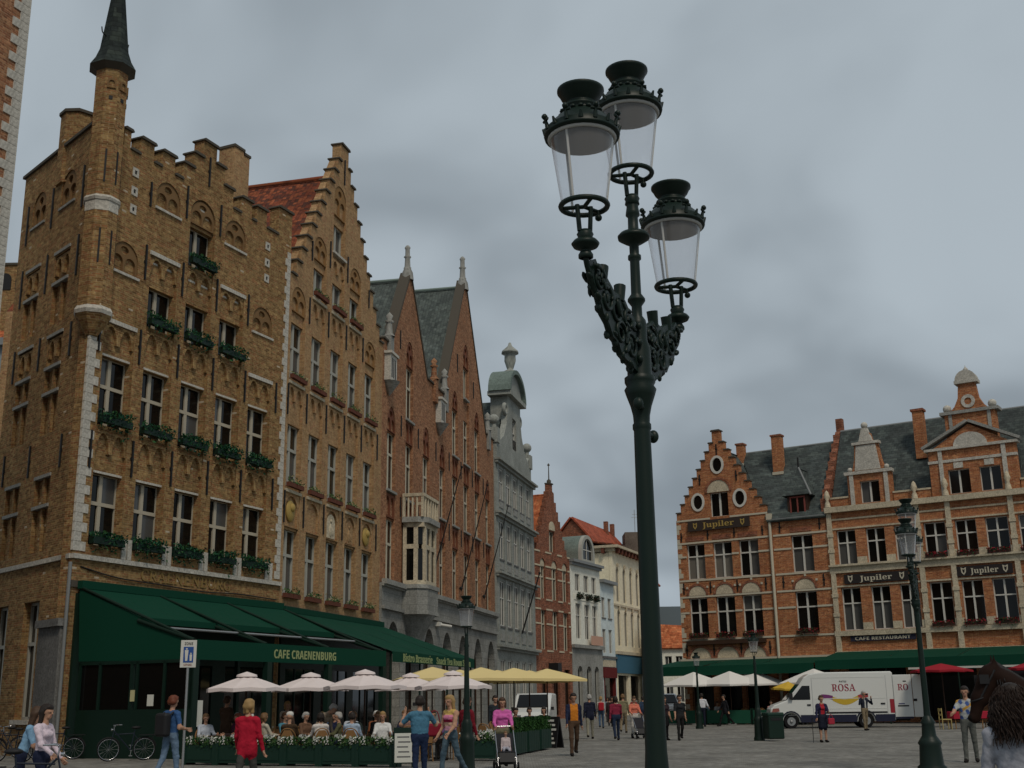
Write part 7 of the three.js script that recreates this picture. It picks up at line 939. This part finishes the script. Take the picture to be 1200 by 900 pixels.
const near = { cell: 0.013 };
// walkers on the square
person('girl with long brown hair in light blue top beside the bicycle', -7.85, -19.6, 1.9, { ...near, h: 1.64, woman: true, style: 'long', hair: 'brown', top: [0.20, 0.36, 0.52], bottom: navy, sleeve: 0.45, lean: 0.28, arms: [[0.2, 0.6, 0.5, 0.1], [0.2, 0.6, 0.5, 0.1]] });
person('dark-haired girl in pale pink cardigan beside the bicycle', -7.4, -19.3, 1.35, { ...near, h: 1.66, woman: true, style: 'long', hair: 'dark', top: [0.62, 0.52, 0.58], bottom: navy, arms: [[0.12, 0.45, 0.5, 0.1], [0.12, 0.25, 0.4, 0.1]], legs: walk(0.25) });
const blueMan = person('man in blue T-shirt and jeans with black backpack near the street sign', -7.57, -27, AWAY - 0.5, { ...near, h: 1.82, hair: 'red', top: [0.035, 0.085, 0.20], bottom: [0.12, 0.18, 0.26], sleeve: 0.4, legs: walk(0.2), arms: [[0.35, -0.1, 1.5, 0.5], [0.15, 0.1, 0.4, 0]] });
person('blond woman in red jacket and grey trousers walking past the terrace', -4.8, -22, AWAY - 0.25, { ...near, h: 1.70, wide: 1.06, hair: 'blond', style: 'bob', top: [0.36, 0.012, 0.03], bottom: [0.055, 0.055, 0.05], coat: 0.1, legs: walk(0.22), arms: [[0.16, 0.1, 0.2, 0], [0.18, 0.2, 0.35, 0]] });
person('man in teal polo shirt photographing the houses', -1.97, -25, AWAY + 0.25, { ...near, h: 1.72, wide: 1.08, hair: 'dark', top: [0.06, 0.16, 0.24], bottom: [0.015, 0.025, 0.06], sleeve: 0.42, legs: [[0.1, 0.05], [-0.1, 0.1]], arms: [[0.6, 0.6, 2.1, 1.0], [0.65, 0.6, 2.1, 1.0]] });
person('young woman in pink and yellow top with sunglasses and jeans', -1.46, -27, -0.75, { ...near, h: 1.75, woman: true, hair: 'blond', style: 'long', bottom: [0.07, 0.11, 0.14], sleeve: 0, legs: walk(0.28), arms: [[0.16, 0.1, 0.5, 0.1], [0.14, 0.35, 0.5, 0.15]], paint: (x, y, z, c) => c !== 1 ? null : y > 1.32 ? [0.55, 0.38, 0.12] : y > 1.22 ? [0.58, 0.20, 0.32] : y > 1.16 ? [0.30, 0.02, 0.06] : y > 1.08 ? [0.55, 0.36, 0.26] : [0.55, 0.28, 0.36] });
person('person in dark red jacket half hidden by the short lamp post', -1.2, -29.5, 2.4, { h: 1.70, hair: 'brown', top: [0.16, 0.012, 0.02], bottom: black });
person('woman in bright pink sweater pushing a child in a pushchair', -0.36, -30.2, 0.12, { ...near, h: 1.68, woman: true, hair: 'brown', style: 'bob', top: [0.55, 0.12, 0.36], bottom: [0.17, 0.16, 0.10], arms: [[0.15, 0.5, 0.7, 0.2], [0.15, 0.5, 0.7, 0.2]], legs: walk(0.15) });
person('man in orange and navy jacket striding across the square', 1.68, -36.5, 0.15, { h: 1.80, hair: 'dark', style: 'short', skin: SKIN2, bottom: [0.075, 0.045, 0.028], legs: walk(0.25), arms: swing, paint: (x, y, z, c, p) => c === 1 ? (Math.abs(x) < 0.115 && z > -0.02 ? [0.50, 0.17, 0.02] : navy) : null });
person('grey-haired man in navy jacket and pale trousers walking away', 3.06, -51.8, AWAY, { h: 1.82, hair: 'grey', top: [0.015, 0.018, 0.035], bottom: [0.22, 0.21, 0.165], legs: walk(0.25), coat: 0.06, arms: swing });
const redPack = person('walker in pale shirt with red backpack going down the street', 4.81, -70.4, AWAY, { h: 1.76, hair: 'blond', top: [0.42, 0.40, 0.36], bottom: jeans, legs: walk(0.2) });
person('person in maroon jacket and dark jeans walking away', 3.97, -49.5, AWAY + 0.1, { h: 1.72, woman: true, hair: 'dark', style: 'bob', top: [0.20, 0.022, 0.045], bottom: [0.015, 0.025, 0.05], legs: walk(0.24), arms: swing, wide: 1.1 });
person('tall person in olive jacket and khaki trousers walking away', 5.18, -60, AWAY - 0.15, { h: 1.84, hair: 'sandy', top: [0.19, 0.17, 0.10], bottom: khaki, legs: walk(0.22), arms: swing });
person('woman in coral top and white trousers with a pushchair', 4.95, -52, 0.2, { h: 1.68, woman: true, hair: 'brown', style: 'tail', top: [0.58, 0.17, 0.11], bottom: [0.5, 0.48, 0.44], arms: [[0.15, 0.5, 0.7, 0.2], [0.15, 0.5, 0.7, 0.2]] });
person('dark-clad walker beyond the red backpack', 5.6, -74, AWAY, { h: 1.72, cell: 0.022, hair: 'dark', top: [0.04, 0.02, 0.02], bottom: black, legs: walk(0.2) });
person('walker in dark red top far down the street', 7.6, -80, 0.2, { h: 1.7, cell: 0.022, hair: 'brown', top: [0.2, 0.03, 0.03], bottom: navy, legs: walk(0.2) });
person('walker in black coat far down the street', 6.5, -84, 0.1, { h: 1.75, cell: 0.022, hair: 'dark', top: black, bottom: black, coat: 0.2 });
[[6.75, -78, [0.30, 0.28, 0.25], 'beige jacket'], [7.5, -73, [0.03, 0.05, 0.09], 'dark blue fleece'], [10.1, -88, [0.28, 0.05, 0.05], 'red anorak'], [9.9, -83, [0.05, 0.05, 0.05], 'charcoal coat'], [6.5, -88, [0.16, 0.20, 0.24], 'grey-blue jacket'], [8.8, -92, [0.45, 0.42, 0.36], 'cream pullover']].forEach(([x, z, c, n], i) => person('small far-off walker in ' + n + ' in the mouth of the street', x, z, i % 2 ? AWAY : 0.2, { h: 1.66 + (i % 3) * 0.07, cell: 0.024, woman: i % 2 === 0, style: i % 2 ? 'short' : 'bob', hair: ['brown', 'dark', 'blond'][i % 3], top: c, bottom: i % 2 ? navy : [0.05, 0.05, 0.05], legs: walk(0.2), arms: swing }));
person('woman all in black walking beside the tall lamp post', 6.4, -48.4, 0.1, { h: 1.74, woman: true, hair: 'dark', style: 'tail', top: [0.018, 0.02, 0.022], bottom: [0.018, 0.018, 0.018], sleeve: 0.5, legs: walk(0.22), arms: swing });
person('walker in black skirt half hidden by the tall lamp post', 5.85, -48.9, 0.4, { h: 1.66, woman: true, hair: 'brown', style: 'bob', top: [0.03, 0.02, 0.025], bottom: black, skirt: 0.3, sleeve: 0.4 });
person('man in white shirt and dark trousers before the right-hand terrace', 10.6, -70.4, AWAY - 0.3, { h: 1.84, hair: 'dark', top: [0.62, 0.62, 0.66], bottom: [0.015, 0.017, 0.03], wide: 1.1, arms: [[0.35, 0.2, 1.0, 0.3], [0.15, 0.2, 0.4, 0]] });
person('man in black suit striding along the right-hand terrace', 11.98, -71, -1.2, { h: 1.8, hair: 'dark', top: [0.016, 0.016, 0.02], bottom: black, coat: 0.12, legs: walk(0.42), arms: swing });
person('elderly woman in navy jacket and red blouse with walking stick', 10.94, -44.2, 0.15, { h: 1.62, woman: true, hair: 'brown', style: 'short', bottom: [0.014, 0.016, 0.028], skirt: 0.34, legLen: 0.4, arms: [[0.22, 0.2, 0.4, 0], [0.12, 0.4, 1.2, 0.5]], paint: (x, y, z, c) => c === 1 ? (Math.abs(x) < 0.07 && z > 0.02 ? [0.34, 0.02, 0.03] : [0.02, 0.02, 0.05]) : null });
person('man in dark jacket and khaki trousers taking a photograph by the van', 16.43, -58.2, 0.35, { h: 1.8, hair: 'grey', bottom: khaki, arms: [[0.6, 0.6, 2.1, 1.0], [0.6, 0.6, 2.1, 1.0]], legs: [[0.12, 0.05], [-0.12, 0.05]], paint: (x, y, z, c) => c === 1 ? (Math.abs(x) < 0.04 && z > 0.02 ? [0.45, 0.45, 0.42] : [0.018, 0.022, 0.035]) : null });
person('groom in grey trousers and printed shirt behind the horse', 10.95, -30, -0.5, { h: 1.78, hair: 'dark', bottom: greyT, sleeve: 0.4, legs: [[0.12, 0.05], [-0.1, 0.1]], arms: [[0.3, 0.7, 0.7, 0.3], [0.25, 0.8, 0.5, 0.3]], paint: (x, y, z, c) => c === 1 ? ((Math.sin(x * 40) + Math.sin(y * 33 + x * 9)) > 0.6 ? [0.05, 0.09, 0.25] : (Math.sin(y * 21 - x * 14) > 0.75 ? [0.5, 0.28, 0.05] : [0.38, 0.40, 0.40])) : null });
person('woman with long dark curls in pale grey jacket beside the horse', 3.62, -9.0, AWAY - 0.35, { cell: 0.012, h: 1.66, woman: true, hair: 'dark', style: 'curly', top: [0.30, 0.31, 0.35], bottom: navy, coat: 0.15, arms: [[0.3, 0.2, 0.9, 0.2], [0.2, 0.1, 0.4, 0]] });
// on the left terrace
person('waiter in brown coat standing under the first parasol', -8.6, -36.4, AWAY - 0.5, { h: 1.84, hair: 'brown', skin: SKIN2, top: [0.055, 0.032, 0.02], bottom: [0.05, 0.03, 0.018], coat: 0.25, arms: [[0.1, 0.3, 0.9, 0.3], [0.1, 0.3, 0.9, 0.3]] });
person('waiter in beige shirt bending over the guests', -5.75, -35.6, 1.2, { h: 1.78, hair: 'grey', top: [0.36, 0.28, 0.20], bottom: black, lean: 0.75, arms: [[0.2, 0.6, 0.4, 0.1], [0.2, 0.7, 0.3, 0.1]] });
person('blond woman in light summer dress standing on the terrace', -7.1, -38, 0.6, { h: 1.68, woman: true, hair: 'blond', style: 'bob', top: [0.40, 0.34, 0.27], bottom: [0.42, 0.40, 0.34], sleeve: 0.2, skirt: 0.4, legLen: 0.4 });
person('person in dark clothes standing under the yellow parasols', -0.75, -42.5, 0.3, { h: 1.78, hair: 'dark', top: [0.02, 0.025, 0.03], bottom: black });
const guests = [[-9.1, -36.0, 0.6, 'guest in pale blue shirt seated nearest the street sign', { top: [0.42, 0.46, 0.52], hair: 'sandy' }], [-8.05, -35.6, -1.2, 'red-haired guest in dark jacket seated under the first parasol', { top: [0.03, 0.02, 0.02], hair: 'red', style: 'bob', woman: true }], [-7.55, -34.9, -2.2, 'guest in light grey top seated behind the white flowers', { top: [0.44, 0.46, 0.48], hair: 'white' }], [-6.35, -34.4, AWAY, 'guest in brown jacket and pale hat', { top: [0.055, 0.035, 0.02], hair: 'white', style: 'cap' }], [-5.4, -33.9, AWAY + 0.3, 'dark-haired guest in white blouse seen from behind', { top: [0.58, 0.54, 0.50], hair: 'dark', style: 'bob', woman: true }], [-5.5, -37.2, -0.4, 'guest in dark blue sweater beside the bending waiter', { top: [0.02, 0.025, 0.06], hair: 'dark' }], [-5.15, -38.3, 0.1, 'bald guest in white and blue shirt', { top: [0.48, 0.52, 0.58], style: 'bald' }], [-4.75, -35.9, 0.2, 'guest in grey-green coat facing the square', { top: [0.12, 0.14, 0.11], hair: 'sandy' }], [-4.1, -36.4, 0.3, 'guest in black top with sandy hair', { top: [0.02, 0.02, 0.02], hair: 'sandy' }], [-3.75, -34.4, 0.1, 'blond guest in white shirt beside the menu board', { top: [0.62, 0.62, 0.60], hair: 'blond', sleeve: 0.8 }], [-3.1, -35.6, AWAY, 'guest in dusty pink top and brown hat', { top: [0.25, 0.15, 0.13], hair: 'brown', style: 'cap' }], [-6.65, -38.8, 0.3, 'guest in black shirt deep under the awning', { top: black, hair: 'dark' }], [-6.9, -36.6, 1.0, 'guest in turquoise top behind the woman in red', { top: [0.08, 0.24, 0.32], hair: 'brown' }],
  [-8.5, -37.4, 0.4, 'guest in plum sweater at the back under the first parasol', { top: [0.09, 0.03, 0.06], hair: 'grey' }], [-7.3, -35.5, 2.4, 'guest in cream jacket with her back to the bending waiter', { top: [0.46, 0.42, 0.33], hair: 'sandy', style: 'bob', woman: true }], [-6.2, -36.1, 0.9, 'guest in checked brown shirt beside the pale hat', { top: [0.14, 0.08, 0.05], hair: 'grey' }], [-6.0, -37.9, 0.2, 'guest in sky blue top at the back table', { top: [0.18, 0.28, 0.40], hair: 'blond', woman: true, style: 'bob' }], [-5.0, -34.6, -1.4, 'guest in olive waistcoat behind the white blouse', { top: [0.10, 0.10, 0.05], hair: 'grey' }], [-4.5, -33.6, AWAY, 'guest in light blue shirt with back to the square', { top: [0.34, 0.42, 0.52], hair: 'dark' }], [-4.3, -37.6, 0.3, 'guest in rust jumper at the back table', { top: [0.20, 0.07, 0.03], hair: 'white' }], [-3.4, -37.4, -0.4, 'guest in navy blazer behind the pink hat', { top: [0.02, 0.025, 0.05], hair: 'sandy' }], [-2.5, -36.6, 0.2, 'guest in beige jacket behind the teal polo shirt', { top: [0.34, 0.28, 0.20], hair: 'brown' }], [-1.9, -35.4, -0.6, 'guest in violet blouse near the lamp post', { top: [0.16, 0.08, 0.22], hair: 'dark', woman: true, style: 'bob' }],
  [-0.05, -42.3, 0.5, 'guest in dark red top behind the hedge planters', { top: [0.10, 0.02, 0.03], hair: 'dark' }], [0.45, -44.5, 0.2, 'guest in purple top behind the hedge planters', { top: [0.06, 0.03, 0.12], hair: 'dark', woman: true }], [1.0, -45.6, -0.3, 'guest in black top behind the hedge planters', { top: [0.02, 0.015, 0.015], hair: 'dark', style: 'bob' }]];
guests.forEach(([x, z, f, l, o], i) => { person('seated ' + l, x, z, f, { h: 1.7, cell: 0.019, seated: true, bottom: [[0.03, 0.03, 0.04], [0.06, 0.05, 0.04], navy][i % 3], arms: [[0.2, 0.5, 1.0, 0.3], [0.2, 0.6, 1.0, 0.3]], group: 'guests seated on the terraces', ...o }); putChair(x - Math.sin(f) * 0.04, z - Math.cos(f) * 0.04, f, 'rattan chair holding the ' + l); if (i % 2 === 0) putTable(x + Math.sin(f) * 0.68, z + Math.cos(f) * 0.68, 'round café table before the ' + l); });
for (const [x, z, t] of [[-3.0, -33.3, AWAY], [-2.6, -34.6, AWAY + 0.4], [-0.9, -37.2, 2.6], [-1.5, -36.6, 2.9], [-2.1, -39.5, 0.4], [-0.6, -40, 1.2]]) putChair(x, z, t);
// on the right terrace
[[15.2, -73.6, 0.2, 'guest in pink top behind the green barriers', { top: [0.48, 0.25, 0.22], hair: 'brown', woman: true }], [15.9, -73.1, 0.1, 'white-haired guest in pale pink shirt behind the green barriers', { top: [0.5, 0.36, 0.33], hair: 'white' }], [16.4, -74, 0.1, 'guest in dark top behind the green barriers', { top: [0.03, 0.02, 0.02], hair: 'dark' }], [11.7, -76, 0.3, 'guest in light blue shirt behind the green barriers', { top: [0.3, 0.4, 0.48], hair: 'dark' }], [12.4, -76.2, 0.5, 'guest in grey shirt behind the green barriers', { top: [0.4, 0.4, 0.4], hair: 'brown' }]].forEach(([x, z, f, l, o]) => { person('seated ' + l, x, z, f, { h: 1.7, cell: 0.024, seated: true, bottom: navy, group: 'guests seated on the terraces', ...o }); putFar(chair, '', 'rattan chair holding the ' + l, 'rattan chairs on the right terrace', x, z, f); });
for (let i = 0; i < 7; i++) { const p = inFrame(HJ, 2.2 + i * 1.25, 0, 4.3 + (i % 2) * 0.4); putFar(chair, '', 'empty brown rattan chair on the right-hand terrace', 'rattan chairs on the right terrace', p.x, p.z, 2.6 + i); }
person('waitress in black standing by the small yellow parasol', 16.7, -72, 0.1, { h: 1.75, cell: 0.022, woman: true, hair: 'brown', style: 'tail', top: black, bottom: black });
// things carried
{
  const at = (p, x, y, z) => { p.updateMatrixWorld(); return new THREE.Vector3(x, y, z).applyMatrix4(p.matrixWorld).toArray(); };
  const bag = (name, label, p, off, geo, mat, turn) => single(name, label, 'bag', geo, mat, at(p, ...off), p.rotation.y);
  bag('backpack', 'black backpack worn by the man in blue T-shirt', blueMan, [0.02, 1.2, -0.24], [place(new RoundedBoxGeometry(0.34, 0.5, 0.2, 3, 0.07), 0, 0, 0), tube([[-0.12, 0.2, 0.08], [-0.13, 0.26, 0.2], [-0.12, 0.1, 0.34], [-0.1, -0.1, 0.28]], 0.02, 10, 5), tube([[0.12, 0.2, 0.08], [0.13, 0.26, 0.2], [0.12, 0.1, 0.34], [0.1, -0.1, 0.28]], 0.02, 10, 5)], M.black);
  bag('backpack', 'red backpack on the walker in pale shirt', redPack, [0, 1.2, -0.22], [place(new RoundedBoxGeometry(0.32, 0.46, 0.2, 3, 0.07), 0, 0, 0)], matte(0.35, 0.02, 0.03));
  single('handbag', 'dark red shoulder bag at the side of the woman in pink and yellow', 'bag', [place(new RoundedBoxGeometry(0.36, 0.28, 0.14, 3, 0.06), 0, 0, 0), tube([[-0.14, 0.12, 0], [-0.05, 0.4, 0.02], [0.05, 0.4, 0.02], [0.14, 0.12, 0]], 0.012, 10, 5)], matte(0.20, 0.015, 0.03), [-1.82, 1.0, -27.1], 0.4);
  single('handbag', 'red handbag carried by the elderly woman with walking stick', 'bag', [place(new RoundedBoxGeometry(0.24, 0.22, 0.1, 3, 0.04), 0, 0, 0), tube([[-0.08, 0.1, 0], [0, 0.25, 0], [0.08, 0.1, 0]], 0.01, 10, 5)], matte(0.34, 0.03, 0.05), [11.2, 0.72, -44.0], 0.2);
  single('walking_stick', 'black walking stick of the elderly woman', 'walking stick', [bar([0, 0, 0], [0, 0.8, 0], 0.012), tube([[0, 0.8, 0], [0.0, 0.85, 0.04], [0, 0.84, 0.1]], 0.013, 8, 5)], M.black, [10.52, 0, -44.0]);
  single('camera', 'small camera held up by the man in teal polo shirt', 'camera', [place(new RoundedBoxGeometry(0.12, 0.07, 0.05, 2, 0.01), 0, 0, 0), place(new THREE.CylinderGeometry(0.025, 0.028, 0.05, 14), 0, 0, 0.04, 0, PI / 2)].map(clean), M.black, [-2.08, 1.56, -25.26], AWAY + 0.25); single('camera', 'small camera held up by the man by the van', 'camera', [place(new RoundedBoxGeometry(0.12, 0.07, 0.05, 2, 0.01), 0, 0, 0), place(new THREE.CylinderGeometry(0.025, 0.028, 0.05, 14), 0, 0, 0.04, 0, PI / 2)].map(clean), M.black, [16.52, 1.64, -57.97], 0.35);
  const pc = thing('pushchair', 'silver-framed dark pushchair in front of the woman in bright pink', 'pushchair', [-0.28, 0, -29.55], 0.12);
  part(pc, 'frame', [...[-0.22, 0.22].flatMap(x => [bar([x, 1.0, -0.42], [x, 0.3, 0.28], 0.013), bar([x, 0.45, 0.12], [x, 0.12, -0.3], 0.012), bar([x, 0.3, 0.28], [x, 0.12, 0.36], 0.012)]), bar([-0.22, 0.3, 0.28], [0.22, 0.3, 0.28], 0.01), bar([-0.22, 1.0, -0.42], [0.22, 1.0, -0.42], 0.014)], M.chrome); part(pc, 'seat', [quadSlab([-0.2, 0.42, 0.22], [0.2, 0.42, 0.22], [0.2, 0.4, -0.1], [-0.2, 0.4, -0.1], 0.03), quadSlab([-0.2, 0.4, -0.1], [0.2, 0.4, -0.1], [0.2, 0.82, -0.3], [-0.2, 0.82, -0.3], 0.03)], matte(0.03, 0.03, 0.035)); part(pc, 'foot_rest', quadSlab([-0.18, 0.2, 0.34], [0.18, 0.2, 0.34], [0.18, 0.4, 0.22], [-0.18, 0.4, 0.22], 0.02), M.black); part(pc, 'basket', bx(-0.18, 0.18, 0.14, 0.26, -0.22, 0.1), M.black);
  for (const [x, z] of [[-0.25, 0.36], [0.25, 0.36], [-0.25, -0.32], [0.25, -0.32]]) part(pc, 'wheel', place(clean(new THREE.TorusGeometry(0.085, 0.022, 7, 18)), x, 0.107, z, PI / 2), M.rubber);
  dup(pc, [5.1, 0, -51.35], 0.2, 'pushchair in front of the woman in coral top');
  person('small child in pale clothes seated in the pushchair', -0.28, -29.6, 0.12, { h: 0.82, y: 0.24, seated: true, cell: 0.016, top: [0.5, 0.42, 0.42], bottom: [0.35, 0.35, 0.4], hair: 'sandy', skin: [0.46, 0.28, 0.2] });
}
// ================= the cab horse =================
{
  const P = [], c = (a, b, ra, rb, cc = 0, e = {}) => P.push({ a, b, ra, rb, c: cc, ...e });
  c([0, 1.32, 0.45], [0, 1.28, -0.35], 0.30, 0.29); c([0, 1.28, -0.35], [0, 1.3, -0.75], 0.30, 0.27); c([0, 1.2, 0.5], [0, 1.3, 0.62], 0.27, 0.22); c([0, 1.42, 0.62], [0, 1.72, 1.0], 0.21, 0.13); c([0, 1.72, 1.0], [0, 1.86, 1.16], 0.13, 0.10);
  c([0, 1.82, 1.22], [0, 1.54, 1.36], 0.112, 0.085); c([0, 1.54, 1.36], [0, 1.31, 1.43], 0.08, 0.068); c([0, 1.68, 1.24], [0, 1.55, 1.30], 0.095, 0.08); for (const s of [-1, 1]) { c([s * 0.05, 1.93, 1.14], [s * 0.065, 2.06, 1.14], 0.03, 0.012); c([s * 0.085, 1.76, 1.30], [s * 0.085, 1.755, 1.305], 0.022, 0.022, 1, { pri: 0.008 }); c([s * 0.035, 1.31, 1.485], [s * 0.035, 1.31, 1.49], 0.016, 0.016, 1, { pri: 0.008 });
    c([s * 0.15, 1.2, 0.5], [s * 0.14, 0.72, 0.52], 0.13, 0.07); c([s * 0.14, 0.72, 0.52], [s * 0.14, 0.62, 0.53], 0.072, 0.062); c([s * 0.14, 0.62, 0.53], [s * 0.14, 0.2, 0.52], 0.05, 0.045); c([s * 0.14, 0.2, 0.52], [s * 0.14, 0.08, 0.57], 0.055, 0.06); c([s * 0.14, 0.07, 0.57], [s * 0.14, 0.05, 0.59], 0.075, 0.08, 1);
    c([s * 0.15, 1.25, -0.7], [s * 0.16, 0.92, -0.55], 0.2, 0.12); c([s * 0.16, 0.92, -0.55], [s * 0.15, 0.6, -0.86], 0.11, 0.06); c([s * 0.15, 0.6, -0.86], [s * 0.15, 0.2, -0.8], 0.055, 0.045); c([s * 0.15, 0.2, -0.8], [s * 0.15, 0.08, -0.74], 0.055, 0.06); c([s * 0.15, 0.07, -0.74], [s * 0.15, 0.05, -0.72], 0.075, 0.08, 1); }
  const hx = 7.05, hz = -15.0, hd = -PI / 2 - 0.12;
  const h = single('cab_horse', 'dark brown harnessed horse lowering its head beside the groom', 'horse', meshField(P, 0.026, 0.06, [[0.016, 0.0075, 0.005], [0.006, 0.005, 0.0045]]), std({ vertexColors: true, roughness: 0.75 }), [hx, 0, hz], hd);
  const r = rng(8); part(h, 'mane', Array.from({ length: 60 }, (_, i) => { const t = i / 60, y = 1.66 + t * 0.34, z = 0.66 + t * 0.5; return bar([0, y, z - 0.02], [0.1 + r() * 0.05, y - 0.2 - r() * 0.1, z - 0.04 + r() * 0.04], 0.014, 0.006, 4); }), M.black); part(h, 'tail', Array.from({ length: 24 }, () => { const a = (r() - 0.5) * 0.12; return tube([[a * 0.5, 1.4, -1.0], [a, 1.15, -1.12], [a * 1.6, 0.7, -1.1]], 0.016, 6, 4); }), M.black);
  part(h, 'bridle', [ring(0.098, 0.012, 0, 0, 0, 5, 18).applyMatrix4(new THREE.Matrix4().compose(new THREE.Vector3(0, 1.54, 1.36), new THREE.Quaternion().setFromEuler(new THREE.Euler(0.35, 0, 0)), new THREE.Vector3(1, 1, 1))), ...[-1, 1].map(s => tube([[s * 0.09, 1.54, 1.36], [s * 0.112, 1.7, 1.27], [s * 0.105, 1.88, 1.16]], 0.014, 8, 5)), ...[-1, 1].map(s => place(new THREE.BoxGeometry(0.015, 0.11, 0.11), s * 0.128, 1.77, 1.30))], M.black); part(h, 'collar', clean(place(new THREE.TorusGeometry(0.30, 0.06, 8, 24), 0, 1.38, 0.64, 0, -0.5)), M.darkWood); part(h, 'harness', [clean(place(new THREE.TorusGeometry(0.325, 0.03, 6, 26), 0, 1.3, 0.15)), ...[-1, 1].map(s => bar([s * 0.33, 1.2, 0.6], [s * 0.34, 1.15, -1.0], 0.02))], M.black);
}
scene.add(camera);
renderer.render(scene, camera);
